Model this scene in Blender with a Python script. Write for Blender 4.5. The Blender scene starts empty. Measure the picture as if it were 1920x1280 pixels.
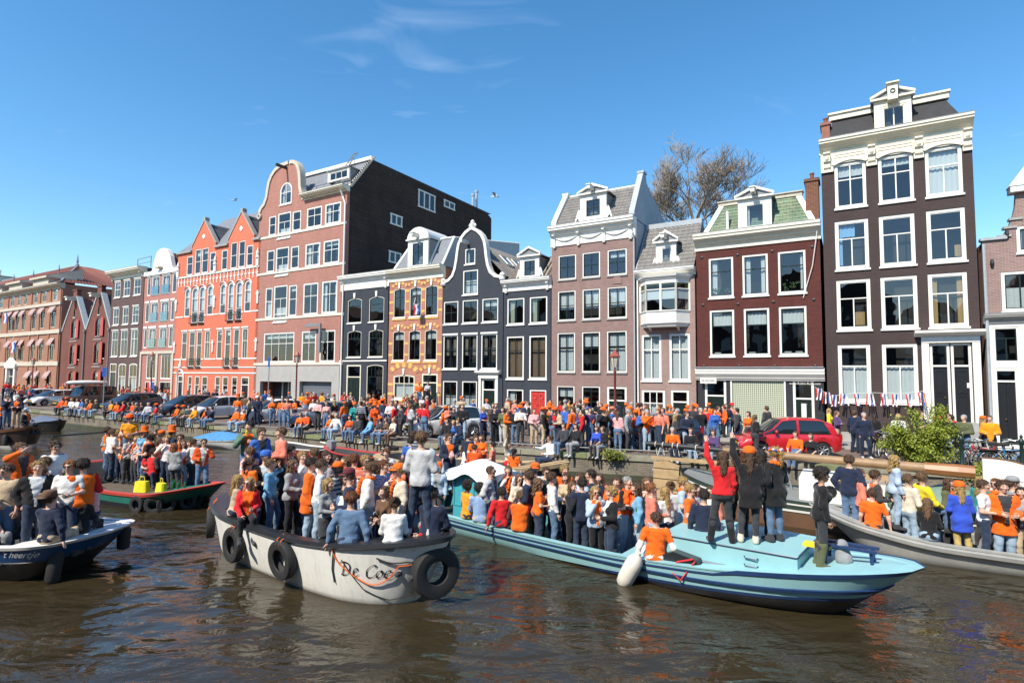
import bpy,bmesh,math,random
import numpy as np
from mathutils import Vector,Matrix
R=math.radians
scene=bpy.context.scene
COL=scene.collection
# ------------------------------------------------------------------ camera
FPX=1050.0
CAM_Z=4.05
PITCH,ROLL=R(3.54),R(0.4)
cd=bpy.data.cameras.new('camera');cam=bpy.data.objects.new('camera',cd);COL.objects.link(cam)
cd.sensor_width=36.0;cd.lens=FPX/1920*36;cd.clip_end=5000;cd.clip_start=0.1
CM=Matrix.Translation((0,0,CAM_Z))@Matrix.Rotation(math.pi/2+PITCH,4,'X')@Matrix.Rotation(ROLL,4,'Z')
cam.matrix_world=CM
scene.camera=cam
# ------------------------------------------------------------------ world and sun
SUN_EL,SUN_AZ=R(47),R(222)
w=bpy.data.worlds.new('World');scene.world=w;w.use_nodes=True
nt=w.node_tree;N=nt.nodes;K=nt.links
for n_ in list(N):N.remove(n_)
sky=N.new('ShaderNodeTexSky');sky.sky_type='NISHITA';sky.sun_disc=False
sky.sun_elevation=SUN_EL;sky.sun_rotation=SUN_AZ
sky.altitude=0;sky.air_density=1.0;sky.dust_density=0.3;sky.ozone_density=1.6
bg=N.new('ShaderNodeBackground');bg.inputs[1].default_value=0.142
out=N.new('ShaderNodeOutputWorld')
tc=N.new('ShaderNodeTexCoord');sp=N.new('ShaderNodeSeparateXYZ');K.new(tc.outputs['Generated'],sp.inputs[0])
def wm(op,a,b=None,c=None):
 n=N.new('ShaderNodeMath');n.operation=op
 for i,q in enumerate((a,b,c)):
  if q is None:continue
  if isinstance(q,(int,float)):n.inputs[i].default_value=q
  else:K.new(q,n.inputs[i])
 return n.outputs[0]
zz=wm('MAXIMUM',sp.outputs[2],0.05)
px_=wm('DIVIDE',sp.outputs[0],zz);py_=wm('DIVIDE',sp.outputs[1],zz)
cb=N.new('ShaderNodeCombineXYZ');K.new(px_,cb.inputs[0]);K.new(py_,cb.inputs[1])
mp=N.new('ShaderNodeMapping');mp.inputs['Rotation'].default_value=(0,0,R(25));mp.inputs['Scale'].default_value=(2.6,4.6,1)
mp.inputs['Location'].default_value=(0.35,0.2,0)
K.new(cb.outputs[0],mp.inputs[0])
nz=N.new('ShaderNodeTexNoise');nz.inputs['Scale'].default_value=1.0;nz.inputs['Detail'].default_value=3
nz.inputs['Roughness'].default_value=0.5;nz.inputs['Distortion'].default_value=1.2
K.new(mp.outputs[0],nz.inputs[0])
dx=wm('MULTIPLY',wm('SUBTRACT',px_,-0.27),3.4);dy=wm('MULTIPLY',wm('SUBTRACT',py_,1.68),3.2)
g=wm('POWER',2.718,wm('MULTIPLY',wm('ADD',wm('MULTIPLY',dx,dx),wm('MULTIPLY',dy,dy)),-1.0))
thr=wm('SUBTRACT',0.66,wm('MULTIPLY',g,0.30))
msk=wm('MULTIPLY',wm('MAXIMUM',wm('SUBTRACT',nz.outputs[0],thr),0.0),0.30)
mx=N.new('ShaderNodeMix');mx.data_type='RGBA'
K.new(wm('MINIMUM',msk,0.8),mx.inputs[0]);K.new(sky.outputs[0],mx.inputs[6]);mx.inputs[7].default_value=(7.5,8.0,8.6,1)
hs=N.new('ShaderNodeHueSaturation');hs.inputs['Saturation'].default_value=1.3;hs.inputs['Hue'].default_value=0.494
K.new(mx.outputs[2],hs.inputs['Color'])
K.new(hs.outputs[0],bg.inputs[0]);K.new(bg.outputs[0],out.inputs[0])
sl=bpy.data.lights.new('sun','SUN');sl.energy=4.3;sl.angle=R(0.53);sl.color=(1.0,0.925,0.80)
so=bpy.data.objects.new('sun',sl);COL.objects.link(so)
TO_SUN=Vector((math.sin(SUN_AZ)*math.cos(SUN_EL),math.cos(SUN_AZ)*math.cos(SUN_EL),math.sin(SUN_EL)))
so.rotation_euler=TO_SUN.to_track_quat('Z','Y').to_euler();so.location=(0,0,60)
vs=scene.view_settings;vs.view_transform='Standard';vs.look='None';vs.exposure=0.66;vs.gamma=1
vs.use_curve_mapping=False
scene.cycles.use_denoising=True
scene.cycles.max_bounces=6;scene.cycles.transparent_max_bounces=12
scene.cycles.caustics_reflective=False;scene.cycles.caustics_refractive=False
scene.render.film_transparent=False
# ------------------------------------------------------------------ from a pixel to a place
TH=R(31)
D=Vector((math.cos(TH),-math.sin(TH),0))
Nn=Vector((math.sin(TH),math.cos(TH),0))
QUAY,FAC,STREET=19.8,31.5,0.95
def ray(u,v):
 return(CM.to_3x3()@Vector(((u-960)/FPX,-(v-640)/FPX,-1))).normalized()
def on_z(u,v,z):
 r=ray(u,v);t=(z-CAM_Z)/r.z;return Vector((0,0,CAM_Z))+r*t
def on_plane(u,v,c):
 r=ray(u,v);t=c/(r.dot(Nn));return Vector((0,0,CAM_Z))+r*t
def pix(p):
 q=CM.inverted()@Vector(p);return(960-FPX*q.x/q.z,640+FPX*q.y/q.z)
QP=[(-130,19.8),(-19.7,19.8),(-8.2,21.5),(1.8,23.9),(40,27.5)]
def quay_n(s):
 for(a,p),(b,q)in zip(QP,QP[1:]):
  if s<=b:return p+(q-p)*(s-a)/(b-a)
 return QP[-1][1]
def qc(u,off=0.):
 '''distance line of the quay edge, plus off, in pixel column u'''
 r=ray(u,705);r.z=0;c=21.
 for _ in range(12):c=quay_n((r*(c/r.dot(Nn))).dot(D))+off
 return c
def depth_of(p):return-(CM.inverted()@Vector(p)).z
rng=random.Random(7)
# ------------------------------------------------------------------ materials
def lin(c):return tuple(((x/255)/12.92 if x/255<=.04045 else(((x/255)+.055)/1.055)**2.4)for x in c)
def A(r,g,b,k=1.08):return tuple(min(.9,x*k)for x in lin((r,g,b)))
MATS={}
def mat(name,col,rough=.6,var=.0,vscale=4.,bump=0.,bscale=40.,metal=0.,spec=.5,coat=0.,sheen=0.):
 if name in MATS:return MATS[name]
 m=bpy.data.materials.new(name);m.use_nodes=True;t=m.node_tree;b=t.nodes['Principled BSDF']
 b.inputs['Roughness'].default_value=rough;b.inputs['Metallic'].default_value=metal
 b.inputs['Specular IOR Level'].default_value=spec
 b.inputs['Coat Weight'].default_value=coat;b.inputs['Coat Roughness'].default_value=.04
 b.inputs['Sheen Weight'].default_value=sheen
 c4=(*col[:3],1);b.inputs['Base Color'].default_value=c4
 m.diffuse_color=c4
 if var or bump:
  tc=t.nodes.new('ShaderNodeTexCoord')
 if var:
  n=t.nodes.new('ShaderNodeTexNoise');n.inputs['Scale'].default_value=vscale;n.inputs['Detail'].default_value=6
  n.inputs['Roughness'].default_value=.65
  t.links.new(tc.outputs['Object'],n.inputs['Vector'])
  mr=t.nodes.new('ShaderNodeMapRange');mr.inputs['From Min'].default_value=.25;mr.inputs['From Max'].default_value=.75
  mr.inputs['To Min'].default_value=1-var;mr.inputs['To Max'].default_value=1+var*.7
  t.links.new(n.outputs[0],mr.inputs[0])
  mu=t.nodes.new('ShaderNodeMix');mu.data_type='RGBA';mu.blend_type='MULTIPLY';mu.inputs[0].default_value=1
  mu.inputs[6].default_value=c4;t.links.new(mr.outputs[0],mu.inputs[7]);t.links.new(mu.outputs[2],b.inputs['Base Color'])
 if bump:
  n2=t.nodes.new('ShaderNodeTexNoise');n2.inputs['Scale'].default_value=bscale;n2.inputs['Detail'].default_value=3
  t.links.new(tc.outputs['Object'],n2.inputs['Vector'])
  bp=t.nodes.new('ShaderNodeBump');bp.inputs['Strength'].default_value=bump;bp.inputs['Distance'].default_value=.03
  t.links.new(n2.outputs[0],bp.inputs['Height']);t.links.new(bp.outputs[0],b.inputs['Normal'])
 MATS[name]=m;return m
def brick(name,c1,c2,mortar,bw=.22,bh=.065,ms=.009,stain=.25,white=0.,rough=.85,axis='xz',band=0.,bump=.35):
 """small masonry on a wall: brick pattern in the wall's own metres plus broad stains"""
 if name in MATS:return MATS[name]
 m=bpy.data.materials.new(name);m.use_nodes=True;t=m.node_tree;b=t.nodes['Principled BSDF'];L=t.links
 b.inputs['Roughness'].default_value=rough;b.inputs['Specular IOR Level'].default_value=.3
 m.diffuse_color=(*c1[:3],1)
 tc=t.nodes.new('ShaderNodeTexCoord');s=t.nodes.new('ShaderNodeSeparateXYZ');L.new(tc.outputs['Object'],s.inputs[0])
 cmb=t.nodes.new('ShaderNodeCombineXYZ')
 L.new(s.outputs[{'x':0,'y':1}[axis[0]]],cmb.inputs[0]);L.new(s.outputs[{'z':2,'y':1}[axis[1]]],cmb.inputs[1])
 br=t.nodes.new('ShaderNodeTexBrick');br.inputs['Scale'].default_value=1.0
 br.inputs['Brick Width'].default_value=bw;br.inputs['Row Height'].default_value=bh
 br.inputs['Mortar Size'].default_value=ms;br.inputs['Mortar Smooth'].default_value=.2;br.inputs['Bias'].default_value=-.1
 br.inputs['Color1'].default_value=(*c1,1);br.inputs['Color2'].default_value=(*c2,1);br.inputs['Mortar'].default_value=(*mortar,1)
 L.new(cmb.outputs[0],br.inputs['Vector'])
 n=t.nodes.new('ShaderNodeTexNoise');n.inputs['Scale'].default_value=.55;n.inputs['Detail'].default_value=9;n.inputs['Roughness'].default_value=.7
 mp=t.nodes.new('ShaderNodeMapping');mp.inputs['Scale'].default_value=(1.5,1.5,.6);L.new(tc.outputs['Object'],mp.inputs[0]);L.new(mp.outputs[0],n.inputs['Vector'])
 mr=t.nodes.new('ShaderNodeMapRange');mr.inputs['From Min'].default_value=.3;mr.inputs['From Max'].default_value=.7
 mr.inputs['To Min'].default_value=1-stain;mr.inputs['To Max'].default_value=1+stain*.6;L.new(n.outputs[0],mr.inputs[0])
 mu=t.nodes.new('ShaderNodeMix');mu.data_type='RGBA';mu.blend_type='MULTIPLY';mu.inputs[0].default_value=1
 L.new(br.outputs['Color'],mu.inputs[6]);L.new(mr.outputs[0],mu.inputs[7]);col=mu.outputs[2]
 if white:
  n3=t.nodes.new('ShaderNodeTexNoise');n3.inputs['Scale'].default_value=5;n3.inputs['Detail'].default_value=8;n3.inputs['Roughness'].default_value=.75
  mp3=t.nodes.new('ShaderNodeMapping');mp3.inputs['Scale'].default_value=(.5,1,1.6);L.new(tc.outputs['Object'],mp3.inputs[0]);L.new(mp3.outputs[0],n3.inputs['Vector'])
  r3=t.nodes.new('ShaderNodeMapRange');r3.inputs['From Min'].default_value=.66;r3.inputs['From Max'].default_value=.78;r3.inputs['To Max'].default_value=white
  L.new(n3.outputs[0],r3.inputs[0])
  m3=t.nodes.new('ShaderNodeMix');m3.data_type='RGBA';L.new(r3.outputs[0],m3.inputs[0]);L.new(col,m3.inputs[6]);m3.inputs[7].default_value=(.45,.42,.38,1);col=m3.outputs[2]
 L.new(col,b.inputs['Base Color'])
 if bump:
  iv=t.nodes.new('ShaderNodeMath');iv.operation='SUBTRACT';iv.inputs[0].default_value=1;L.new(br.outputs['Fac'],iv.inputs[1])
  bp=t.nodes.new('ShaderNodeBump');bp.inputs['Strength'].default_value=bump;bp.inputs['Distance'].default_value=.01
  L.new(iv.outputs[0],bp.inputs['Height']);L.new(bp.outputs[0],b.inputs['Normal'])
 MATS[name]=m;return m
def glass_mat(name,tint=(.75,.82,.84),refl=1.0):
 if name in MATS:return MATS[name]
 m=bpy.data.materials.new(name);m.use_nodes=True;t=m.node_tree;L=t.links
 t.nodes.remove(t.nodes['Principled BSDF']);o=t.nodes['Material Output']
 tr=t.nodes.new('ShaderNodeBsdfTransparent');tr.inputs[0].default_value=(*tint,1)
 gl=t.nodes.new('ShaderNodeBsdfGlossy');gl.inputs['Roughness'].default_value=.01;gl.inputs['Color'].default_value=(.95,.97,1,1)
 lw=t.nodes.new('ShaderNodeLayerWeight');pw=t.nodes.new('ShaderNodeMath');pw.operation='POWER';L.new(lw.outputs['Facing'],pw.inputs[0]);pw.inputs[1].default_value=4.0
 fr=t.nodes.new('ShaderNodeMath');fr.operation='MULTIPLY_ADD';L.new(pw.outputs[0],fr.inputs[0]);fr.inputs[1].default_value=.8;fr.inputs[2].default_value=.085
 tcn=t.nodes.new('ShaderNodeTexCoord');nn=t.nodes.new('ShaderNodeTexNoise');nn.inputs['Scale'].default_value=1.3;nn.inputs['Detail'].default_value=1
 L.new(tcn.outputs['Object'],nn.inputs['Vector'])
 bp=t.nodes.new('ShaderNodeBump');bp.inputs['Strength'].default_value=.25;bp.inputs['Distance'].default_value=.02;L.new(nn.outputs[0],bp.inputs['Height']);L.new(bp.outputs[0],gl.inputs['Normal'])
 ml=t.nodes.new('ShaderNodeMath');ml.operation='MULTIPLY';ml.inputs[1].default_value=refl;L.new(fr.outputs[0],ml.inputs[0])
 mxs=t.nodes.new('ShaderNodeMixShader');L.new(ml.outputs[0],mxs.inputs[0]);L.new(tr.outputs[0],mxs.inputs[1]);L.new(gl.outputs[0],mxs.inputs[2])
 L.new(mxs.outputs[0],o.inputs[0]);MATS[name]=m;return m
def grime(m,amt=.35,sc=(5,5,.5),col=(.10,.07,.04)):
 t=m.node_tree;b=t.nodes['Principled BSDF'];L=t.links;bc=b.inputs['Base Color'];src=bc.links[0].from_socket if bc.links else None
 tc=t.nodes.new('ShaderNodeTexCoord');mp=t.nodes.new('ShaderNodeMapping');mp.inputs['Scale'].default_value=sc;L.new(tc.outputs['Object'],mp.inputs[0])
 n=t.nodes.new('ShaderNodeTexNoise');n.inputs['Scale'].default_value=2.2;n.inputs['Detail'].default_value=8;n.inputs['Roughness'].default_value=.7;L.new(mp.outputs[0],n.inputs['Vector'])
 mr=t.nodes.new('ShaderNodeMapRange');mr.inputs['From Min'].default_value=.5;mr.inputs['From Max'].default_value=.8;mr.inputs['To Max'].default_value=amt;L.new(n.outputs[0],mr.inputs[0])
 mx=t.nodes.new('ShaderNodeMix');mx.data_type='RGBA';L.new(mr.outputs[0],mx.inputs[0]);mx.inputs[7].default_value=(*col,1)
 if src:L.new(src,mx.inputs[6])
 else:mx.inputs[6].default_value=bc.default_value
 L.new(mx.outputs[2],bc);return m
WHITE=mat('white_paint',(.74,.72,.66),.45,.07,3,.06,12)
CREAM=mat('cream_paint',(.70,.65,.52),.5,.10,3,.06,12)
STONE=mat('sandstone_trim',(.52,.46,.37),.8,.18,3,.2,30)
GREYST=mat('grey_stone',(.33,.32,.30),.85,.22,2,.25,25)
DARKG=mat('dark_green_paint',(.012,.022,.018),.3)
BLACKP=mat('black_paint',(.015,.016,.018),.35,.1,4)
ZINC=mat('zinc_sheet',(.36,.39,.41),.5,.18,3,.1,8)
LEAD=mat('lead_flashing',(.20,.21,.22),.6,.2,3)
SLATE=brick('slate_roof',(.075,.08,.09),(.11,.115,.125),(.03,.03,.03),.28,.2,.012,.25,axis='xz')
GLASS=glass_mat('window_glass')
ROOM=mat('painted_room_shade',(.035,.031,.028),.9,.5,1.2)  # gloom of unlit rooms put into the colour of sheets behind the windows
CURTAIN=mat('white_curtain',(.62,.61,.58),.9,.08,8,.5,9)
BLIND=mat('roller_blind',(.66,.66,.63),.8,.04,2)
IRON=mat('black_ironwork',(.012,.013,.014),.45)
STEEL=mat('galvanised_steel',(.42,.44,.45),.45,.15,6,metal=.6)
# ------------------------------------------------------------------ mesh building
class MB:
 def __init__(s):s.v=[];s.f=[];s.m=[];s.cur=0
 def add(s,vs,fs,m=None):
  o=len(s.v);s.v.extend([tuple(q)for q in vs]);s.f.extend([tuple(i+o for i in f)for f in fs]);s.m.extend([s.cur if m is None else m]*len(fs));return s
 def box(s,x0,x1,y0,y1,z0,z1,m=None):
  return s.add([(x0,y0,z0),(x1,y0,z0),(x1,y1,z0),(x0,y1,z0),(x0,y0,z1),(x1,y0,z1),(x1,y1,z1),(x0,y1,z1)],[(0,3,2,1),(4,5,6,7),(0,1,5,4),(1,2,6,5),(2,3,7,6),(3,0,4,7)],m)
 def quad(s,a,b,c,d,m=None):return s.add([a,b,c,d],[(0,1,2,3)],m)
 def prism(s,pts,y0,y1,m=None):
  """polygon in xz (counter-clockwise seen from -y), extruded along y"""
  n=len(pts);vs=[(x,y0,z)for x,z in pts]+[(x,y1,z)for x,z in pts]
  return s.add(vs,[tuple(range(n)),tuple(range(2*n-1,n-1,-1))]+[(i,i+n,(i+1)%n+n,(i+1)%n)for i in range(n)],m)
 def prismx(s,pts,x0,x1,m=None):
  """polygon in yz, extruded along x"""
  n=len(pts);vs=[(x0,y,z)for y,z in pts]+[(x1,y,z)for y,z in pts]
  return s.add(vs,[tuple(range(n)),tuple(range(2*n-1,n-1,-1))]+[(i,i+n,(i+1)%n+n,(i+1)%n)for i in range(n)],m)
 def prismz(s,pts,z0,z1,m=None):
  n=len(pts);vs=[(x,y,z0)for x,y in pts]+[(x,y,z1)for x,y in pts]
  return s.add(vs,[tuple(range(n-1,-1,-1)),tuple(range(n,2*n))]+[(i,(i+1)%n,(i+1)%n+n,i+n)for i in range(n)],m)
 def ring(s,outer,inner,y0,y1,m=None):
  n=len(outer);vs=[(x,y0,z)for x,z in outer]+[(x,y0,z)for x,z in inner]+[(x,y1,z)for x,z in outer]+[(x,y1,z)for x,z in inner]
  fs=[]
  for i in range(n):
   j=(i+1)%n
   fs+=[(i,j,j+n,i+n),(i+2*n,i+3*n,j+3*n,j+2*n),(i,i+2*n,j+2*n,j),(i+n,j+n,j+3*n,i+3*n)]
  return s.add(vs,fs,m)
 def tube(s,path,r,k=6,m=None,cap=True,flat=None):
  P=[Vector(p)for p in path];n=len(P);rs=r if isinstance(r,(list,tuple))else[r]*n
  vs=[];up=Vector((0,0,1))
  T0=(P[1]-P[0]).normalized();ref=Vector((1,0,0))if abs(T0.z)>.9 else up
  a=T0.cross(ref).normalized()
  for i in range(n):
   T=(P[min(i+1,n-1)]-P[max(i-1,0)])
   T=T.normalized()if T.length>1e-9 else T0
   a=(a-T*a.dot(T));a=a.normalized()if a.length>1e-6 else T.orthogonal().normalized()
   b=T.cross(a)
   for j in range(k):
    t=2*math.pi*j/k;vs.append(P[i]+(a*math.cos(t)+b*math.sin(t))*rs[i])
  fs=[(i*k+j,i*k+(j+1)%k,(i+1)*k+(j+1)%k,(i+1)*k+j)for i in range(n-1)for j in range(k)]
  if cap:fs+=[tuple(range(k-1,-1,-1)),tuple(range((n-1)*k,n*k))]
  return s.add(vs,fs,m)
 def lathe(s,prof,k=12,c=(0,0,0),m=None):
  """profile of (r, z) turned about the vertical through c"""
  n=len(prof);vs=[(c[0]+r*math.cos(2*math.pi*j/k),c[1]+r*math.sin(2*math.pi*j/k),c[2]+z)for r,z in prof for j in range(k)]
  fs=[(i*k+j,i*k+(j+1)%k,(i+1)*k+(j+1)%k,(i+1)*k+j)for i in range(n-1)for j in range(k)]
  fs+=[tuple(range(k-1,-1,-1)),tuple(range((n-1)*k,n*k))]
  return s.add(vs,fs,m)
 def torus(s,c,axis,R_,r,k=20,q=8,m=None):
  ax=Vector(axis).normalized();a=ax.orthogonal().normalized();b=ax.cross(a);c=Vector(c);vs=[]
  for i in range(k):
   t=2*math.pi*i/k;e=a*math.cos(t)+b*math.sin(t)
   for j in range(q):
    p=2*math.pi*j/q;vs.append(c+e*(R_+r*math.cos(p))+ax*(r*math.sin(p)))
  return s.add(vs,[(i*q+j,((i+1)%k)*q+j,((i+1)%k)*q+(j+1)%q,i*q+(j+1)%q)for i in range(k)for j in range(q)],m)
 def grid(s,f,nu,nv,m=None):
  vs=[f(i/nu,j/nv)for j in range(nv+1)for i in range(nu+1)]
  return s.add(vs,[(j*(nu+1)+i,j*(nu+1)+i+1,(j+1)*(nu+1)+i+1,(j+1)*(nu+1)+i)for j in range(nv)for i in range(nu)],m)
 def xf(s,M):
  s.v=[tuple(M@Vector(q))for q in s.v];return s
 def mesh(s,name,mats,smooth=False):
  me=bpy.data.meshes.new(name);me.from_pydata(s.v,[],s.f)
  for q in(mats if isinstance(mats,(list,tuple))else[mats]):me.materials.append(q)
  if any(s.m):me.polygons.foreach_set('material_index',s.m)
  if smooth:me.shade_smooth()
  return me
 def build(s,name,mats,parent=None,smooth=False,auto=None):
  me=s.mesh(name,mats,smooth)
  if auto:
   bm=bmesh.new();bm.from_mesh(me);bmesh.ops.recalc_face_normals(bm,faces=bm.faces[:])
   for e in bm.edges:
    e.smooth=len(e.link_faces)==2 and e.calc_face_angle(0)<R(auto)
   for f in bm.faces:f.smooth=True
   bm.to_mesh(me);bm.free()
  return link(name,me,parent)
def link(name,data,parent=None):
 o=bpy.data.objects.new(name,data);COL.objects.link(o)
 if parent is not None:o.parent=parent
 return o
def tag(o,label,cat,group=None):
 o['label']=label;o['category']=cat
 if group:o['group']=group
 return o
def empty(name,loc=(0,0,0),rz=0.):
 o=bpy.data.objects.new(name,None);COL.objects.link(o);o.location=loc;o.rotation_euler=(0,0,rz);o.empty_display_size=.2
 return o
def kind(o,k):o['kind']=k;return o
def text_mesh(s,size,extrude=.004,shear=0.,name='lettering'):
 c=bpy.data.curves.new(name,'FONT');c.body=s;c.size=size;c.extrude=extrude;c.shear=shear;c.align_x='CENTER';c.align_y='CENTER';c.resolution_u=3
 o=bpy.data.objects.new(name,c);COL.objects.link(o)
 dg=bpy.context.evaluated_depsgraph_get();me=bpy.data.meshes.new_from_object(o.evaluated_get(dg))
 bpy.data.objects.remove(o);bpy.data.curves.remove(c);return me
# ------------------------------------------------------------------ water, quay, street
def water_mat():
 m=bpy.data.materials.new('canal_water');m.use_nodes=True;t=m.node_tree;L=t.links;b=t.nodes['Principled BSDF']
 b.inputs['Base Color'].default_value=(.032,.024,.012,1);b.inputs['Roughness'].default_value=.015;b.inputs['IOR'].default_value=1.5
 tc=t.nodes.new('ShaderNodeTexCoord')
 def noise(scale,detail,dist,rot,sx,sy,rough=.5):
  mp=t.nodes.new('ShaderNodeMapping');mp.inputs['Rotation'].default_value=(0,0,R(rot));mp.inputs['Scale'].default_value=(sx,sy,1)
  L.new(tc.outputs['Object'],mp.inputs[0])
  n=t.nodes.new('ShaderNodeTexNoise');n.inputs['Scale'].default_value=scale;n.inputs['Detail'].default_value=detail
  n.inputs['Distortion'].default_value=dist;n.inputs['Roughness'].default_value=rough;L.new(mp.outputs[0],n.inputs['Vector']);return n.outputs[0]
 def mth(op,a,b_):
  n=t.nodes.new('ShaderNodeMath');n.operation=op
  for i,q in enumerate((a,b_)):
   if isinstance(q,(int,float)):n.inputs[i].default_value=q
   else:L.new(q,n.inputs[i])
  return n.outputs[0]
 big=noise(.55,2,.6,10,1,2.0)
 mid=noise(1.7,3,1.0,-20,1,1.7)
 fin=noise(6.5,3,.8,15,1,1.5)
 patch=noise(.16,2,1.5,0,1,1)
 pr=t.nodes.new('ShaderNodeMapRange');pr.inputs['From Min'].default_value=.38;pr.inputs['From Max'].default_value=.62
 pr.inputs['To Min'].default_value=.08;pr.inputs['To Max'].default_value=1.25;L.new(patch,pr.inputs[0])
 h=mth('ADD',mth('MULTIPLY',big,.15),mth('MULTIPLY',mth('MULTIPLY',mid,.042),mth('ADD',pr.outputs[0],.35)))
 h=mth('ADD',h,mth('MULTIPLY',mth('MULTIPLY',fin,.016),pr.outputs[0]))
 bp=t.nodes.new('ShaderNodeBump');bp.inputs['Strength'].default_value=1.0;bp.inputs['Distance'].default_value=1.0
 L.new(h,bp.inputs['Height']);L.new(bp.outputs[0],b.inputs['Normal']);return m
mb=MB();mb.quad((-260,-140,0),(160,-140,0),(160,140,0),(-260,140,0))
kind(mb.build('water',water_mat()),'structure')
QF=empty('quay_wall',(0,0,0),-TH)
tag(QF,'low stone and brick quay wall along the far side of the canal','wall')
QB=brick('quay_brick',(.20,.165,.12),(.15,.12,.09),(.24,.22,.18),.24,.075,.012,.4,white=.5)
MOSS=mat('mossy_capstone',(.25,.235,.17),.95,.35,3,.4,14)
MOSS2=mat('mossy_capstone_green',(.17,.19,.09),.95,.4,3,.4,14)
mb,wf=MB(),MB()
for(a,p),(b,q)in zip(QP,QP[1:]):mb.prismz([(a,p),(b,q),(b,q+.6),(a,p+.6)],-1.5,.74);wf.prismz([(a,p-.012),(b,q-.012),(b,q),(a,p)],-.3,.17)
mb.build('brick_face',QB,QF);wf.build('wet_foot',mat('algae_foot',(.05,.055,.03),.5,.4,2),QF)
cap=[None,None]
x=-82.;i=0
while x<27:
 L_=1.25+.25*((i*7)%5)/4
 m=MB();m.box(.012,L_-.012,-.06,.55,.742,.94);o=m.build('capstone',MOSS2 if(i*5)%7<2 else MOSS,QF);n0,n1=quay_n(x),quay_n(x+L_);o.location=(x,n0+rng.uniform(-.015,.015),rng.uniform(-.008,.008));o.rotation_euler=(0,0,math.atan2(n1-n0,L_));x+=L_*math.cos(math.atan2(n1-n0,L_));i+=1
COB=brick('street_clinker',(.20,.135,.11),(.165,.115,.10),(.12,.11,.10),.21,.1,.012,.3,axis='xy')
PAVE=brick('pavement_slabs',(.30,.29,.27),(.26,.25,.24),(.16,.15,.14),.3,.3,.01,.25,axis='xy')
mb=MB();mb.add([(-300,19.8+.3,.9)]+[(a,p+.3,.9)for a,p in QP]+[(300,27.8,.9),(300,600,.9),(-300,600,.9)],[tuple(range(len(QP)+4))]);o=mb.build('ground',mat('bare_ground',(.16,.14,.12),.95,.3,.3));o.rotation_euler=(0,0,-TH);kind(o,'structure')
mb=MB();mb.add([(a,p+.5,STREET)for a,p in QP]+[(40,FAC-2.4,STREET),(-130,FAC-2.4,STREET)],[tuple(range(len(QP)+2))]);o=mb.build('street',COB);o.rotation_euler=(0,0,-TH);kind(o,'structure')
mb=MB();mb.box(-120,60,FAC-2.4,FAC+1,.7,STREET+.11);o=mb.build('pavement',PAVE);o.rotation_euler=(0,0,-TH);kind(o,'structure')
for k in range(64):
 m=MB();m.box(0,1.485,FAC-2.56,FAC-2.402,.8,STREET+.115)
 if k==0:kb=m.mesh('kerb_stone',GREYST)
 kp=link('kerb_stone',kb,bpy.data.objects['pavement']);kp.location=(-70+k*1.5,0,0)
def unseen_bank():  # unseen row behind the camera, added for windows and water to reflect
 mb=MB();r=random.Random(2);x=-95.;BM=[brick('unseen_bank_brick_%d'%i,c,tuple(q*.85 for q in c),tuple(q*.7 for q in c))for i,c in enumerate(((.17,.09,.07),(.06,.055,.055),(.22,.15,.11),(.13,.07,.055)))]
 mb.box(-110,70,-60,-6,-1,.95,4);k=0
 while x<60:
  w_=r.uniform(5.5,8.5);h_=r.uniform(11,16);mb.box(x,x+w_-.02,-30,-18,.9,h_,k%4);mb.prism([(x,h_),(x+w_-.02,h_),(x+w_*.6,h_+2.6),(x+w_*.4,h_+2.6)],-30,-18,k%4)
  for f in range(4):
   for c in range(3):mb.box(x+w_*(.12+.29*c),x+w_*(.12+.29*c)+1.1,-18.0,-17.96,2.2+f*h_*.22,4.1+f*h_*.22,5)
  x+=w_;k+=1
 o=mb.build('unseen_opposite_bank',BM+[GREYST,WHITE]);o.rotation_euler=(0,0,-TH);kind(o,'structure')
unseen_bank()
# ------------------------------------------------------------------ houses
def interp(z,pts):
 """x at height z along a polyline of (x, z) with rising z"""
 if z<=pts[0][1]:return pts[0][0]
 for(x0,z0),(x1,z1)in zip(pts,pts[1:]):
  if z<=z1:return x0+(x1-x0)*((z-z0)/(z1-z0)if z1>z0 else 0)
 return pts[-1][0]
def contour(x0,x1,z0,z1,rise=0.,inset=0.,n=10,point=0.):
 """window outline; rise > 0 makes the head a segmental or round arch"""
 x0+=inset;x1-=inset;z0+=inset;z1-=inset
 if rise<=0:return[(x0,z0),(x1,z0),(x1,z1),(x0,z1)]
 w=(x1-x0)/2;rise=min(rise,w);r=(w*w+rise*rise)/(2*rise);cx=(x0+x1)/2;cz=z1-r;a=math.asin(min(1,w/r))
 return[(x0,z0),(x1,z0)]+[(cx+r*math.sin(a-2*a*i/n),cz+r*math.cos(a-2*a*i/n))for i in range(n+1)]
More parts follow.
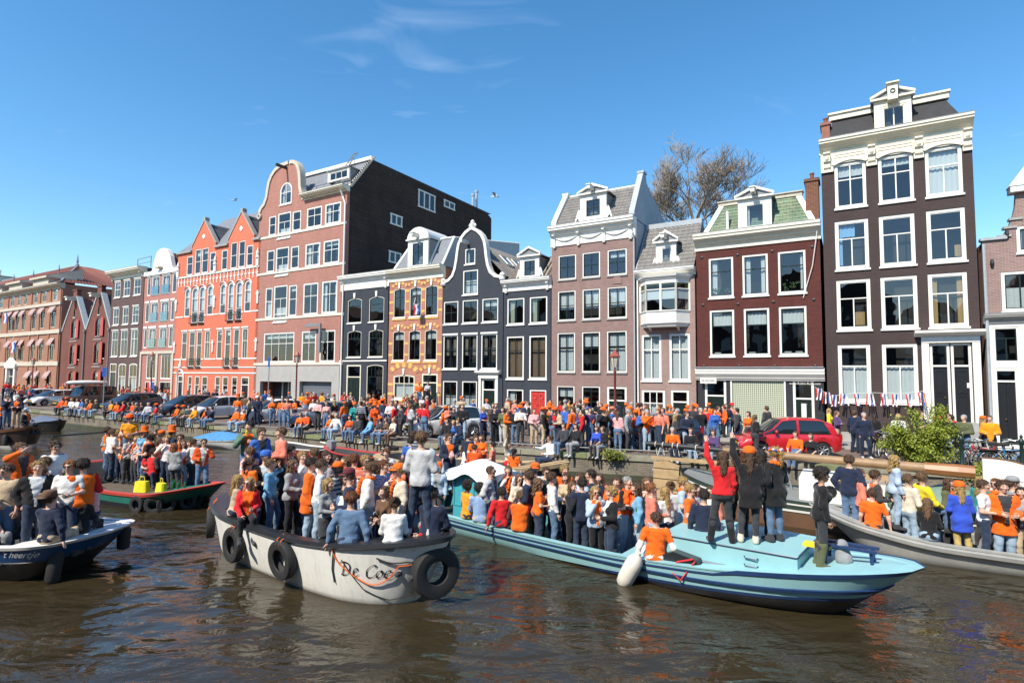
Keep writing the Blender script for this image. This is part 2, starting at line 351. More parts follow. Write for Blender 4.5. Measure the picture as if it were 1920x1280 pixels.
class House:
 def __init__(s,name,label,l,r,base=0.,off=0.,depth=11.):
  """l, r: pixels (u, v) on the left and right edge of the front"""
  a=on_plane(*l,FAC+off);b=on_plane(*r,FAC+off)
  s.s0=a.dot(D);s.W=b.dot(D)-s.s0;s.off=off;s.depth=depth
  p=D*s.s0+Nn*(FAC+off);s.root=empty(name,(p.x,p.y,STREET),-TH);tag(s.root,label,'house');s.op=[];s.wr=random.Random(int(l[0]))
 def P(s,u,v):
  q=on_plane(u,v,FAC+s.off);return(q.dot(D)-s.s0,q.z-STREET)
 def H(s,u,v):return s.P(u,v)[1]
 def Hd(s,u,v,off):return on_plane(u,v,FAC+s.off+off).z-STREET
 def X(s,u,v):return s.P(u,v)[0]
 def part(s,name,mb,mats,parent=None,**k):return mb.build(name,mats,parent or s.root,**k)
 def row(s,cols,f,l):
  """cols: (ul, ur) in pixels; f, l: (v top, v bottom) at the first and last column -> local boxes at one height"""
  um=lambda c:(c[0]+c[1])/2
  zt=(s.H(um(cols[0]),f[0])+s.H(um(cols[-1]),l[0]))/2;zb=(s.H(um(cols[0]),f[1])+s.H(um(cols[-1]),l[1]))/2
  vm=lambda i:((f[0]+f[1])*(1-i)+(l[0]+l[1])*i)/2
  n=max(1,len(cols)-1)
  return[(s.X(c[0],vm(i/n)),s.X(c[1],vm(i/n)),zb,zt)for i,c in enumerate(cols)]
 def wall(s,m,top,left=None,right=None,z0=-.1,x0=.01,x1=None,name='wall',th=.3,edge=None):
  """front with real openings; left/right: rising (x, z) polylines for a gable"""
  x1=s.W-.01 if x1 is None else x1
  left=left or[(x0,z0),(x0,top)];right=right or[(x1,z0),(x1,top)]
  zs={z0,top}
  for p in left+right:zs.add(min(max(p[1],z0),top))
  for o in s.op:
   for z in(o[2],o[3]):zs.add(min(max(z,z0),top))
  zs=sorted(zs);mb=MB()
  for za,zb in zip(zs,zs[1:]):
   if zb-za<1e-5:continue
   zm=(za+zb)/2
   cut=sorted([(o[0],o[1])for o in s.op if o[2]<zm<o[3]and o[1]>x0 and o[0]<x1])
   la,lb,ra,rb=interp(za,left),interp(zb,left),interp(za,right),interp(zb,right)
   ea,eb=la,lb
   for c in cut+[None]:
    if c is None:fa,fb=ra,rb
    else:fa=fb=max(c[0],min(la,lb))
    if fa-ea>1e-4 or fb-eb>1e-4:mb.quad((ea,0,za),(fa,0,za),(fb,0,zb),(eb,0,zb))
    if c:ea=eb=c[1]
   for a,b_ in((la,lb),):mb.quad((a,0,za),(b_,0,zb),(b_,th,zb),(a,th,za))
   for a,b_ in((ra,rb),):mb.quad((a,0,za),(a,th,za),(b_,th,zb),(b_,0,zb))
  la,ra=interp(top,left),interp(top,right);mb.quad((la,0,top),(ra,0,top),(ra,th,top),(la,th,top))
  for o in s.op:
   if o[2]<z0 or o[3]>top+1e-6 or o[0]<x0-1e-6 or o[1]>x1+1e-6:continue
   a,b_,c,d=o[:4]
   mb.quad((a,0,c),(b_,0,c),(b_,th,c),(a,th,c));mb.quad((a,0,d),(a,th,d),(b_,th,d),(b_,0,d))
   mb.quad((a,0,c),(a,th,c),(a,th,d),(a,0,d));mb.quad((b_,0,c),(b_,0,d),(b_,th,d),(b_,th,c))
  s.wmat=m
  return s.part(name,mb,m)
 def body(s,m,top,roof=None,y0=.3,inner=True):
  mb=MB();W=s.W;d=s.depth
  mb.quad((.02,y0,-.1),(.02,y0,top),(.02,d,top),(.02,d,-.1));mb.quad((W-.02,y0,-.1),(W-.02,d,-.1),(W-.02,d,top),(W-.02,y0,top))
  mb.quad((.02,d,-.1),(.02,d,top),(W-.02,d,top),(W-.02,d,-.1))
  s.part('side_walls',mb,m)
  if inner:
   mb=MB();mb.quad((.03,2.7,0),(W-.03,2.7,0),(W-.03,2.7,top),(.03,2.7,top));s.part('dark_room_backing',mb,ROOM)
 def flat_roof(s,z,y0=.3,m=None):
  mb=MB();mb.box(.03,s.W-.03,y0,s.depth,z-.05,z);s.part('flat_roof',mb,m or LEAD)
 def window(s,box,grid=((1,1),),fw=.10,fm=None,sm=None,bar=.05,rise=0.,sill=.06,curtain=None,proud=-.03,lintel=None,cut=True,pane_y=.1,name='window',sillm=None,cm=None,deep=.14):
  x0,x1,z0,z1=box;fm=fm or WHITE;sm=sm or fm
  if cut:s.op.append((x0,x1,z0,z1))
  mb=MB();mb.ring(contour(x0+.004,x1-.004,z0+.004,z1-.004,rise),contour(x0,x1,z0,z1,rise,fw),proud+.05,proud+deep)
  w=s.part(name,mb,fm)
  if rise>0:
   c=contour(x0,x1,z0,z1,rise)[2:];h=len(c)//2;mb=MB()
   mb.prism(list(reversed(c[:h+1]))+[(x1,z1)],.004,.25)if False else None
   mb.add([(x1,.002,z1)]+[(p[0],.002,p[1])for p in c[:h+1]],[tuple(range(h+2))[::-1]])
   mb.add([(x0,.002,z1)]+[(p[0],.002,p[1])for p in c[h:]],[tuple(range(len(c)-h+1))[::-1]])
   s.late.append((mb,w))if hasattr(s,'late')else setattr(s,'late',[(mb,w)])
  ix0,ix1,iz0,iz1=x0+fw,x1-fw,z0+fw,z1-fw;y=proud+pane_y
  tot=sum(g[0]for g in grid);zt=iz1;first=True;bars=MB();nb=0
  for gi,(fr,nc)in enumerate(grid):
   zb=zt-(iz1-iz0)*fr/tot
   if gi<len(grid)-1:
    bars.box(ix0-.01,ix1+.01,y-.035,y+.03,zb-bar/2,zb+bar/2);nb+=1
   for c in range(nc):
    xa=ix0+(ix1-ix0)*c/nc;xb=ix0+(ix1-ix0)*(c+1)/nc
    if c:
     top=zt if not(first and rise>0)else zt
     bars.box(xa-bar/2,xa+bar/2,y-.03,y+.025,zb+bar/2,top-(bar/2 if gi else-.005));nb+=1
    p=MB()
    if first and rise>0 and nc==1:
     ct=contour(ix0,ix1,zb,iz1,max(.02,rise-fw*.3));p.add([(q[0],y,q[1])for q in ct],[tuple(range(len(ct)))])
    elif first and rise>0:
     ct=contour(ix0,ix1,zb,iz1,max(.02,rise-fw*.3),n=12);q=[k for k in ct if xa-1e-6<=k[0]<=xb+1e-6]
     zz_=[k for k in ct[2:]]
     def zat(xx):
      for(p0,p1)in zip(zz_,zz_[1:]):
       if min(p0[0],p1[0])-1e-9<=xx<=max(p0[0],p1[0])+1e-9:return p0[1]+(p1[1]-p0[1])*((xx-p0[0])/(p1[0]-p0[0])if p1[0]!=p0[0]else 0)
      return iz1
     mid=[k for k in zz_ if xa+1e-6<k[0]<xb-1e-6]
     poly=[(xa,zb),(xb,zb),(xb,zat(xb))]+mid+[(xa,zat(xa))]
     p.add([(k[0],y,k[1])for k in poly],[tuple(range(len(poly)))])
    else:p.quad((xa,y,zb),(xb,y,zb),(xb,y,zt),(xa,y,zt))
    p.build('pane',GLASS,w)
   zt=zb;first=False
  bars.ring(contour(ix0-.008,ix1+.008,iz0-.008,iz1+.008,rise),contour(ix0,ix1,iz0,iz1,rise,bar*.8),y-.03,y+.03)
  bars.build('sash',sm,w)
  if curtain is None and cut and s.wr.random()<.4:
   k=s.wr.random();curtain=[(.06,.94,1-.1-.5*k,.95)]if k<.45 else[(.06,.2+.1*k,.05,.95),(.8-.1*k,.94,.05,.95)]if k<.8 else[(.06,.94,.05,.3+.3*k)]
  if sill:
   m=MB();m.box(x0-.05,x1+.05,-.07,proud+.05,z0-.09,z0-.001);m.build('sill',sillm or WHITE,w)
  if lintel:
   m=MB();m.box(x0-.04,x1+.04,-.05,.05,z1+.002,z1+.002+lintel);m.build('lintel',WHITE,w)
  if curtain:
   ya=proud+.24
   for(a,b_,c,d)in curtain:
    m=MB();X0,X1=x0+(x1-x0)*a,x0+(x1-x0)*b_;Z0,Z1=z0+(z1-z0)*c,z0+(z1-z0)*d
    nw=max(6,int((X1-X0)*22))
    m.grid(lambda p,q:(X0+(X1-X0)*p,ya+.018*math.sin(p*nw*1.6),Z0+(Z1-Z0)*q),nw,1)
    m.build('curtain',cm or CURTAIN,w,smooth=True)
  return w
 def finish(s):
  for mb,w in getattr(s,'late',[]):mb.build('arch_infill',s.wmat,w)
 def bandx(s,name,x0,x1,z0,z1,out,m,parent=None,y1=.0):
  mb=MB();mb.box(x0,x1,-out,y1,z0,z1);return s.part(name,mb,m,parent)
 def cornice(s,zb,zt,out=.45,m=None,x0=0.,x1=None,brackets=0,frieze=.5,bm=None,dent=0):
  """moulded timber cornice: frieze board, stepped mouldings and gutter lip"""
  m=m or WHITE;x1=s.W if x1 is None else x1;h=zt-zb;f=zb+h*frieze
  prof=[(0.,zb),(-.06,zb),(-.06,zb+.06),(-.04,zb+.07),(-.04,f-.08),(-.09,f-.06),(-.09,f),(-out*.45,f+h*.05),(-out*.5,f+h*.14),(-out*.85,f+(zt-f)*.45),(-out*.9,f+(zt-f)*.5),(-out*.9,zt-(zt-f)*.3),(-out,zt-(zt-f)*.25),(-out,zt),(.25,zt),(.25,zb)]
  mb=MB();mb.prismx(prof,x0-.05,x1+.05);c=s.part('cornice',mb,m)
  mb=MB();mb.box(x0-.06,x1+.06,-out-.01,.25,zt+.002,zt+.035);mb.build('gutter_lip',LEAD,c)
  for k in range(brackets):
   xc=x0+.22+(x1-x0-.44)*k/(brackets-1);b=MB();w_=.16
   pr=[(-.045,zb-.12),(-.12,zb-.1),(-.16,zb+h*.08),(-.12,zb+h*.2),(-.13,f-h*.12),(-out*.62,f-.03),(-out*.62,f+.03),(-.045,f+.03)]
   b.prismx(pr,xc-w_/2,xc+w_/2);b.box(xc-w_*.7,xc+w_*.7,-.11,-.04,zb-.02,zb+.05);b.build('bracket',bm or m,c)
  if dent:
   for k in range(dent):
    xc=x0+.1+(x1-x0-.2)*k/(dent-1);b=MB();b.box(xc-.05,xc+.05,-out*.55,-.1,f-.02,f+h*.1);b.build('dentil',m,c)
  return c
 def slope(s,name,p00,p10,p11,p01,m,tw=.24,th=.3,amp=.028,back=.0):
  """a roof plane of overlapping pantiles, real corrugation"""
  a,b,c,d=map(Vector,(p00,p10,p11,p01));n=(b-a).cross(d-a).normalized()
  Wd=max((b-a).length,(c-d).length);Hd=(d-a).length
  nu=max(4,int(Wd/tw)*4);nv=max(2,int(Hd/th));mb=MB();vs=[];
  for j in range(nv):
   for e in(0,1):
    q=(j+e)/nv
    for i in range(nu+1):
     p=i/nu;base=(a*(1-p)+b*p)*(1-q)+(d*(1-p)+c*p)*q
     ph=(p*Wd/tw)%1.0
     w_=amp*(math.sin(2*math.pi*ph)+.35*math.sin(4*math.pi*ph))+(amp*.9 if e==0 else 0.)+.02
     vs.append(base+n*w_)
  fs=[]
  for r in range(2*nv-1):
   for i in range(nu):fs.append((r*(nu+1)+i,r*(nu+1)+i+1,(r+1)*(nu+1)+i+1,(r+1)*(nu+1)+i))
  mb.add(vs,fs);o=s.part(name,mb,m,smooth=False);kind(o,'stuff');return o
 def plain_slope(s,name,pts,m,th=.0):
  mb=MB();mb.add(pts,[tuple(range(len(pts)))]);return s.part(name,mb,m)
 def coping(s,pts,w,out,back,m,name='coping'):
  """a raised band following an outline of (x, z) on the front"""
  mb=MB();n=len(pts);P=[Vector((p[0],0,p[1]))for p in pts];vs=[]
  for i in range(n):
   t=(P[min(i+1,n-1)]-P[max(0,i-1)]).normalized();nn=Vector((-t.z,0,t.x))
   a=P[i]+nn*w*.45;b=P[i]-nn*w*.55
   vs+=[(a.x,-out,a.z),(b.x,-out,b.z),(b.x,back,b.z),(a.x,back,a.z)]
  fs=[(i*4+j,i*4+(j+1)%4,i*4+4+(j+1)%4,i*4+4+j)for i in range(n-1)for j in range(4)]+[(3,2,1,0),tuple(range(4*n-4,4*n))]
  mb.add(vs,fs);return s.part(name,mb,m,auto=35)
 def dormer(s,box,y,deep,win,ped='tri',pad=.22,m=None,cheek=None,grid=((1,2),),sm=None,hoist=False,fw=.08,side_scroll=0.,ph=None,curtain=None):
  """dormer: front with window, cheeks, roof and pediment"""
  m=m or WHITE;x0,x1,z0,z1=box;mb=MB();a,b_,c,d=win
  mb.box(x0,a,y,y+.12,z0,z1);mb.box(b_,x1,y,y+.12,z0,z1);mb.box(a,b_,y+.002,y+.12,d,z1);mb.box(a,b_,y+.002,y+.12,z0,c)
  dm=s.part('dormer',mb,m)
  mb=MB()
  mb.quad((x0+.03,y+.12,z0),(x0+.03,y+.12,z1),(x0+.03,y+deep,z1),(x0+.03,y+deep,z0));mb.quad((x1-.03,y+.12,z0),(x1-.03,y+deep,z0),(x1-.03,y+deep,z1),(x1-.03,y+.12,z1))
  mb.build('dormer_cheeks',cheek or LEAD,dm)
  xc=(x0+x1)/2;ph=ph or(x1-x0)*.28
  mb=MB()
  if ped=='tri':
   mb.prism([(x0-.12,z1+.1),(x1+.12,z1+.1),(xc,z1+.1+ph)],y-.05,y+deep)
   mb.build('dormer_roof',cheek or LEAD,dm)
   mb=MB();mb.box(x0-.14,x1+.14,y-.16,y+.1,z1+.002,z1+.1)
   for sx in(-1,1):
    xe=xc+sx*((x1-x0)/2+.16);mb.prism(sorted_ccw([(xe,z1+.1),(xe,z1+.22),(xc,z1+.24+ph),(xc,z1+.1+ph)]),y-.16,y-.04)
   mb.build('pediment',m,dm)
  elif ped=='arch':
   pts=[(x0-.05,z1+.1)]+[(xc+(x1-x0+.1)/2*math.cos(t),z1+.1+ph*math.sin(t))for t in[math.pi*i/12 for i in range(13)]][::1]
   pts=[(xc+(x1-x0+.1)/2*math.cos(math.pi*i/12),z1+.1+ph*math.sin(math.pi*i/12))for i in range(13)]
   mb.prism(pts,y-.06,y+deep);mb.build('dormer_roof',m,dm)
   mb=MB();mb.box(x0-.12,x1+.12,y-.14,y+.1,z1+.002,z1+.1);mb.build('pediment',m,dm)
  else:
   mb.box(x0-.08,x1+.08,y-.1,y+deep,z1+.002,z1+.1);mb.build('dormer_roof',cheek or LEAD,dm)
  if side_scroll:
   for sx in(-1,1):
    xe=x0 if sx<0 else x1;k=side_scroll
    pts=[(xe,z0),(xe+sx*k,z0),(xe+sx*k*.95,z0+k*.5),(xe+sx*k*.45,z0+k*.9),(xe+sx*k*.3,z0+k*1.7),(xe+sx*k*.45,z0+k*2.1),(xe+sx*k*.2,z0+k*2.4),(xe,z0+k*2.4)]
    mb=MB();mb.prism(sorted_ccw(pts),y+.02,y+.1);mb.build('scroll',m,dm)
  if hoist:
   mb=MB();mb.box(xc-.1,xc+.1,y-.75,y+.3,z1+.16,z1+.38);mb.box(xc-.15,xc+.15,y-.8,y+.2,z1+.382,z1+.43);mb.build('hoist_beam',m,dm)
   mb=MB();mb.torus((xc,y-.6,z1+.08),(0,1,0),.05,.014,10,5);mb.build('hook',IRON,dm)
  off_op=list(s.op);wd=s.window((a,b_,c,d),grid,fw=fw,fm=m,sm=sm,sill=0,cut=False,proud=y-.03,curtain=curtain);s.op=off_op;wd.parent=dm
  for ch in list(wd.children):
   pass
  mb=MB();mb.quad((a,y+deep*.8,c-.2),(b_,y+deep*.8,c-.2),(b_,y+deep*.8,d),(a,y+deep*.8,d));mb.build('dark_room_backing',ROOM,dm)
  return dm
 def chimney(s,x0,x1,y0,y1,z0,z1,m,pots=2):
  mb=MB();mb.box(x0,x1,y0,y1,z0,z1);mb.box(x0-.06,x1+.06,y0-.06,y1+.06,z1+.002,z1+.14);c=s.part('chimney',mb,m)
  for k in range(pots):
   mb=MB();xc=x0+(x1-x0)*(k+.5)/pots;mb.lathe([(.1,0),(.09,.35),(.115,.36),(.115,.42),(.06,.43)],10,(xc,(y0+y1)/2,z1+.14));mb.build('chimney_pot',mat('clay_pot',(.22,.07,.04),.8),c)
 def door(s,box,m=None,fm=None,transom=.0,leaves=1,panels=3,fw=.12,glass=False,hm=None,knob=True):
  x0,x1,z0,z1=box;s.op.append((x0,x1,z0,z1));fm=fm or WHITE;m=m or DARKG
  mb=MB();mb.ring(contour(x0+.004,x1-.004,z0-.002,z1-.004),contour(x0+fw,x1-fw,z0,z1-fw),.02,.16);zt=z1-fw
  d0=s.part('door',mb,fm)
  if transom:
   zt=z1-fw-transom;b=MB();b.box(x0+fw-.01,x1-fw+.01,.03,.13,zt-.08,zt);b.build('transom_rail',fm,d0)
   p=MB();p.quad((x0+fw,.09,zt),(x1-fw,.09,zt),(x1-fw,.09,z1-fw),(x0+fw,.09,z1-fw));p.build('pane',GLASS,d0);zt-=.08
  for k in range(leaves):
   a=x0+fw+(x1-x0-2*fw)*k/leaves+.006;b_=x0+fw+(x1-x0-2*fw)*(k+1)/leaves-.006
   lf=MB();lf.box(a,b_,.09,.14,z0+.01,zt-.004);hgt=zt-z0
   for q in range(panels):
    za=z0+.12+(hgt-.2)*q/panels;zb_=z0+.12+(hgt-.2)*(q+1)/panels-.09
    lf.ring(contour(a+.09,b_-.09,za,zb_),contour(a+.09,b_-.09,za,zb_,0,.035),.07,.089);lf.box(a+.16,b_-.16,.075,.089,za+.07,zb_-.07)
   L_=lf.build('door_leaf',m,d0)
  if knob:
   h=MB();kx=(x0+x1)/2-.05 if leaves>1 else x1-fw-.12;h.lathe([(.02,0),(.035,.02),(.02,.05)],8);h.xf(Matrix.Translation((kx,.06,z0+1.05))@Matrix.Rotation(math.pi/2,4,'X'));h.build('door_knob',mat('brass',(.5,.36,.1),.3,metal=.9),d0)
  return d0
 def drain(s,x,z0,z1,m=None):
  mb=MB();mb.tube([(x,-.09,z0),(x,-.09,z1-.35),(x+.0,-.2,z1-.1),(x,-.2,z1)],.05,8);return s.part('drainpipe',mb,m or ZINC)
 def steps(s,x0,x1,n,rise=.17,run=.28,m=None,land=.6):
  for k in range(n):
   mb=MB();mb.box(x0,x1,-(n-k)*run-land+.0,-.002 if k==n-1 else-(n-k-1)*run-land-.002,-.1,(k+1)*rise);s.part('step',mb,m or GREYST)
def sorted_ccw(pts):
 cx=sum(p[0]for p in pts)/len(pts);cz=sum(p[1]for p in pts)/len(pts)
 return sorted(pts,key=lambda p:math.atan2(p[1]-cz,p[0]-cx))
# ------------------------------------------------------------------ the row of houses, right to left
T2=((.36,1),(.64,2));T22=((.36,2),(.64,2));X4=((.5,2),(.5,2));S2=((.42,1),(.58,1));S22=((.4,2),(.6,2))
def tall_brown():
 h=House('tall_canal_house','tall dark brown canal house with white garlanded cornice and flag bunting',(1546,560),(1836,560),depth=12)
 wm_=brick('dark_brown_painted_brick',A(72,60,58),A(66,55,53),A(58,48,46),stain=.16,white=.35,bump=.3)
 W=h.W
 cor_t=(h.H(1541,265)+h.H(1828,219))/2;cor_b=(h.H(1543,322)+h.H(1826,284))/2
 r1=h.row([(1565,1624),(1647,1713),(1735,1805)],(300,387),(280,368))
 r2=h.row([(1566,1629),(1649,1716),(1738,1811)],(412,504),(393,491))
 r3=h.row([(1569,1633),(1652,1721),(1741,1815)],(524,618),(512,613))
 r4=h.row([(1572,1633),(1655,1722)],(646,752),(645,757))
 for i,b in enumerate(r1):
  if i==2:h.window(b,T2,.1,curtain=[(.05,.95,.04,.96)],cm=BLIND)
  else:h.window(b,T22,.1,curtain=[(.1,.9,.80,.92)]if i else None)
 for i,b in enumerate(r2):h.window(b,T2,.12,curtain=[[(.08,.6,.68,.92),(.08,.22,.1,.7)],None,[(.72,.88,.1,.32)]][i],cm=[mat('blue_curtain',(.25,.45,.68),.8),None,mat('cardboard',(.42,.26,.11),.8)][i])
 for i,b in enumerate(r3):h.window(b,T2,.12,curtain=[[(.52,.82,.1,.36)],None,None][i],cm=mat('cardboard',(.42,.26,.11),.8))
 for b in r4:h.window(b,T2,.12,curtain=[(.1,.9,.05,.62)],cm=BLIND)
 a,zt=h.P(1727,640);b_,_=h.P(1838,640);b_=min(b_,W-.05);zb=h.H(1780,790);zb=max(.55,zb)
 z_tr=h.H(1785,684);z_top=h.H(1785,643);xm=(a+b_)/2
 h.door((a+.3,xm-.02,zb,z_top),BLACKP,transom=z_top-z_tr-.1,panels=2,fw=.1);h.door((xm+.02,b_-.3,zb,z_top),BLACKP,transom=z_top-z_tr-.1,panels=2,fw=.1,knob=False)
 mb=MB();mb.box(a,a+.27,-.12,0,zb-.05,z_top);mb.box(b_-.27,b_,-.12,0,zb-.05,z_top);mb.box(a,b_,-.14,0,z_top+.02,z_top+.3)
 sur=h.part('door_surround',mb,WHITE)
 mb=MB();mb.prismx([(0,z_top+.3),(-.2,z_top+.32),(-.25,z_top+.4),(-.5,z_top+.46),(-.5,z_top+.56),(0,z_top+.6)],a-.25,min(b_+.22,W+.1));mb.build('door_canopy',WHITE,sur)
 mb=MB();mb.box(xm+.55,xm+.78,.08,.088,zb+1.5,zb+1.72);mb.build('notice',BLIND,sur)
 h.wall(wm_,cor_t-.15)
 h.body(wm_,cor_t-.2)
 h.cornice(cor_t-(cor_t-cor_b)*.42,cor_t,.5,CREAM,brackets=0,frieze=.35)
 mb=MB();xs=[0.]+[q for w_ in r1 for q in(w_[0]-.03,w_[1]+.03)]+[W];zf=cor_t-(cor_t-cor_b)*.42
 for k in range(0,8,2):mb.box(xs[k],xs[k+1],-.05,.0,cor_b,r1[0][3]+.02)
 mb.box(0,W,-.05,0,r1[0][3]+.02,zf);fz=h.part('frieze',mb,CREAM)
 for k in range(0,8,2):
  xc=(xs[k]+xs[k+1])/2;g=MB()
  g.prismx([(-.05,zf-.75),(-.13,zf-.7),(-.15,zf-.5),(-.24,zf-.42),(-.26,zf-.12),(-.34,zf-.05),(-.34,zf+.02),(-.05,zf+.02)],xc-.15,xc+.15);g.lathe([(.05,-.15),(.11,-.05),(.12,.05),(.05,.14)],8,(xc,-.2,zf-.28));g.build('console',CREAM,fz)
  g=MB();g.box(xs[k]+.01,xs[k+1]-.01,-.1,-.05,cor_b-.02,cor_b+.05);g.build('apron',CREAM,fz)
 for w_ in r1:
  g=MB();c0=contour(w_[0]-.1,w_[1]+.1,w_[3]-.2,w_[3]+.2,.22)[2:];c1=contour(w_[0]-.0,w_[1]+.0,w_[3]-.2,w_[3]+.1,.18)[2:]
  n=len(c0);g.add([(p[0],-.1,p[1])for p in c0]+[(p[0],-.1,p[1])for p in c1]+[(p[0],-.05,p[1])for p in c0]+[(p[0],-.05,p[1])for p in c1],[(i,i+1,i+1+n,i+n)for i in range(n-1)]+[(i,i+2*n,i+1+2*n,i+1)for i in range(n-1)]+[(i+n,i+1+n,i+1+3*n,i+3*n)for i in range(n-1)]);g.build('hood_mould',CREAM,fz)
  g=MB();g.ring(contour(w_[0],w_[1],w_[3]+.3,zf-.08),contour(w_[0],w_[1],w_[3]+.3,zf-.08,0,.05),-.075,-.05);g.build('frieze_panel',CREAM,fz)
 y1=1.25;zt2=(h.Hd(1567,208,1.1)+h.Hd(1791,171,1.1))/2-.32;m=mat('bitumen_roof',(.035,.034,.036),.85,.3,3,.3,30)
 mb=MB();A0=(.35,.1,cor_t);B0=(W-.25,.1,cor_t);A1=(.55,y1,zt2);B1=(W-.75,y1,zt2)
 mb.quad(A0,B0,B1,A1);mb.quad(B0,(W-.25,10,cor_t),(W-.75,9,zt2),B1);mb.quad((.35,10,cor_t),A0,A1,(.55,9,zt2));mb.quad(A1,B1,(W-.75,9,zt2),(.55,9,zt2));h.part('mansard_roof',mb,m)
 mb=MB();mb.box(.4,W-.6,y1-.2,y1+.15,zt2-.05,zt2+.22);mb.box(.35,W-.55,y1-.28,y1+.2,zt2+.222,zt2+.32);h.part('roof_cornice',mb,CREAM)
 mb=MB();mb.quad((.02,.2,cor_t),(W-.02,.2,cor_t),(W-.02,.1,cor_t+.02),(.02,.1,cor_t+.02));h.part('gutter_floor',mb,LEAD)
 xa,xb=h.X(1640,240),h.X(1711,235);wa,wb=h.X(1653,220),h.X(1700,218)
 zd0=(h.Hd(1640,187,.1)+h.Hd(1711,175,.1))/2-.1;zc,zd=h.Hd(1676,246,.1),h.Hd(1676,196,.1)
 h.dormer((xa,xb,cor_t+.02,zd0),.12,2.2,(wa,wb,zc,zd),'tri',m=CREAM,grid=((1,2),),ph=.4)
 zq=h.Hd(1675,153,-.3)-.85
 xc=(xa+xb)/2
 mb=MB();mb.box(xc-.2,xc+.2,-.35,.6,zq,zq+.75);mb.box(xc-.26,xc+.26,-.45,.6,zq+.752,zq+.82);hb=h.part('hoist_house',mb,CREAM)
 mb=MB();mb.torus((xc,-.38,zq+.4),(0,1,0),.09,.02,12,6);mb.build('hook',IRON,hb)
 h.chimney(.05,.42,.6,1.6,cor_t-.2,cor_t+1.1,brick('chimney_brick_red',A(160,95,80),A(140,80,68),A(150,130,115)),1)
 h.bandx('plinth',.0,a-.1,-.05,.55,.06,GREYST)
 h.steps(a+.1,b_-.05,4,max(.1,(zb)/4),.3)
 h.finish();return h
TALL=tall_brown()
def green_mansard():
 h=House('canal_house','dark brown brick house with green slate mansard and latticed shop shutter',(1306,580),(1541,580),depth=11)
 wm_=brick('oxblood_brick',A(92,48,42),A(80,42,37),A(70,38,34),stain=.2,white=.45)
 W=h.W;ct=(h.H(1302,441)+h.H(1540,417))/2;cbm=(h.H(1305,472)+h.H(1537,448))/2
 r1=h.row([(1329,1375),(1392,1440),(1459,1511)],(482,557),(471,550));r2=h.row([(1331,1377),(1395,1443),(1461,1513)],(580,666),(575,667))
 GRN=mat('plant_leaves',(.05,.09,.03),.8,.4,9)
 for i,b in enumerate(r1):
  w_=h.window(b,((.34,1),(.66,1)),.1,sm=DARKG,curtain=[[(.08,.32,.1,.92)],[(.08,.3,.06,.94),(.72,.94,.06,.94)],[(.8,.94,.1,.94)]][i])
  if i!=1:
   m=MB()
   for k in range(26):
    x_,z_=rng.uniform(b[0]+.2,b[1]-.2),b[2]+.15+rng.random()*.42;a_=rng.uniform(0,3.1);e=.06
    m.quad((x_-e*math.cos(a_),.13+rng.random()*.07,z_-e*math.sin(a_)),(x_+e*.5,.14,z_-e),(x_+e*math.cos(a_),.14,z_+e*math.sin(a_)),(x_-e*.5,.15,z_+e))
   m.build('house_plant',GRN,w_)
 for i,b in enumerate(r2):
  w_=h.window(b,((.34,1),(.66,1)),.1,sm=DARKG,curtain=[(.06,.94,.66,.95)],cm=BLIND)
  m=MB();
  for q in((.3,.7)if i==2 else(.3,)):
   xx=b[0]+(b[1]-b[0])*q;m.prismx([(.14,b[2]+.12),(.22,b[2]+.12),(.24,b[2]+.2),(.12,b[2]+.2)],xx-.16,xx+.16)
  m.build('bowl',WHITE,w_)
 zs=(h.H(1308,709)+h.H(1541,708))/2;z2=(h.H(1307,690)+h.H(1540,693))/2
 blk=brick('black_shop_front',A(52,54,58),A(46,48,52),A(40,41,44),stain=.15)
 d1=h.row([(1322,1362)],(714,800),(714,800))[0];d2=h.row([(1487,1527)],(714,790),(714,790))[0];sh=h.row([(1370,1474)],(714,800),(714,800))[0]
 dtop=zs-.05
 h.door((d1[0],d1[1],.12,dtop),DARKG,transom=.75,panels=4);dd=h.door((d2[0],d2[1],.12,dtop),DARKG,transom=.8,panels=1)
 mb=MB();mb.box(d2[0]+.36,d2[1]-.36,.06,.07,.5,dtop-1.2);mb.build('frosted_panel',mat('frosted_glass',(.62,.66,.62),.5),dd)
 h.op.append((sh[0],sh[1],.1,dtop))
 mb=MB();mb.ring(contour(sh[0]+.004,sh[1]-.004,.1,dtop),contour(sh[0]+.08,sh[1]-.08,.1,dtop-.08),-.03,.15);sf=h.part('shop_shutter',mb,WHITE)
 mb=MB();nx,nz=26,30
 for i in range(nx+1):
  xx=sh[0]+.08+(sh[1]-sh[0]-.16)*i/nx;mb.box(xx-.022,xx+.022,.05,.07,.1,dtop-.08)
 for j in range(nz+1):
  z_=.1+(dtop-.18)*j/nz;mb.box(sh[0]+.08,sh[1]-.08,.071,.085,z_-.022,z_+.022)
 kind(mb.build('lattice',mat('shutter_lattice',(.50,.53,.40),.6),sf),'stuff')
 mb=MB();mb.quad((sh[0],.5,.1),(sh[1],.5,.1),(sh[1],.5,dtop),(sh[0],.5,dtop));mb.build('shop_window',mat('dull_green',(.10,.13,.08),.5),sf)  # plain dull green sheet set behind the lattice
 op=h.op;h.op=[o for o in op if o[2]>1];h.wall(wm_,ct-.1,z0=z2-.05)
 keep=h.op;h.op=[o for o in op if o[2]<=1];h.wall(blk,z2-.05,name='shop_front');h.wmat=wm_
 h.body(wm_,ct-.1)
 c=h.cornice(zs-.12,z2+.02,.35,WHITE,frieze=.1);c.name='shop_cornice'
 mb=MB();mb.box(-.02,W+.02,-.42,.0,z2+.06,z2+.1);h.part('lead_flashing',mb,ZINC)
 o=link('shop_lettering',text_mesh('www.Robin-Ruth.com',.155,.004),h.root);o.data.materials.append(WHITE)
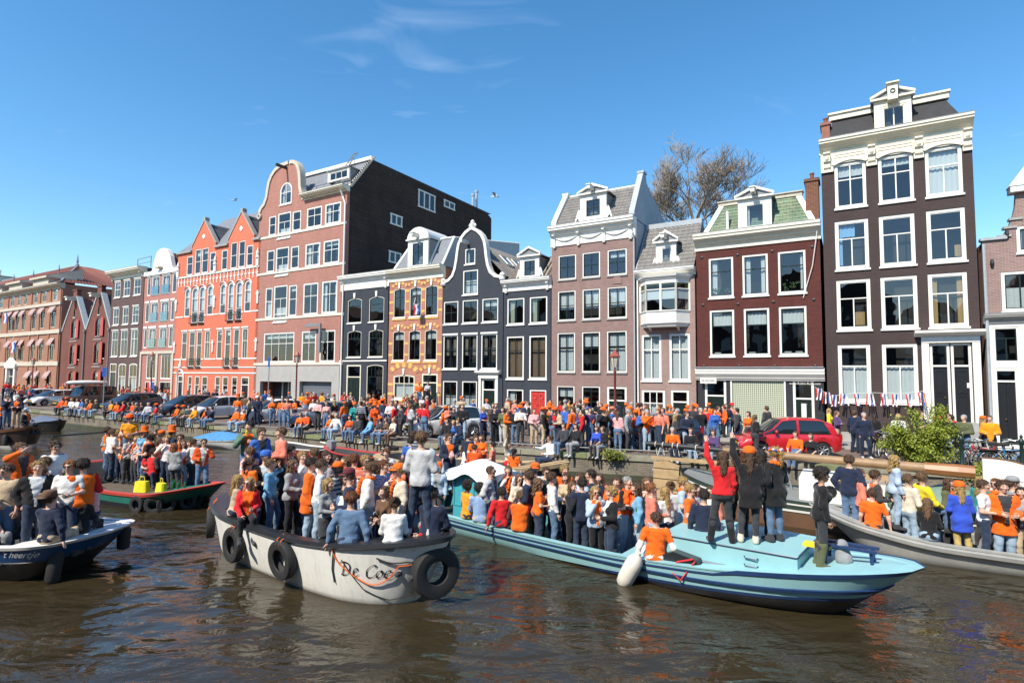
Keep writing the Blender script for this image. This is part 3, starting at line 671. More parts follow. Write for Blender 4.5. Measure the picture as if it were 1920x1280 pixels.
 xs_,zs_=h.P(1509,713);o.rotation_euler=(math.pi/2,0,0);o.location=(xs_,-.02,zs-.26)
 mb=MB();xs_,zs_=h.P(1330,710);mb.box(xs_-.42,xs_+.42,-.3,-.26,zs-.3,zs-.02);sb=h.part('name_board',mb,WHITE)
 o=link('board_lettering',text_mesh('DE PRINSEN',.13,.003),sb);o.data.materials.append(BLACKP);o.rotation_euler=(math.pi/2,0,0);o.location=(xs_,-.305,zs-.16)
 h.cornice(cbm,ct,.5,CREAM,frieze=.35,brackets=0)
 for k in range(3):
  mb=MB();mb.box(-.05,W+.05,-.02-.05*k,0,cbm+.3+.22*k,cbm+.36+.22*k);h.part('cornice_moulding',mb,WHITE)
 for u,v in((1316,483),(1383,478),(1448,471),(1523,463),(1318,572),(1384,570),(1450,566),(1526,562),(1320,686),(1386,686),(1453,686),(1529,686)):
  xx,z_=h.P(u,v);mb=MB();mb.lathe([(.075,0),(.075,.02),(.03,.035)],10);mb.xf(Matrix.Translation((xx,-.001,z_))@Matrix.Rotation(math.pi/2,4,'X'));h.part('wall_anchor',mb,IRON)
 y1=1.3;zt2=(h.Hd(1339,382,1.2)+h.Hd(1507,361,1.2))/2-.1;gs=brick('green_slate',A(112,132,108),A(132,138,112),A(86,98,84),.3,.22,.01,.5,white=.3)
 i0,i1=.45,.55;A0=(i0,.1,ct);B0=(W-.25,.1,ct);A1=(i0+.75,y1,zt2);B1=(W-1.0,y1,zt2)
 mb=MB();n=9
 for k in range(n):
  p,q=k/n,(k+1)/n;f=lambda t,o_:((A0[0]+(A1[0]-A0[0])*t),.1+(y1-.1)*t-o_,ct+(zt2-ct)*t)
  g=lambda t,o_:((B0[0]+(B1[0]-B0[0])*t),.1+(y1-.1)*t-o_,ct+(zt2-ct)*t)
  mb.quad(f(p,.03),g(p,.03),g(q,.0),f(q,.0));mb.quad(f(p,0),g(p,0),g(p,.03),f(p,.03))
 kind(h.part('slate_courses',mb,gs),'stuff')
 mb=MB();mb.quad(B0,(W-.25,10,ct),(W-1.0,9,zt2),B1);mb.quad((i0,10,ct),A0,A1,(i0+.75,9,zt2));mb.quad(A1,B1,(W-1,9,zt2),(i0+.75,9,zt2));h.part('roof_sides',mb,LEAD)
 for a_,b2 in((A0,A1),(B0,B1)):
  mb=MB();w_=.14;mb.prism(sorted_ccw([(a_[0]-w_,0),(a_[0]+w_,0),(a_[0]+w_,.01),(a_[0]-w_,.01)]),0,.001)if False else None
  mb.add([(a_[0]-w_,a_[1]-.07,a_[2]),(a_[0]+w_,a_[1]-.07,a_[2]),(b2[0]+w_,b2[1]-.07,b2[2]),(b2[0]-w_,b2[1]-.07,b2[2]),(a_[0]-w_,a_[1]+.1,a_[2]),(a_[0]+w_,a_[1]+.1,a_[2]),(b2[0]+w_,b2[1]+.1,b2[2]),(b2[0]-w_,b2[1]+.1,b2[2])],[(0,1,2,3),(0,4,5,1),(1,5,6,2),(2,6,7,3),(3,7,4,0)]);h.part('hip_board',mb,WHITE)
 mb=MB();mb.box(A1[0]-.2,B1[0]+.2,y1-.15,y1+.3,zt2-.08,zt2+.12);mb.box(A1[0]-.25,B1[0]+.25,y1-.22,y1+.35,zt2+.122,zt2+.18);h.part('roof_ridge_board',mb,STONE)
 xa,xb=h.X(1384,410),h.X(1447,405);wa,wb=h.X(1396,410),h.X(1435,408)
 zd0=h.Hd(1414,372,0);h.dormer((xa,xb,ct+.02,zd0),.0,2.4,(wa,wb,h.Hd(1414,427,0),h.Hd(1414,380,0)),'tri',grid=((1,1),),hoist=True,ph=.42,curtain=[(.05,.22,.02,.95)])
 mb=MB();mb.box(A0[0]+1.15,A0[0]+1.27,.12,.3,ct,ct+1.2);h.part('vent_post',mb,WHITE)
 h.chimney(W-.62,W-.02,.5,1.5,ct-.1,h.Hd(1532,338,.5),brick('chimney_brick_brown',A(120,70,50),A(95,55,42),A(130,110,95)),1)
 mb=MB();mb.tube([(W-.05,-.25,ct-.1),(W-.35,-.12,ct-2.2),(W-.8,-.06,ct-3.8)],.02,5);h.part('cable',mb,WHITE)
 h.finish();return h
GREENM=green_mansard()
TILE=mat('grey_pantile',(.20,.185,.17),.75,.35,2.5,.15,20)
TILER=mat('red_pantile',(.24,.085,.06),.75,.3,2.5,.15,20)
def oriel():
 h=House('canal_house','small mauve brick house with a white oriel window under a tiled roof',(1195,600),(1304,600),depth=9)
 wm_=brick('mauve_brick',A(150,122,115),A(136,110,104),A(150,135,125),stain=.18)
 W=h.W;et=(h.H(1182,512)+h.H(1305,499))/2;eb=et-.42
 r2=h.row([(1203,1240),(1255,1294)],(627,714),(625,713))
 g1=h.row([(1203,1247)],(731,785),(731,785))[0];d=h.row([(1258,1292)],(731,803),(731,803))[0]
 for b in r2:h.window(b,((.32,2),(.68,2)),.09,curtain=[(.04,.96,.03,.97)])
 h.window(g1,((.45,3),(.55,3)),.09,curtain=[(.05,.95,.0,.5)])
 h.door((d[0],d[1],.1,d[3]),DARKG,transom=.5,panels=3)
 bx0,bx1=h.X(1201,570),h.X(1293,568);bt,bb=h.H(1245,523),h.H(1245,614)
 h.op.append((bx0+.25,bx1-.25,bb+.75,bt-.3))
 h.wall(wm_,et-.1);h.body(wm_,et-.1)
 dp=.75;cx=.55
 pl=[(bx0,0),(bx0+cx,-dp),(bx1-cx,-dp),(bx1,0)]
 mb=MB();off=lambda k:[(pl[0][0]-k,0),(pl[1][0]-k*.4,pl[1][1]-k),(pl[2][0]+k*.4,pl[2][1]-k),(pl[3][0]+k,0)]
 zsill,zw0,zw1=bb+.22,bb+.85,bt-.35
 def taper(a,b2,z0,z1):
  p,q=off(a),off(b2);return[(x,y,z0)for x,y in p]+[(x,y,z1)for x,y in q],[(0,1,5,4),(1,2,6,5),(2,3,7,6),(3,2,1,0),(4,5,6,7)]
 mb.add(*taper(-.12,0,bb,zsill));mb.add(*taper(0,0,zsill,zw0));mb.add(*taper(.05,.05,zw0,zw0+.06));mb.add(*taper(.02,.02,zsill-.03,zsill+.03))
 orl=h.part('oriel',mb,WHITE);mb=MB()
 mb.add(*taper(.0,.0,zw1,bt));mb.add(*taper(.06,.1,bt-.12,bt));mb.add(*taper(.16,.2,bt,bt+.12));mb.build('oriel_head',WHITE,orl)
 zm=zw0+(zw1-zw0)*.78
 for k in range(3):
  p,q=Vector((*pl[k],0)),Vector((*pl[k+1],0));n=2 if k==1 else 1;e=(q-p)
  for i in range(n+1):
   c=p+e*(i/n);m=MB();m.box(c.x-.055,c.x+.055,c.y-.045,c.y+.055,zw0+.06,zw1);m.build('mullion',WHITE,orl)
  for i in range(n):
   a,b=p+e*(i/n),p+e*((i+1)/n)
   for(z0,z1)in((zw0+.06,zm-.03),(zm+.03,zw1)):
    m=MB();m.quad((a.x,a.y,z0),(b.x,b.y,z0),(b.x,b.y,z1),(a.x,a.y,z1));m.build('pane',GLASS if z0<zm-.1 else glass_mat('leaded_green_glass',(.55,.75,.4),.6),orl)
   m=MB();m.quad((a.x,a.y+.05,zm-.55),(b.x,b.y+.05,zm-.55),(b.x,b.y+.05,zm),(a.x,a.y+.05,zm));m.build('blind',BLIND,orl)
  m=MB();t=MB();a,b=p,q;m.tube([(a.x,a.y,zm),(b.x,b.y,zm)],.035,6);m.build('transom_rail',WHITE,orl)
 for xx in(bx0+.6,bx1-.6):
  m=MB();m.prismx([(-.45,bb-.002),(0,bb-.002),(0,bb-.2),(-.1,bb-.12)],xx-.05,xx+.05);m.build('bracket',WHITE,orl)
 h.cornice(eb,et,.5,WHITE,frieze=.2)
 zr=et+(h.H(1260,418)-h.H(1260,505))*1.12;y1=2.0
 h.slope('roof_tiles',(.0,-.15,et+.05),(W,-.15,et+.05),(W,y1,zr),(.0,y1,zr),TILE)
 mb=MB();mb.box(.0,W,y1-.1,y1+.35,zr-.05,zr+.25);h.part('ridge_flashing',mb,ZINC)
 mb=MB();mb.quad((0,y1,zr),(W,y1,zr),(W,9,et),(0,9,et));mb.add([(.02,.1,et),(.02,y1,zr),(.02,9,et)],[(0,1,2)]);mb.add([(W-.02,.1,et),(W-.02,9,et),(W-.02,y1,zr)],[(0,1,2)]);h.part('roof_back',mb,LEAD)
 mb=MB();mb.add([(-.06,-.18,et+.05),(.1,-.18,et+.05),(.1,y1,zr+.06),(-.06,y1,zr+.06)],[(0,1,2,3)]);h.part('verge_flashing',mb,ZINC)
 xa,xb=h.X(1229,485),h.X(1267,485);
 h.dormer((xa,xb,et+.12,et+1.55),.1,1.6,(h.X(1238,485),h.X(1258,485),et+.32,et+1.32),'tri',grid=((1,1),),hoist=True,fw=.05,side_scroll=.28,ph=.5)
 h.drain(.05,-.05,et-.1,WHITE)
 h.finish();return h
ORIEL=oriel()
def grey_brown():
 h=House('canal_house','mauve brown brick house with white bracketed cornice, grey tiles and open middle window',(1034,600),(1191,600),depth=10)
 wm_=brick('grey_brown_brick',A(140,112,106),A(126,100,95),A(128,112,105),stain=.16)
 W=h.W;ct=(h.H(1031,429)+h.H(1190,405))/2;cbm=(h.H(1036,465)+h.H(1189,443))/2
 r1=h.row([(1047,1080),(1092,1125),(1139,1175)],(478,524),(467,515));r2=h.row([(1046,1079),(1092,1125),(1139,1175)],(546,601),(537,596))
 r3=h.row([(1045,1078),(1091,1125),(1138,1175)],(624,698),(620,697));g=h.row([(1044,1077),(1091,1125),(1138,1175)],(724,790),(724,790))
 for b in r1:h.window(b,X4,.07,sm=DARKG,sillm=GREYST)
 for b in r2:h.window(b,X4,.07,sm=DARKG,sillm=GREYST,curtain=[(.06,.94,.38,.96)],cm=BLIND)
 for i,b in enumerate(r3):h.window(b,S22,.07,sm=DARKG,sillm=GREYST,curtain=[(.05,.95,.64,.95)]+([(.05,.95,.03,.6)]if i!=1 else[]))
 for b in g[:2]:h.window((b[0],b[1],.25,b[3]),((.4,2),(.6,2)),.07,sm=DARKG)
 h.door((g[2][0],g[2][1],.1,g[2][3]),DARKG,transom=.65,panels=3)
 h.wall(wm_,ct-.1);h.body(mat('side_plaster',(.38,.42,.45),.85,.15,1.2),ct-.1)
 h.cornice(cbm,ct,.5,WHITE,brackets=4,frieze=.55)
 for k in range(3):
  m=MB();a=.3+k*(W-.5)/3;b_=a+(W-.5)/3-.2;zz_=cbm+(ct-cbm)*.42
  m.tube([(a+(b_-a)*t,-.08,zz_-.22*math.sin(math.pi*t))for t in[i/8 for i in range(9)]],[.02,.035,.045,.05,.055,.05,.045,.035,.02],6);h.part('garland',m,WHITE)
 zr=ct+(h.H(1130,352)-h.H(1130,417))*1.13;y1=1.9
 h.slope('roof_tiles',(.3,-.05,ct+.05),(W-.3,-.05,ct+.05),(W-.3,y1,zr),(.3,y1,zr),TILE)
 mb=MB();mb.quad((.3,y1,zr),(W-.3,y1,zr),(W-.3,9,ct),(.3,9,ct));h.part('roof_back',mb,LEAD)
 mb=MB();mb.tube([(.3,y1,zr+.05),(W-.3,y1,zr+.05)],.09,6);h.part('ridge_tiles',mb,WHITE)
 SP=mat('side_plaster',(.38,.42,.45))
 for x0,x1,up,n in((-.02,.32,.15,'parapet'),(W-.34,W+.0,.75,'parapet')):
  mb=MB();pr=[(-.1,ct-.05),(.0,ct+.4),(y1-.2,zr+up),(y1+.35,zr+up),(y1+.5,zr+up-.5),(9,ct+.3),(9,ct-.05)]
  mb.prismx(pr,x0,x1);h.part(n,mb,WHITE if x0<1 else SP)
  mb=MB();mb.box(x0-.05,x1+.05,y1-.25,y1+.4,zr+up+.002,zr+up+.14);h.part('parapet_cap',mb,WHITE if x0<1 else ZINC)
 xa,xb=h.X(1088,390),h.X(1137,388)
 h.dormer((xa,xb,ct+.05,ct+1.75),-.02,1.8,(h.X(1097,388),h.X(1127,388),ct+.32,ct+1.5),'tri',grid=X4,sm=DARKG,hoist=True,side_scroll=.38,ph=.42)
 h.drain(W-.02,-.05,ct-1,ZINC)
 mb=MB();xx,zz_=h.P(1157,525);mb.prism(contour(xx-.3,xx+.3,zz_-.22,zz_+.22,.1),-.04,0);h.part('gable_stone',mb,wm_)
 h.finish();return h
GREYB=grey_brown()
def bell_black():
 h=House('canal_house','black painted brick house with a white edged bell gable',(828,620),(943,620),depth=12)
 wm_=brick('black_painted_brick',A(60,64,72),A(54,58,66),A(46,49,56),stain=.15,bump=.4)
 W=h.W
 zsh=(h.H(829,531)+h.H(941,519))/2;ztop=h.H(882,428)
 c=W*.485;k=(ztop-zsh)
 prof=[(0,0),(.10,.04),(.17,.12),(.21,.25),(.235,.42),(.25,.58),(.27,.72),(.315,.84),(.38,.93),(.45,.985),(.485,1.0)]
 lf=[(.01,-.1),(.01,zsh)]+[(p[0]*W+.02,zsh+p[1]*k)for p in prof[1:]]
 rt=[(W-.01,-.1),(W-.01,zsh)]+[(W*.97-p[0]*W,zsh+p[1]*k)for p in prof[1:-1]]+[(lf[-1][0]+.02,ztop)]
 t1=h.row([(872,891)],(466,495),(466,495))[0];t2=h.row([(868,896)],(506,552),(506,552))[0]
 r1=h.row([(832,859),(867,896),(904,934)],(565,608),(559,603));r2=h.row([(831,858),(866,895),(902,932)],(629,692),(625,691))
 g=h.row([(830,857),(866,894)],(714,768),(714,768))
 h.window(t1,((1,1),),.08,sm=DARKG);h.window(t2,X4,.09,sm=DARKG)
 for b in r1:h.window(b,X4,.08,sm=DARKG)
 for b in r2:h.window(b,S22,.08,sm=DARKG,lintel=.12,curtain=[(.06,.3,.4,.95),(.6,.94,.4,.95)],cm=mat('dim_drape',(.22,.17,.13),.9))
 for b in g:h.window((b[0],b[1],.45,b[3]),((.42,2),(.58,2)),.08,sm=DARKG,curtain=[(.06,.94,.0,.55)])
 a,zt=h.P(899,709);b_,_=h.P(935,709)
 h.door((a+.2,b_-.2,.3,zt),DARKG,transom=.6,panels=3)
 mb=MB();mb.box(a,a+.18,-.12,0,.2,zt);mb.box(b_-.18,b_,-.12,0,.2,zt);mb.box(a-.02,b_+.02,-.15,0,zt+.01,zt+.28);mb.prismx([(0,zt+.28),(-.2,zt+.3),(-.35,zt+.4),(-.35,zt+.48),(0,zt+.52)],a-.2,b_+.2);h.part('door_surround',mb,WHITE)
 h.wall(wm_,ztop,lf,rt);h.body(wm_,zsh)
 full=lf[1:]+[p for p in reversed(rt[1:-1])]
 h.coping(full,.2,.07,.35,WHITE)
 for xx in(lf[1][0]+.08,rt[1][0]-.08):
  mb=MB();mb.lathe([(.1,-.3),(.2,-.2),(.16,0),(.2,.1),(.12,.25),(.02,.3)],10,(xx,.0,zsh+.05));h.part('volute',mb,WHITE)
 mb=MB();mb.lathe([(.12,-.05),(.2,.1),(.24,.3),(.12,.38),(.16,.48),(.05,.6)],10,(lf[-1][0],.1,ztop));h.part('finial',mb,WHITE)
 for sx in(-1,1):
  mb=MB();mb.lathe([(.03,-.12),(.1,0),(.03,.14)],8,(lf[-1][0]+sx*.22,.1,ztop+.2));h.part('finial_scroll',mb,WHITE)
 xx,zz_=h.P(878,456);mb=MB();mb.box(xx-.1,xx+.1,-.9,.2,zz_-.1,zz_+.14);h.part('hoist_beam',mb,WHITE)
 for sx in(0,1):
  e=.05 if sx==0 else W-.05;zr=ztop-.9
  q=[(e,.35,zsh+.1),(e,12,zsh+.1),(c,12,zr),(c,.35,zr)]
  if sx==1:h.slope('roof_tiles',q[0],q[1],q[2],q[3],TILE)
  else:h.slope('roof_tiles',q[1],q[0],q[3],q[2],TILE)
 for t in(.18,.32):
  f=lambda p_,q_:(W-.05+(c-W+.05)*q_+.06,.35+11.65*p_,zsh+.1+(ztop-.9-zsh-.1)*q_+.1)
  mb=MB();mb.add([f(t,.45),f(t+.08,.45),f(t+.08,.72),f(t,.72)],[(0,1,2,3)]);sk=h.part('skylight',mb,GLASS)
  mb=MB();mb.tube([f(t,.45),f(t+.08,.45),f(t+.08,.72),f(t,.72),f(t,.45)],.05,4);mb.build('skylight_frame',WHITE,sk)
 h.finish()
 g2=House('canal_house','black two bay house with a carved red door and brown mansard',(944,620),(1033,620),depth=10)
 W=g2.W;ct=(g2.H(939,527)+g2.H(1035,520))/2;cbm=(g2.H(940,547)+g2.H(1035,541))/2
 r1=g2.row([(951,983),(993,1026)],(559,608),(556,606));r2=g2.row([(950,982),(992,1025)],(630,710),(629,710));gg=g2.row([(950,981),(993,1024)],(730,785),(730,785))
 for b in r1:g2.window(b,((1,2),),.09,sm=DARKG,curtain=[(.06,.35,.05,.95)],cm=mat('pale_blind',(.40,.40,.30),.9))
 for b in r2:g2.window(b,((.33,2),(.67,2)),.1,sm=DARKG,curtain=[(.06,.94,.05,.95)],cm=mat('brown_blind',(.20,.12,.07),.9))
 g2.window((gg[0][0],gg[0][1],.3,gg[0][3]),((.38,2),(.62,2)),.09,sm=DARKG,curtain=[(.06,.5,.05,.95)])
 RED=mat('red_door_paint',(.50,.045,.035),.4)
 dr=g2.door((gg[1][0],gg[1][1],.25,gg[1][3]),RED,panels=3,leaves=2,fw=.09)
 for sx in(.3,.7):
  mb=MB();xx=gg[1][0]+(gg[1][1]-gg[1][0])*sx;mb.torus((xx,.07,gg[1][3]-.45),(0,1,0),.13,.03,14,5);mb.build('door_rosette',RED,dr)
 g2.wall(wm_,ct-.05);g2.body(wm_,ct-.05);g2.cornice(cbm,ct,.4,WHITE,brackets=2,frieze=.5)
 y1=1.4;zt2=g2.H(985,474)-.1;mr=brick('brown_slate',(.13,.11,.09),(.16,.13,.11),(.06,.05,.05),.3,.22,.012,.3)
 mb=MB();mb.quad((.1,.1,ct),(W-.1,.1,ct),(W-.1,y1,zt2),(.5,y1,zt2));mb.quad((.1,9,ct),(.1,.1,ct),(.5,y1,zt2),(.5,9,zt2));mb.quad((W-.1,.1,ct),(W-.1,9,ct),(W-.1,9,zt2),(W-.1,y1,zt2));mb.quad((.5,y1,zt2),(W-.1,y1,zt2),(W-.1,9,zt2),(.5,9,zt2));g2.part('mansard_roof',mb,mr)
 xa,xb=g2.X(975,505),g2.X(1011,504)
 g2.dormer((xa,xb,ct+.02,ct+1.45),-.02,1.5,(g2.X(981,505),g2.X(1005,504),ct+.15,ct+1.28),'tri',grid=X4,sm=DARKG,side_scroll=.3,ph=.45)
 g2.chimney(1.5,2.55,4.5,5.5,ct,ct+4.2,brick('chimney_brick_red',A(160,95,80),A(140,80,68),A(150,130,115)),2)
 for q in(.8,.88):
  mb=MB();mb.tube([(W*q,.0,ct+.1),(W*q+.25,y1*.8,zt2-.1)],.03,5);g2.part('roof_batten',mb,STONE)
 mb=MB();mb.lathe([(1.1,0),(.9,.35),(.15,.75),(.06,1.1)],8,(W-1.,5.2,zt2));g2.part('roof_lantern',mb,LEAD)
 g2.finish();return h,g2
BELL,TWOBAY=bell_black()
def yellow_brick():
 h=House('canal_house','red and yellow banded brick house with a slate mansard and white dormer',(729,620),(829,620),depth=12)
 wm_=brick('red_facing_brick',A(176,112,92),A(160,100,82),A(160,130,110),stain=.15)
 YB=brick('yellow_glazed_brick',A(225,180,90),A(212,165,80),A(190,160,110),stain=.12)
 W=h.W;ct=(h.H(725,507)+h.H(832,499))/2;cbm=(h.H(729,529)+h.H(829,521))/2
 r1=h.row([(738,760),(768,790),(797,821)],(540,595),(536,592));r2=h.row([(736,758),(766,788),(796,819)],(621,676),(617,675))
 DB=mat('dark_brown_sash',(.03,.018,.012),.4)
 for b in r1:h.window(b,((.3,2),(.7,2)),.06,fm=CREAM,sm=DB,rise=.08)
 for b in r2:h.window(b,((.3,2),(.7,2)),.06,fm=CREAM,sm=DB,rise=.08,curtain=[(.1,.9,.7,.95)])
 g=h.row([(737,777)],(702,748),(702,748))[0];d=h.row([(790,820)],(700,778),(700,778))[0]
 h.window(g,((.35,4),(.65,2)),.08,fm=CREAM,sm=CREAM,rise=.1,curtain=[(.05,.95,.05,.6)])
 h.door((d[0],d[1],1.0,d[3]),DARKG,transom=.5,panels=2,leaves=2,fm=CREAM)
 h.wall(wm_,ct-.1);h.body(wm_,ct-.1);h.cornice(cbm,ct,.5,CREAM,frieze=.45)
 def bands(z,hh):
  xs=[0.02]+sorted([q for o in h.op if o[2]<z+hh/2<o[3]for q in(o[0]-.02,o[1]+.02)])+[W-.02]
  for k in range(0,len(xs)-1,2):h.bandx('brick_band',xs[k],xs[k+1],z,z+hh,.012,YB)
 z_a,z_b=r1[0][2],r1[0][3]
 for z in(z_a+.3,z_a+1.1,z_a+1.9,r2[0][2]+.35,r2[0][2]+1.2,g[2]+.3,g[2]+1.0):bands(z,.16)
 for b in r1+r2+[g,d]:
  n=11;w_=b[1]-b[0];xc=(b[0]+b[1])/2;rr=w_*.62;
  ab=MB()
  for k in range(n):
   t0,t1_=math.pi*(.13+.74*k/n),math.pi*(.13+.74*(k+1)/n)
   p=[(xc+rr*math.cos(t0),b[3]-w_*.12+rr*.62*math.sin(t0)),(xc+rr*1.3*math.cos(t0),b[3]-w_*.12+rr*.92*math.sin(t0)),(xc+rr*1.3*math.cos(t1_),b[3]-w_*.12+rr*.92*math.sin(t1_)),(xc+rr*math.cos(t1_),b[3]-w_*.12+rr*.62*math.sin(t1_))]
   ab.prism(p[::-1]if False else p,-.03,-.001,0 if k%2 else 1)
  h.part('voussoirs',ab,[YB,wm_])
  mb=MB();mb.prism([(xc-.07,b[3]+.02),(xc+.07,b[3]+.02),(xc+.11,b[3]+.45),(xc-.11,b[3]+.45)],-.07,-.031);h.part('keystone',mb,WHITE)
  mb=MB();mb.box(b[0]-.1,b[1]+.1,-.05,-.001,b[2]-.2,b[2]-.1);h.part('sill_course',mb,YB)
 zt=h.H(782,432);zm=h.H(760,458);SL=mat('lead_slate',(.17,.18,.20),.6,.2,3)
 y1=1.5;mb=MB();mb.quad((.25,.1,ct),(W-.1,.1,ct),(W-.1,y1,zm+.4),(.85,y1,zm+.4));mb.quad((.25,11,ct),(.25,.1,ct),(.85,y1,zm+.4),(.85,11,zm+.4));h.part('mansard_roof',mb,SL)
 mb=MB();mb.quad((.85,y1,zm+.4),(W-.1,y1,zm+.4),(W-.1,11,zm+1.9),(.85,11,zm+1.9));mb.quad((W-.1,.1,ct),(W-.1,11,ct),(W-.1,11,zm+1.9),(W-.1,y1,zm+.4));h.part('glazed_roof',mb,ZINC)
 for k in range(6):
  t=k/5;mb=MB();mb.tube([(.85+(W-.95)*t,y1,zm+.44),(.85+(W-.95)*t,11,zm+1.94)],.05,4);h.part('glazing_bar',mb,WHITE)
 for(p,q)in(((.25,.1,ct),(.85,y1,zm+.4)),((W-.12,.0,ct),(W-.12,y1-.1,zm+.45)),((.85,y1,zm+.42),(W-.1,y1,zm+.42)),((W*.72,.05,ct),(W*.72,y1-.1,zm+.45))):
  mb=MB();mb.tube([p,q],.11,4);h.part('roof_edge_board',mb,WHITE)
 xa,xb=h.X(765,480),h.X(803,478)
 h.dormer((xa,xb,ct+.02,ct+2.1),-.02,2.6,(h.X(772,480),h.X(795,478),ct+.15,ct+1.95),'arch',grid=S22,sm=DARKG,hoist=True,ph=.85)
 h.steps(d[0]-.1,d[1]+.3,5,.2,.28)
 for sx in(d[0]-.1,d[1]+.3):
  mb=MB();mb.tube([(sx,-.1,1.9),(sx,-.6,1.9),(sx,-2.0,.95)],.025,5)
  for t in range(5):
   y=-.1-.47*t;zt_=1.9 if t<2 else 1.9-(t-1.06)*.32;mb.tube([(sx,y,zt_),(sx,y,zt_-.95)],.018,5)
  h.part('stair_rail',mb,IRON)
 h.finish();return h
YELLOW=yellow_brick()
def black_narrow():
 h=House('canal_house','narrow black brick house with keystoned arched windows and white cornice',(638,620),(727,620),depth=10)
 wm_=brick('black_painted_brick',A(60,64,72),A(54,58,66),A(46,49,56))
 W=h.W;ct=(h.H(634,520)+h.H(727,509))/2;cbm=(h.H(636,545)+h.H(727,538))/2
 r1=h.row([(652,678),(692,720)],(559,605),(556,603));r2=h.row([(651,677),(691,718)],(620,669),(618,669));g=h.row([(649,676),(687,718)],(684,755),(683,755))
 for b in r1:h.window(b,((.3,1),(.7,1)),.05,fm=CREAM,sm=DARKG,rise=.15)
 for b in r2:h.window(b,((.3,4),(.7,1)),.05,fm=CREAM,sm=DARKG,rise=.12)
 h.window((g[1][0],g[1][1],.3,g[1][3]),((.25,4),(.75,1)),.06,fm=CREAM,sm=DARKG,rise=.12);h.door((g[0][0],g[0][1],.2,g[0][3]),DARKG,transom=.8,panels=3,leaves=2,fm=CREAM)
 for b in r1+r2:
  mb=MB();xc=(b[0]+b[1])/2;mb.prism([(xc-.08,b[3]+.0),(xc+.08,b[3]+.0),(xc+.12,b[3]+.42),(xc-.12,b[3]+.42)],-.08,-.003);h.part('keystone',mb,WHITE)
 h.wall(wm_,ct-.05);h.body(wm_,ct-.05);h.flat_roof(ct-.02)
 h.cornice(cbm,ct,.45,WHITE,brackets=2,frieze=.55);h.bandx('string_course',0,W,r2[0][2]-.35,r2[0][2]-.25,.06,WHITE);h.bandx('plinth',0,W,-.05,.2,.05,GREYST)
 h.finish();return h
BLACKN=black_narrow()
def big_warehouse():
 h=House('brick_warehouse','tall brick warehouse with a bell gable and dark boarded side wall',(481,560),(646,560),depth=21.5)
 wm_=brick('brown_red_brick',A(165,110,98),A(150,98,88),A(150,125,112),stain=.14)
 W=h.W;zE=(h.H(575,372)+h.H(642,357))/2
 bands=[]
 r1=h.row([(504,517),(521,545),(548,564),(575,603),(609,639)],(401,440),(385,421));r2=h.row([(500,514),(517,541),(545,560),(572,600),(606,636)],(469,510),(450,494))
 r3=h.row([(497,510),(513,538),(541,556),(568,596),(603,632)],(540,596),(526,587));r4=h.row([(494,551),(565,592),(599,628)],(624,680),(618,678))
 for r in(r1,r2,r3):
  for i,b in enumerate(r):
   if i==1:h.window((b[0],b[1],b[2]-.45,b[3]+.1),((.35,1),(.45,2),(.2,2)),.1,curtain=[(.1,.9,.1,.4)])
   elif i in(0,2):h.window(b,((.45,1),(.55,1)),.09,sill=0)
   else:h.window(b,((.4,2),(.6,2)),.11,sill=0)
 for i,b in enumerate(r4):h.window(b,((.36,4),(.64,4))if i==0 else((.36,2),(.64,2)),.1,sill=0)
 gw=h.row([(525,547)],(342,383),(342,383))[0]
 h.window(gw,((.45,2),(.55,2)),.1,rise=.6)
 gz=(h.H(482,684)+h.H(640,688))/2
 a0=h.row([(487,545)],(715,760),(715,760))[0];a1=h.row([(561,621)],(715,760),(715,760))[0]
 GD=mat('garage_door_grey',(.13,.14,.16),.5,.1,2)
 h.op+=[(a0[0],a0[1],.05,a0[3]),(a1[0],a1[1],.05,a1[3])]
 zsh=h.H(497,378);ztop=h.H(544,304);xl,xr=h.X(496,378),h.X(571,372);k=ztop-zE;xc=h.X(543,310);hw=(xr-xl)/2;x0g=.02
 pf=[(0,0),(.06,.10),(.16,.17),(.24,.32),(.27,.5),(.31,.66),(.39,.80),(.52,.91),(.7,.98),(.97,1.)]
 xe=h.X(570,360)
 lf=[(.01,gz),(.01,zE-.3)]+[(.02+p[0]*(xc-.02),zE-.3+p[1]*(ztop-zE+.3))for p in pf[1:]]
 rtg=[(xe,zE),]+[(xe-p[0]*(xe-xc),zE+p[1]*k)for p in pf[1:]]
 op=h.op;h.op=[o for o in op if o[2]>=gz-.2]
 rt=[(W-.01,gz),(W-.01,zE-.001),(xe,zE)]+rtg[1:]
 h.wall(wm_,ztop,lf,rt,z0=gz);up=h.op
 CONC=mat('pale_render',(.36,.35,.33),.85,.12,1.5);h.op=[o for o in op if o[2]<gz-.2];h.wall(CONC,gz,name='ground_floor');h.wmat=wm_
 mb=MB();mb.box(a1[0],a1[1],.35,.4,.05,a1[3]);gd=h.part('garage_door',mb,GD)
 for q in range(1,5):
  m=MB();z_=.05+(a1[3]-.05)*q/5;m.box(a1[0],a1[1],.33,.35,z_-.02,z_+.02);m.build('door_rib',GD,gd)
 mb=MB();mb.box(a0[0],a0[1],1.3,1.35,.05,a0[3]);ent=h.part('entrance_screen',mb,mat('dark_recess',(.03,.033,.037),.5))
 for q in(.35,.55,.72):
  m=MB();xx=a0[0]+(a0[1]-a0[0])*q;m.box(xx-.06,xx+.06,1.2,1.29,.05,a0[3]);m.build('mullion',WHITE,ent)
 for zb in(r1[0][2],r2[0][2],r3[0][2],r4[0][2]):
  mb=MB();mb.box(0,W,-.06,-.001,zb-.22,zb-.03);h.part('stone_band',mb,CREAM)
 h.coping(lf[1:],.32,.1,.5,STONE);h.coping(list(reversed(rtg))[0:],.32,.1,.5,STONE)
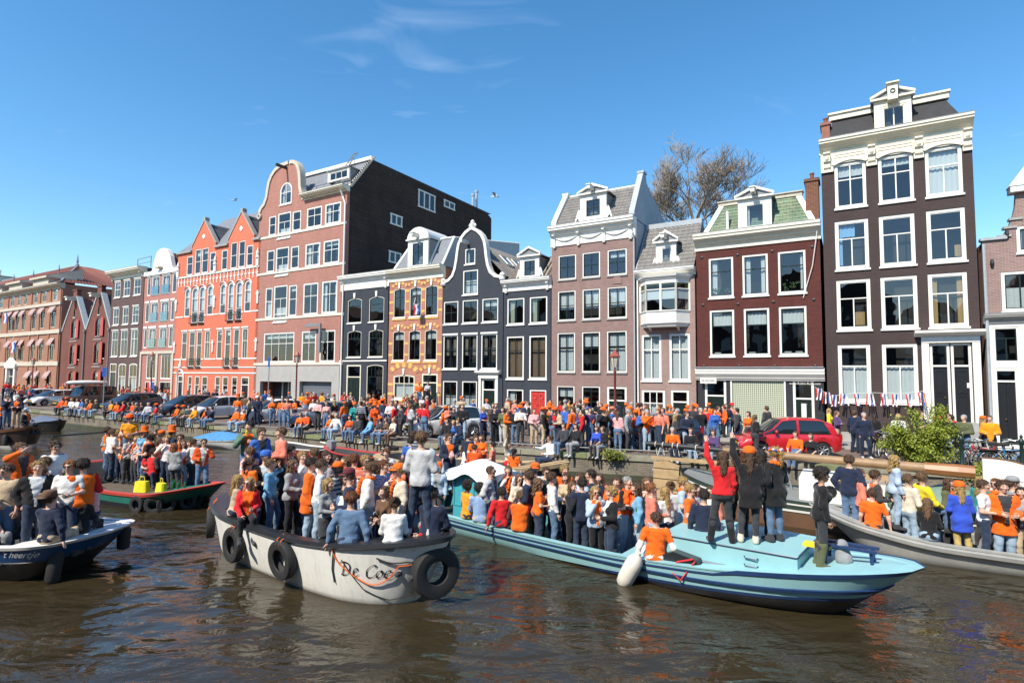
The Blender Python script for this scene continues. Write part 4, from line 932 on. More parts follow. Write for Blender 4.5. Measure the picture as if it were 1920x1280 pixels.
 mb=MB();mb.torus((.1,-.1,zE-.7),(0,1,0),.2,.09,14,6);h.part('volute',mb,STONE)
 mb=MB();xx,zz_=h.P(538,316);mb.box(xx-.09,xx+.09,-1.1,.2,zz_-.1,zz_+.12);h.part('hoist_beam',mb,IRON)
 h.cornice(zE-.15,zE+.3,.6,CREAM,x0=xe+.1,x1=W,frieze=.3,dent=14)
 zf=zE+.3;zt=zf+3.1;d=h.depth;BO=brick('tarred_boards',(.050,.034,.028),(.066,.046,.038),(.018,.013,.011),2.6,.2,.012,.35,axis='yz',rough=.95,bump=.6)
 mb=MB();pr=[(0.3,-.1),(.3,zE+.2),(.35,zE+.75),(1.0,zE+.85),(1.35,zE+1.0),(2.8,zt),(d-1.2,zt),(d,zt-.5),(d,-.1)]
 mb.add([(W-.02,y,z)for y,z in pr],[tuple(range(len(pr)))]);sw=h.part('boarded_side_wall',mb,BO)
 n=int((zt-7)/.22);mb=MB()
 for q in range(n):
  z_=7+q*.22;ya=.32 if z_<zE+.6 else .4+1.9*(z_-zE-.6)/(zt-zE-.6)*1.15;yb=d-.02 if z_<zt-.6 else d-1.3
  if z_+.05<zt:mb.add([(W-.02,ya,z_),(W+.02,ya,z_),(W+.002,ya,z_+.2),(W-.02,yb,z_),(W+.02,yb,z_),(W+.002,yb,z_+.2)],[(1,4,5,2),(0,3,4,1)])
 kind(mb.build('weatherboards',BO,sw),'stuff')
 mb=MB();mb.add([(.02,y,z)for y,z in pr],[tuple(range(len(pr)))[::-1]]);mb.quad((.02,d,-.1),(.02,d,zt-.5),(W-.02,d,zt-.5),(W-.02,d,-.1));h.part('side_walls',mb,wm_)
 mb=MB();mb.quad((xe-.5,.3,zE+.3),(W-.03,.3,zE+.3),(W-.03,2.8,zt),(xe-.5,2.8,zt));mb.quad((.03,2.8,zt),(W-.03,2.8,zt),(W-.03,d,zt),(.03,d,zt));mb.quad((.03,.3,zE-.2),(xe,.3,zE-.2),(xe,2.8,zt),(.03,2.8,zt));h.part('slate_roof',mb,mat('lead_slate',(.17,.18,.20)))
 mb=MB();mb.box(1.5,W-.02,2.6,3.0,zt+.002,zt+.3);h.part('roof_edge_board',mb,WHITE)
 mb=MB();mb.prismx([(.2,zE+.3),(2.9,zt+.3),(3.05,zt+.3),(.45,zE+.3)],W-.25,W+.05);h.part('verge_board',mb,STONE)
 h.dormer((W-3.2,W-.6,zE+1.25,zE+2.2),.7,1.6,(W-3.0,W-.8,zE+1.35,zE+2.1),'flat',grid=((1,3),),fw=.06)
 mb=MB()
 for sx in(-.22,.22):mb.tube([(W-2.6+sx,1.0,zE+1.3),(W-2.2+sx,2.9,zt+1.1)],.04,5)
 for q in range(7):t=q/6.5+.05;mb.tube([(W-2.6-.22+.4*t,1+1.9*t,zE+1.3+(zt-zE-.2)*t),(W-2.6+.22+.4*t,1+1.9*t,zE+1.3+(zt-zE-.2)*t)],.03,4)
 h.part('roof_ladder',mb,mat('weathered_wood',(.22,.17,.12),.9,.3,5))
 mb=MB();mb.tube([(xe+.3,.3,zE+1.),(W-.3,.3,zE+1.1)],.02,4);
 for q in range(6):xx=xe+.3+(W-xe-.6)*q/5;mb.tube([(xx,.3,zE+.3),(xx,.3,zE+1.05)],.02,4)
 h.part('roof_rail',mb,IRON)
 Wd=Vector((0,0,0));
 for(ua,va,ub,vb)in((785,357,814,397),(833,376,851,393),(733,402,752,424),(730,472,750,494)):
  def hit(u,v):
   r=ray(u,v);o=Vector((0,0,CAM_Z));sW=h.s0+W;t=(sW-o.dot(D))/r.dot(D);p=o+r*t;return(p.dot(Nn)-FAC,p.z-STREET)
  y0_,z1_=hit(ua,va);y1_,z0_=hit(ub,vb);
  mb=MB();mb.prismx([(y0_,z0_),(y1_,z0_),(y1_,z1_),(y0_,z1_)],W+.0,W+.03);w_=mb.build('side_window_glass',mat('dark_glass',(.03,.04,.05),.05),h.root)
  mb=MB();nn=3 if ua==785 else 2;fz=.13
  mb.box(W+.0,W+.08,y0_-fz,y1_+fz,z1_,z1_+fz);mb.box(W,W+.08,y0_-fz,y1_+fz,z0_-fz,z0_)
  for q in range(nn+1):yy=y0_+(y1_-y0_)*q/nn;mb.box(W+.001,W+.075,yy-fz*.6,yy+fz*.6,z0_,z1_)
  mb.build('side_window_frame',WHITE,w_)
 for yy,hh in((d-1.6,2.2),(d-2.3,1.6)):
  mb=MB();mb.lathe([(.16,0),(.16,hh),(.22,hh+.02),(.22,hh+.25)],10,(W-1,yy,zt));h.part('flue',mb,STEEL)
 mb=MB();mb.tube([(W-.1,-.1,.1),(W-.1,-.1,zE-1.2),(W-.35,-.15,zE-.6),(W-.35,-.4,zE-.1)],.07,8);h.part('drainpipe',mb,WHITE)
 xx,zz_=h.P(585,613);mb=MB();mb.box(xx-.3,xx+1.6,-.5,-.35,zz_-.02,zz_+.22);mb.box(xx+1.4,xx+1.6,-.5,-.36,zz_-2.2,zz_-.02);h.part('wall_crane',mb,LEAD)
 mb=MB();mb.quad((.03,2.7,0),(W-.03,2.7,0),(W-.03,2.7,zE),(.03,2.7,zE));h.part('dark_room_backing',mb,ROOM)
 h.finish();return h
WAREH=big_warehouse()
def orange_gothic():
 h=House('canal_house','bright orange red ornate brick house with two pointed gable dormers',(329,600),(484,600),depth=14)
 wm_=brick('orange_red_brick',A(228,126,96,.82),A(216,116,88,.82),A(210,119,96,.82),stain=.08,bump=.2)
 W=h.W;zE=(h.H(336,482)+h.H(487,441))/2
 r1=h.row([(350,361),(365,376),(378,390),(393,404),(415,426),(432,444),(447,459),(462,474)],(481,516),(459,499))
 r2=h.row([(346,356),(359,371),(373,384),(388,399),(412,423),(427,438),(442,454),(458,470)],(540,594),(526,585))
 r3=h.row([(340,350),(354,365),(368,378),(383,393),(406,416),(421,432),(437,448),(453,464)],(622,675),(615,672))
 g=h.row([(351,359),(364,373),(377,388),(402,412),(416,427),(433,444),(451,466)],(706,752),(704,752))
 up=.55
 for i,b in enumerate(r1):
  tall=i in(1,2,5,6);h.window((b[0],b[1],b[2],b[3]+(up if tall else 0)),((.4,1),(.6,1))if not tall else((.5,1),(.5,1)),.08,sill=.0)
 for i,b in enumerate(r2):
  tall=i in(1,2,5,6);h.window((b[0],b[1],b[2]-(.7 if tall else 0),b[3]),((.3,1),(.4,1),(.3,1)),.08,rise=.35,sill=0,curtain=[(.08,.92,.35,.98)],cm=BLIND)
 for i,b in enumerate(r3):
  tall=i in(1,2,5,6);h.window((b[0],b[1],b[2]-(.7 if tall else 0),b[3]),((.4,1),(.6,1)),.08,sill=0)
  if tall:
   for r_ in(r2,r3):
    q=r_[i];m=MB();m.box(q[0]-.02,q[1]+.02,-.2,-.16,q[2]+.05,q[2]+.1);m.box(q[0]-.02,q[1]+.02,-.2,-.02,q[2]-.75,q[2]-.68)
    for k in range(7):xx=q[0]+(q[1]-q[0])*k/6;m.box(xx-.012,xx+.012,-.19,-.17,q[2]-.7,q[2]+.06)
    h.part('balcony_rail',m,IRON)
 for i,b in enumerate(g[:-1]):h.window(b,((.35,1),(.65,1)),.08,sill=0,curtain=[(.1,.9,.0,.5)])
 h.door((g[-1][0],g[-1][1],.15,g[-1][3]),BLACKP,transom=.6,leaves=2,panels=2)
 dl=h.row([(332,343)],(703,758),(703,758))[0];h.door((dl[0],dl[1],.1,dl[3]),BLACKP,transom=.5)
 zt1=r1[0][3]+up+.1
 op=h.op;gab=[(h.X(360,460),h.X(405,455),h.H(383,414)),(h.X(428,445),h.X(477,440),h.H(451,398))]
 h.op=[o for o in op]
 h.wall(wm_,zE);h.body(wm_,zE)
 for a,b,zt in gab:
  zt=(gab[0][2]+gab[1][2])/2;c=(a+b)/2;sub=[o for o in op if o[3]>zE and a<o[0]<b]
  save=h.op;h.op=sub;h.wall(wm_,zt,[(a,zE),(a,zt1+.1),(a+.05,zt1+.35),(c-.12,zt)],[(b,zE),(b,zt1+.1),(b-.05,zt1+.35),(c+.12,zt)],z0=zE,x0=a,x1=b,name='gable');h.op=save
  h.coping([(a,zt1+.2),(a+.05,zt1+.35),(c-.1,zt)],.14,.06,.35,GREYST);h.coping([(c+.1,zt),(b-.05,zt1+.35),(b,zt1+.2)],.14,.06,.35,GREYST)
  mb=MB();mb.box(c-.16,c+.16,-.05,.4,zt-.05,zt+.35);h.part('gable_finial',mb,GREYST)
  mb=MB();zc=zt1+.35+(zt-zt1)*.28
  for q in range(4):mb.lathe([(.17,0),(.17,.03)],10,(0,0,0))if False else mb.prism([(c+.13*math.cos(q*math.pi/2)+.13*math.cos(t*math.pi/4),zc+.13*math.sin(q*math.pi/2)+.13*math.sin(t*math.pi/4))for t in range(8)],-.04-.001*q,-.002)
  h.part('quatrefoil',mb,WHITE)
  mb=MB();mb.quad((a+.1,.3,zt1+.1),(a+.1,5,zt1+.1),(c,5,zt-.2),(c,.3,zt-.2));mb.quad((b-.1,.3,zt1+.1),(c,.3,zt-.2),(c,5,zt-.2),(b-.1,5,zt1+.1));mb.quad((b-.1,.3,zE),(b-.1,5,zE),(b-.1,5,zt1+.1),(b-.1,.3,zt1+.1));mb.quad((a+.1,.3,zE),(a+.1,.3,zt1+.1),(a+.1,5,zt1+.1),(a+.1,5,zE));h.part('gable_roof',mb,SLATE)
 zr=zE+3.6;mb=MB();mb.quad((-.02,-.15,zE+.05),(W,-.15,zE+.05),(W,5,zr+1.3),(-.02,5,zr+1.3));mb.quad((-.02,5,zr+1.3),(W,5,zr+1.3),(W,14,zE),(-.02,14,zE));mb.add([(0.,-.15,zE),(0.,5,zr+1.3),(0,14,zE)],[(0,1,2)])
 mb=MB();xs=[0.,gab[0][0]+.1,gab[0][1]-.1,gab[1][0]+.1,gab[1][1]-.1,W];f=lambda x_,t:(x_,-.15+5.15*t,zE+.05+(zr+1.3-zE-.05)*t)
 for k in range(5):
  t0=0 if k%2==0 else .1
  mb.quad(f(xs[k],t0),f(xs[k+1],t0),f(xs[k+1],1),f(xs[k],1))
 mb.quad((0,5,zr+1.3),(W,5,zr+1.3),(W,14,zE),(0,14,zE));mb.add([(0.,0,zE),(0.,5,zr+1.3),(0,14,zE)],[(0,1,2)]);h.part('slate_roof',mb,mat('lead_slate',(.17,.18,.20)))
 for k in(0,2,4):h.bandx('gutter',xs[k],xs[k+1],zE-.08,zE+.06,.2,GREYST)
 def band(z,hh,out=.05,xa=0.,xb=None):return h.bandx('stone_band',xa,xb or W,z,z+hh,out,WHITE)
 zb1=r1[0][2]-.12;band(zb1-.1,.14,.09)
 for k in range(24):
  xx=.35+(W-.7)*k/23;m=MB();m.box(xx-.05,xx+.05,-.05,-.002,zb1-1.0,zb1-.12);m.box(xx-.16,xx+.16,-.06,-.002,zb1-.62,zb1-.5);h.part('tracery',m,WHITE)
 for r_ in(r2,r3):
  z_=r_[0][2]
  xs2=[0]+[q for b in r_ for q in(b[0]-.02,b[1]+.02)]+[W]
  for k in range(0,len(xs2),2):
   if xs2[k+1]-xs2[k]>.04:h.bandx('stone_band',xs2[k],xs2[k+1],z_-.02,z_+.1,.04,WHITE)
  for b in r_:
   m=MB();m.box(b[0]-.08,b[1]+.08,-.05,-.003,b[3]+.03,b[3]+.16)if r_ is r3 else m.torus(((b[0]+b[1])/2,-.03,b[3]-.42),(0,1,0),.56,.06,20,4);
   if r_ is r3:h.part('hood_stone',m,WHITE)
   else:
    m2=MB();c0=[((b[0]+b[1])/2+.62*math.cos(t)*(b[1]-b[0])/1.0,b[3]-.38+.5*math.sin(t))for t in[math.pi*i/8 for i in range(9)]]
    m2.tube([(p[0],-.03,p[1])for p in c0],.055,4);h.part('arch_stone',m2,WHITE)
  for xx in(.12,W/2,W-.12):
   m=MB();m.box(xx-.1,xx+.1,-.1,-.001,z_+.7,z_+1.9);m.box(xx-.2,xx+.2,-.12,-.002,z_+1.55,z_+1.72);h.part('stone_ornament',m,WHITE)
 for xx in(.25,W/2-.05,W-.25):
  m=MB();m.box(xx-.18,xx+.18,-.16,-.001,zb1+.04,zb1+.75);m.lathe([(.2,0),(.12,.3),(.16,.42),(.03,.9)],8,(xx,-.1,zb1+.76));h.part('pinnacle',m,WHITE)
 z_=g[0][3]+.25;band(z_,.12);band(z_+.55,.1);band(g[0][2]-.15,.12)
 xx=(dl[0]+dl[1])/2;m=MB();w2=.62
 m.tube([(xx-w2,-.06,0),(xx-w2,-.06,dl[3]-.2)]+[(xx-w2*math.cos(t),-.06,dl[3]-.2+w2*1.2*math.sin(t))for t in[math.pi*i/10 for i in range(1,10)]]+[(xx+w2,-.06,dl[3]-.2),(xx+w2,-.06,0)],.1,4);m.lathe([(.12,0),(.2,.3),(.06,.9),(.02,1.2)],8,(xx,-.08,dl[3]+.6));h.part('doorway_stone',m,WHITE)
 h.finish();return h
GOTHIC=orange_gothic()
def modern_brick():
 h=House('canal_house','reddish brick house with a white neck gable and French balconies',(267,620),(329,620),depth=12)
 wm_=brick('soft_red_brick',A(168,108,98),A(155,98,90),A(160,130,120),stain=.12)
 W=h.W;zE=(h.H(272,518)+h.H(333,498))/2
 r1=h.row([(276,282),(285,299),(304,319),(323,331)],(521,557),(512,546));r2=h.row([(272,279),(282,296),(301,316),(320,327)],(570,607),(562,598));r3=h.row([(269,275),(278,292),(298,312),(316,324)],(617,655),(612,648))
 for r in(r1,r2,r3):
  for i,b in enumerate(r):
   if i in(1,2):
    w_=h.window(b,((1,2),),.09,sill=0,lintel=.22,curtain=[(.1,.5,.1,.9)])
    m=MB();m.box(b[0],b[1],-.12,-.1,b[2]+.05,b[2]+.95);m.build('glass_balustrade',glass_mat('balustrade_glass',(.6,.75,.8),1.3),w_);m=MB();m.tube([(b[0],-.11,b[2]+.97),(b[1],-.11,b[2]+.97)],.03,5);m.build('handrail',STEEL,w_)
   else:h.window(b,((1,1),),.08,sill=0,lintel=.22)
 b4=h.row([(274,292),(301,320)],(665,711),(663,710));g=h.row([(271,291),(298,320)],(715,752),(714,752))
 for b in b4:h.window(b,((1,3),),.1,sill=0)
 for b in g:h.window((b[0],b[1],.1,b[3]),((1,3),),.1,sill=0,sm=DARKG)
 h.wall(wm_,zE);h.body(wm_,zE);h.flat_roof(zE)
 m=MB();xa,xb=h.X(263,690),h.X(325,690);zt=b4[0][3]+.35
 m.box(xa+.02,xa+.32,-.12,-.001,-.05,zt);m.box(W-.32,W-.02,-.12,-.001,-.05,zt);m.box(xa+.321,W-.321,-.12,-.001,zt-.3,zt);m.box(W*.48,W*.54,-.1,-.002,0,zt-.3);h.part('portal_frame',m,STONE)
 h.bandx('white_fascia',0,W,zE-.35,zE+.1,.15,WHITE)
 zt=h.H(303,466);a,b,c=h.X(287,505),h.X(322,495),h.X(304,480)
 m=MB();m.prism([(a-.3,zE+.1),(b+.3,zE+.1),(b+.1,zE+.4),(b-.35,zE+.4+(zt-zE)*.45),(b-.9,zt-.25),(c+.45,zt),(c-.45,zt),(a+.75,zt-.25),(a+.3,zE+.4+(zt-zE)*.45),(a-.1,zE+.4)],-.02,.4);h.part('white_gable',m,WHITE)
 m=MB();m.box(c-.45,c+.35,-.5,-.021,zE+.25,zE+.45);h.part('hoist_beam',m,STONE)
 h.slope('roof_tiles',(b-.6,.4,zE+.2),(b-.6,11,zE+.2),(c,11,zt-.3),(c,.4,zt-.3),mat('dark_pantile',(.10,.06,.05),.8,.3,3));h.slope('roof_tiles',(a+.6,11,zE+.2),(a+.6,.4,zE+.2),(c,.4,zt-.3),(c,11,zt-.3),mat('dark_pantile',(.10,.06,.05)))
 h.finish();return h
MODERN=modern_brick()
def dark_three():
 h=House('canal_house','dark brown three bay house with a wide white cornice between warehouse and red brick',(206,620),(266,620),depth=12)
 wm_=brick('umber_brick',A(98,76,74),A(88,68,66),A(84,70,68),stain=.15)
 W=h.W;ct=(h.H(200,512)+h.H(273,501))/2;cbm=(h.H(211,527)+h.H(271,516))/2
 r1=h.row([(215,226),(232,244),(251,264)],(528,557),(522,554));r2=h.row([(212,223),(230,241),(248,260)],(577,610),(574,606));r3=h.row([(209,221),(226,239),(245,258)],(620,669),(617,667));g=h.row([(205,217),(221,235),(241,256)],(681,737),(681,731))
 for b in r1+r2:h.window(b,((.5,2),(.5,2)),.09,lintel=.1)
 for b in r3:h.window(b,((.35,2),(.65,2)),.09,lintel=.1)
 for b in g[1:]:h.window((b[0],b[1],.6,b[3]),((.4,2),(.6,2)),.1,rise=.15,curtain=[(.08,.92,.0,.6)])
 h.door((g[0][0],g[0][1],.1,g[0][3]),DARKG,transom=.8)
 h.wall(wm_,ct-.1);h.body(wm_,ct-.1);h.flat_roof(ct-.02);h.cornice(cbm,ct,.8,CREAM,brackets=2,frieze=.4)
 m=MB();m.tube([(W*.6,.6,ct+.1),(W*.6,.6,ct+1.2),(W,.6,ct+1.3),(W,.6,ct+.1)],.04,5);m.tube([(W*.6,.6,ct+.65),(W,.6,ct+.7)],.03,5);h.part('roof_rail',m,LEAD)
 h.finish();return h
DARK3=dark_three()
SHUT=mat('red_shutter',(.46,.055,.045),.5,.08,3)
def warehouse_pair():
 res=[]
 wm_=brick('warehouse_brown_brick',A(125,74,64,.9),A(110,66,58,.9),A(118,90,80,.9),stain=.18)
 for k,(l,r,ap,cols,lab)in enumerate((((113,680),(158,680),(142,556),[(131,141,599,634),(128,138,645,683),(125,135,695,732)],'left one of two gabled brick warehouses with big red shutters'),((158.3,680),(204,680),(188,549),[(176,189,595,630),(174,185,641,681),(170,181,694,731)],'right one of two gabled brick warehouses with big red shutters'))):
  h=House('gabled_warehouse',lab,l,r,depth=14,off=.05);W=h.W
  zE=(h.H(114,622)+h.H(158,617)+h.H(205,611))/3;zt=h.H(*ap);c=W*.5
  for(ua,ub,va,vb)in cols:
   b=h.row([(ua,ub)],(va,vb),(va,vb))[0];wd=b[1]-b[0];b=(c-.62,c+.62,b[2],b[3])
   w_=h.window(b,((.4,1),(.6,2)),.07,fm=BLACKP,rise=.55,sill=.05,sillm=GREYST)
   for sx,ang in((-1,78),(1,20)):
    m=MB();ct_=contour(0,.95,0,b[3]-b[2],.5,n=8);hw=[p for p in ct_];m.prism(hw,-.03,.03)
    xx=b[0]-.03 if sx<0 else b[1]+.03
    m.xf(Matrix.Translation((xx,-.04,b[2]))@Matrix.Rotation(R(180-12)if sx<0 else R(-7),4,'Z'));s_=m.build('shutter',SHUT,w_)
   if vb>725:
    o=link('shutter_lettering',text_mesh('Elsa' if k==0 else 'Aard',.5,.003,.3),w_);o.data.materials.append(WHITE)
    o.rotation_euler=(math.pi/2,0,R(-12)*-1*-1);o.location=(b[0]-.52,-.2,b[2]+.75)
   if va>640:
    sb=(c+1.35,c+1.95,b[2]+.6,b[3]-.1)
    if sb[1]<W-.1:h.window(sb,((1,1),),.05,fm=BLACKP,rise=.3,sillm=WHITE)
   m=MB();m.box(c-1.0,c+1.0,-.06,-.001,b[2]-.45,b[2]-.33);h.part('stone_band',m,GREYST)
  tb=(c-.25,c+.25,zt-2.6,zt-1.5);h.window(tb,((1,1),),.05,fm=BLACKP,rise=.25,sill=.05)
  h.wall(wm_,zt,[(.01,-.1),(.01,zE),(c-.45,zt)],[(W-.01,-.1),(W-.01,zE),(c+.45,zt)]);h.body(wm_,zE)
  h.coping([(.0,zE-.05),(c-.45,zt)],.22,.08,.5,ZINC);h.coping([(c+.45,zt),(W,zE-.05)],.22,.08,.5,ZINC)
  m=MB();m.box(c-.5,c+.5,-.05,.4,zt,zt+.75);m.box(c-.62,c+.62,-.12,.45,zt+.752,zt+.9);h.part('gable_head',m,wm_)
  m=MB();m.box(c-.25,c+.25,-1.0,.1,zt-.55,zt-.2);m.box(c-.35,c+.35,-1.1,.05,zt-.198,zt-.1);h.part('hoist_house',m,CREAM)
  h.slope('roof_tiles',(W-.05,.4,zE+.1),(W-.05,14,zE+.1),(c,14,zt-.1),(c,.4,zt-.1),TILER,tw=.35,th=.45);h.slope('roof_tiles',(.05,14,zE+.1),(.05,.4,zE+.1),(c,.4,zt-.1),(c,14,zt-.1),TILER,tw=.35,th=.45)
  m=MB();m.tube([(W-.08,-.1,.1),(W-.08,-.1,zE-.6)],.08,6);m.lathe([(.09,0),(.2,.3),(.2,.45)],8,(W-.08,-.1,zE-.6));h.part('drainpipe',m,LEAD)
  h.finish();res.append(h)
 return res
WPAIR=warehouse_pair()
def hotel():
 h=House('grand_brick_building','long tan brick building with stone bands, hip roof and striped awnings at far left',(-140,640),(112,640),depth=26)
 wm_=brick('tan_red_brick',A(172,120,98,.85),A(156,108,88,.85),A(165,132,110,.85),stain=.14)
 W=h.W;zE=(h.H(2,551)+h.H(116,533))/2
 q=lambda cols,f,l:h.row(cols,f,l)
 base=[(-18,-11),(-5,2),(16,23),(29,35),(41,47),(60,67),(76,83),(96,104)]
 sh=lambda dx:[(a+dx,b+dx)for a,b in base]
 r1=q(sh(4),(557,580),(543,563));r2=q(sh(0),(586,624),(577,613));r3=q(sh(-3),(641,681),(635,673));r4=q([(-40,-30),(-20,-12),(50,58),(65,73),(86,94)],(697,733),(694,728))
 AW=mat('striped_awning_cloth',(.52,.36,.36),.9)
 def stripes():
  m=bpy.data.materials.new('striped_awning');m.use_nodes=True;t=m.node_tree;b=t.nodes['Principled BSDF'];b.inputs['Roughness'].default_value=.9
  tc=t.nodes.new('ShaderNodeTexCoord');wv=t.nodes.new('ShaderNodeTexWave');wv.wave_type='BANDS';wv.bands_direction='X';wv.inputs['Scale'].default_value=1.6
  t.links.new(tc.outputs['Object'],wv.inputs[0]);cr=t.nodes.new('ShaderNodeValToRGB');cr.color_ramp.interpolation='CONSTANT';cr.color_ramp.elements[0].color=(.50,.44,.40,1);cr.color_ramp.elements[1].position=.5;cr.color_ramp.elements[1].color=(.25,.09,.09,1)
  t.links.new(wv.outputs[0],cr.inputs[0]);t.links.new(cr.outputs[0],b.inputs['Base Color']);return m
 AWN=stripes()
 for b in r1:h.window(b,((.4,1),(.6,2)),.07,fm=STONE,sill=0)
 for r in(r2,r3,r4):
  for b in r:
   w_=h.window(b,((.35,1),(.65,2)),.08,fm=CREAM if r is r4 else STONE,sm=BLACKP,rise=.1,sill=0)
   if r is not r1:
    m=MB();zt=b[3]+.05;m.add([(b[0]-.1,-.02,zt),(b[1]+.1,-.02,zt),(b[1]+.1,-.42,zt-.75),(b[0]-.1,-.42,zt-.75),(b[0]-.1,-.42,zt-.98),(b[1]+.1,-.42,zt-.98)],[(0,3,2,1),(3,4,5,2)]);m.add([(b[0]-.1,-.02,zt),(b[0]-.1,-.42,zt-.75),(b[0]-.1,-.02,zt-.75),(b[1]+.1,-.02,zt),(b[1]+.1,-.42,zt-.75),(b[1]+.1,-.02,zt-.75)],[(0,1,2),(3,5,4)]);m.build('awning',AWN,w_)
 dd=q([(14,29)],(690,745),(690,745))[0];h.door((dd[0]+.3,dd[1]-.3,.2,dd[3]),DARKG,transom=1.0,leaves=2)
 h.wall(wm_,zE);h.body(wm_,zE)
 m=MB();m.box(dd[0]-.2,dd[0]+.28,-.25,-.001,0,dd[3]);m.box(dd[1]-.28,dd[1]+.2,-.25,-.001,0,dd[3]);m.box(dd[0]-.4,dd[1]+.4,-.35,-.002,dd[3]+.02,dd[3]+.6);xc=(dd[0]+dd[1])/2;m.prism([(dd[0]-.4,dd[3]+.6),(dd[1]+.4,dd[3]+.6),(xc,dd[3]+1.5)],-.35,-.003);h.part('portal',m,WHITE)
 for(v0,v1,hh,o_)in((580,566,.4,.2),(626,617,.5,.15),(680,676,.55,.12)):
  z_=(h.H(0,v0)+h.H(114,v1))/2;h.bandx('stone_band',0,W+.05,z_-hh,z_,o_,STONE)
 for xx in[r2[i][0]-.35 for i in(2,5,6,7)]+[W-.35]:
  m=MB();m.box(xx-.18,xx+.18,-.1,-.001,0,zE-.5);h.part('pilaster',m,wm_)
 h.cornice(zE-.6,zE+.1,.7,STONE,frieze=.4)
 for cx,hw in((r1[3][0]+.4,2.3),(r1[6][0]+.4,2.4),(r1[1][0],2.2)):
  m=MB();m.box(cx-hw,cx+hw,-.45,2.5,zE+.1,zE+.95);m.box(cx-hw-.25,cx+hw+.25,-.8,2.6,zE+.952,zE+1.2);m.prismx([(-.7,zE+1.2),(3.4,zE+2.7),(3.4,zE+1.2)],cx-hw,cx+hw);d_=h.part('attic_dormer',m,[STONE])
  m=MB();m.quad((cx-hw,-.72,zE+1.23),(cx+hw,-.72,zE+1.23),(cx+hw,3.5,zE+2.78),(cx-hw,3.5,zE+2.78));m.build('dormer_tiles',TILER,d_)
  m=MB();m.quad((cx+.2,.6,zE+1.76),(cx+hw-.4,.6,zE+1.76),(cx+hw-.4,2.6,zE+2.5),(cx+.2,2.6,zE+2.5));m.build('skylight',GLASS,d_)
  m=MB();m.lathe([(.12,0),(.05,.3),(.1,.5),(.02,1.3)],6,(cx,1.5,zE+2));m.build('finial',LEAD,d_)
 ap=(W-1.,10.5,zE+7.0)
 _q=on_plane(145,499,FAC+10);rx,rz=_q.dot(D)-h.s0,_q.z-STREET
 h.slope('roof_tiles',(0,-.3,zE+.15),(W+.2,-.3,zE+.15),(rx,10,rz),(0,10,rz),TILER,tw=.4,th=.5)
 h.slope('hip_tiles',(W+.2,-.3,zE+.15),(W+.2,22,zE+.15),(rx+.1,12,rz),(rx,10,rz),TILER,tw=.4,th=.5)
 m=MB();m.tube([(0,10,rz+.1),(rx,10,rz+.1),(W+.1,-.3,zE+.3)],.12,5);h.part('ridge_flashing',m,ZINC)
 m=MB();m.lathe([(.25,0),(.3,.2),(.1,.5),(.18,.7),(.03,1.9)],8,(rx,10,rz));h.part('roof_finial',m,LEAD)
 for cx in(r2[1][0]-.6,r3[3][0]-1.0):
  pass
 h.finish();return h
HOTEL=hotel()
def right_edge():
 h=House('canal_house','mauve brick house with a neck gable at the right edge of the row',(1847,600),(2060,600),depth=11)
 wm_=brick('pink_grey_brick',A(150,122,115,.9),A(132,106,101,.9),A(170,152,142,.9),stain=.14)
 W=h.W;zs=h.H(1850,437);w1=h.row([(1878,1950)],(508,583),(508,583))[0];zc=h.H(1860,600)
 h.window(w1,((1,2),),.12,sm=DARKG);w0=h.row([(1906,1960)],(422,472),(422,472))[0];h.window(w0,((1,2),),.12,sm=DARKG)
 g1=h.row([(1863,1911)],(613,679),(613,679))[0];g2=h.row([(1864,1912)],(690,775),(690,775))[0];g3=(g1[1]+.6,W-.6,g1[2],g1[3]);g4=(g3[0],g3[1],.4,g2[3])
 for b,gr in((g1,((.3,1),(.7,2))),(g3,((.3,1),(.7,2))),(g4,((.4,2),(.6,2)))):h.window(b,gr,.07,sm=DARKG,sill=0)
 h.door((g2[0],g2[1],.35,g2[3]),BLACKP,transom=.4,leaves=2,panels=1)
 zt=h.H(1903,362);zp=zt
 lf=[(.01,-.1),(.01,zs-.35),(.75,zs-.3),(.8,zs-.05),(.95,zs+.25),(1.1,zs+.7),(1.18,zs+1.1),(1.22,zt)];x2=W-1.22;rt=[(W-.01,-.1),(W-.01,zs-.35),(W-.75,zs-.3),(W-.95,zs+.25),(W-1.18,zs+1.1),(x2,zt)]
 op=h.op;h.op=[o for o in op if o[2]>zc-.5];h.wall(wm_,zt,lf,rt,z0=zc);h.op=[o for o in op if o[2]<=zc-.5];h.wall(WHITE,zc,name='white_shop_front');h.wmat=wm_
 h.body(wm_,zs-.4)
 h.cornice(zc-.15,zc+.25,.3,GREYST,frieze=.3)
 m=MB();m.box(1.0,W-1.0,-.25,.4,zt,zt+.25);m.prism([(.95,zt+.252),(W-.95,zt+.252),(W/2,zt+1.5)],-.28,.4);h.part('pediment',m,WHITE)
 for q in range(3):
  m=MB();m.box(.55+.2*q,1.0+.2*q,-.06,.35,zs-.25+.35*q,zs-.15+.35*q);h.part('coping_step',m,GREYST)
 m=MB();m.box(-.05,.85,-.1,.35,zs-.34,zs-.22);h.part('shoulder_flashing',m,ZINC)
 m=MB();m.tube([(.05,-.1,.2),(.05,-.1,zs-.5)],.06,6);h.part('drainpipe',m,ZINC)
 for u,v in((1888,440),(1860,494)):
  xx,z_=h.P(u,v);m=MB();m.lathe([(.05,-.18),(.08,0),(.05,.18)],6,(xx,-.03,z_));h.part('wall_anchor',m,IRON)
 h.finish();return h
RIGHTE=right_edge()
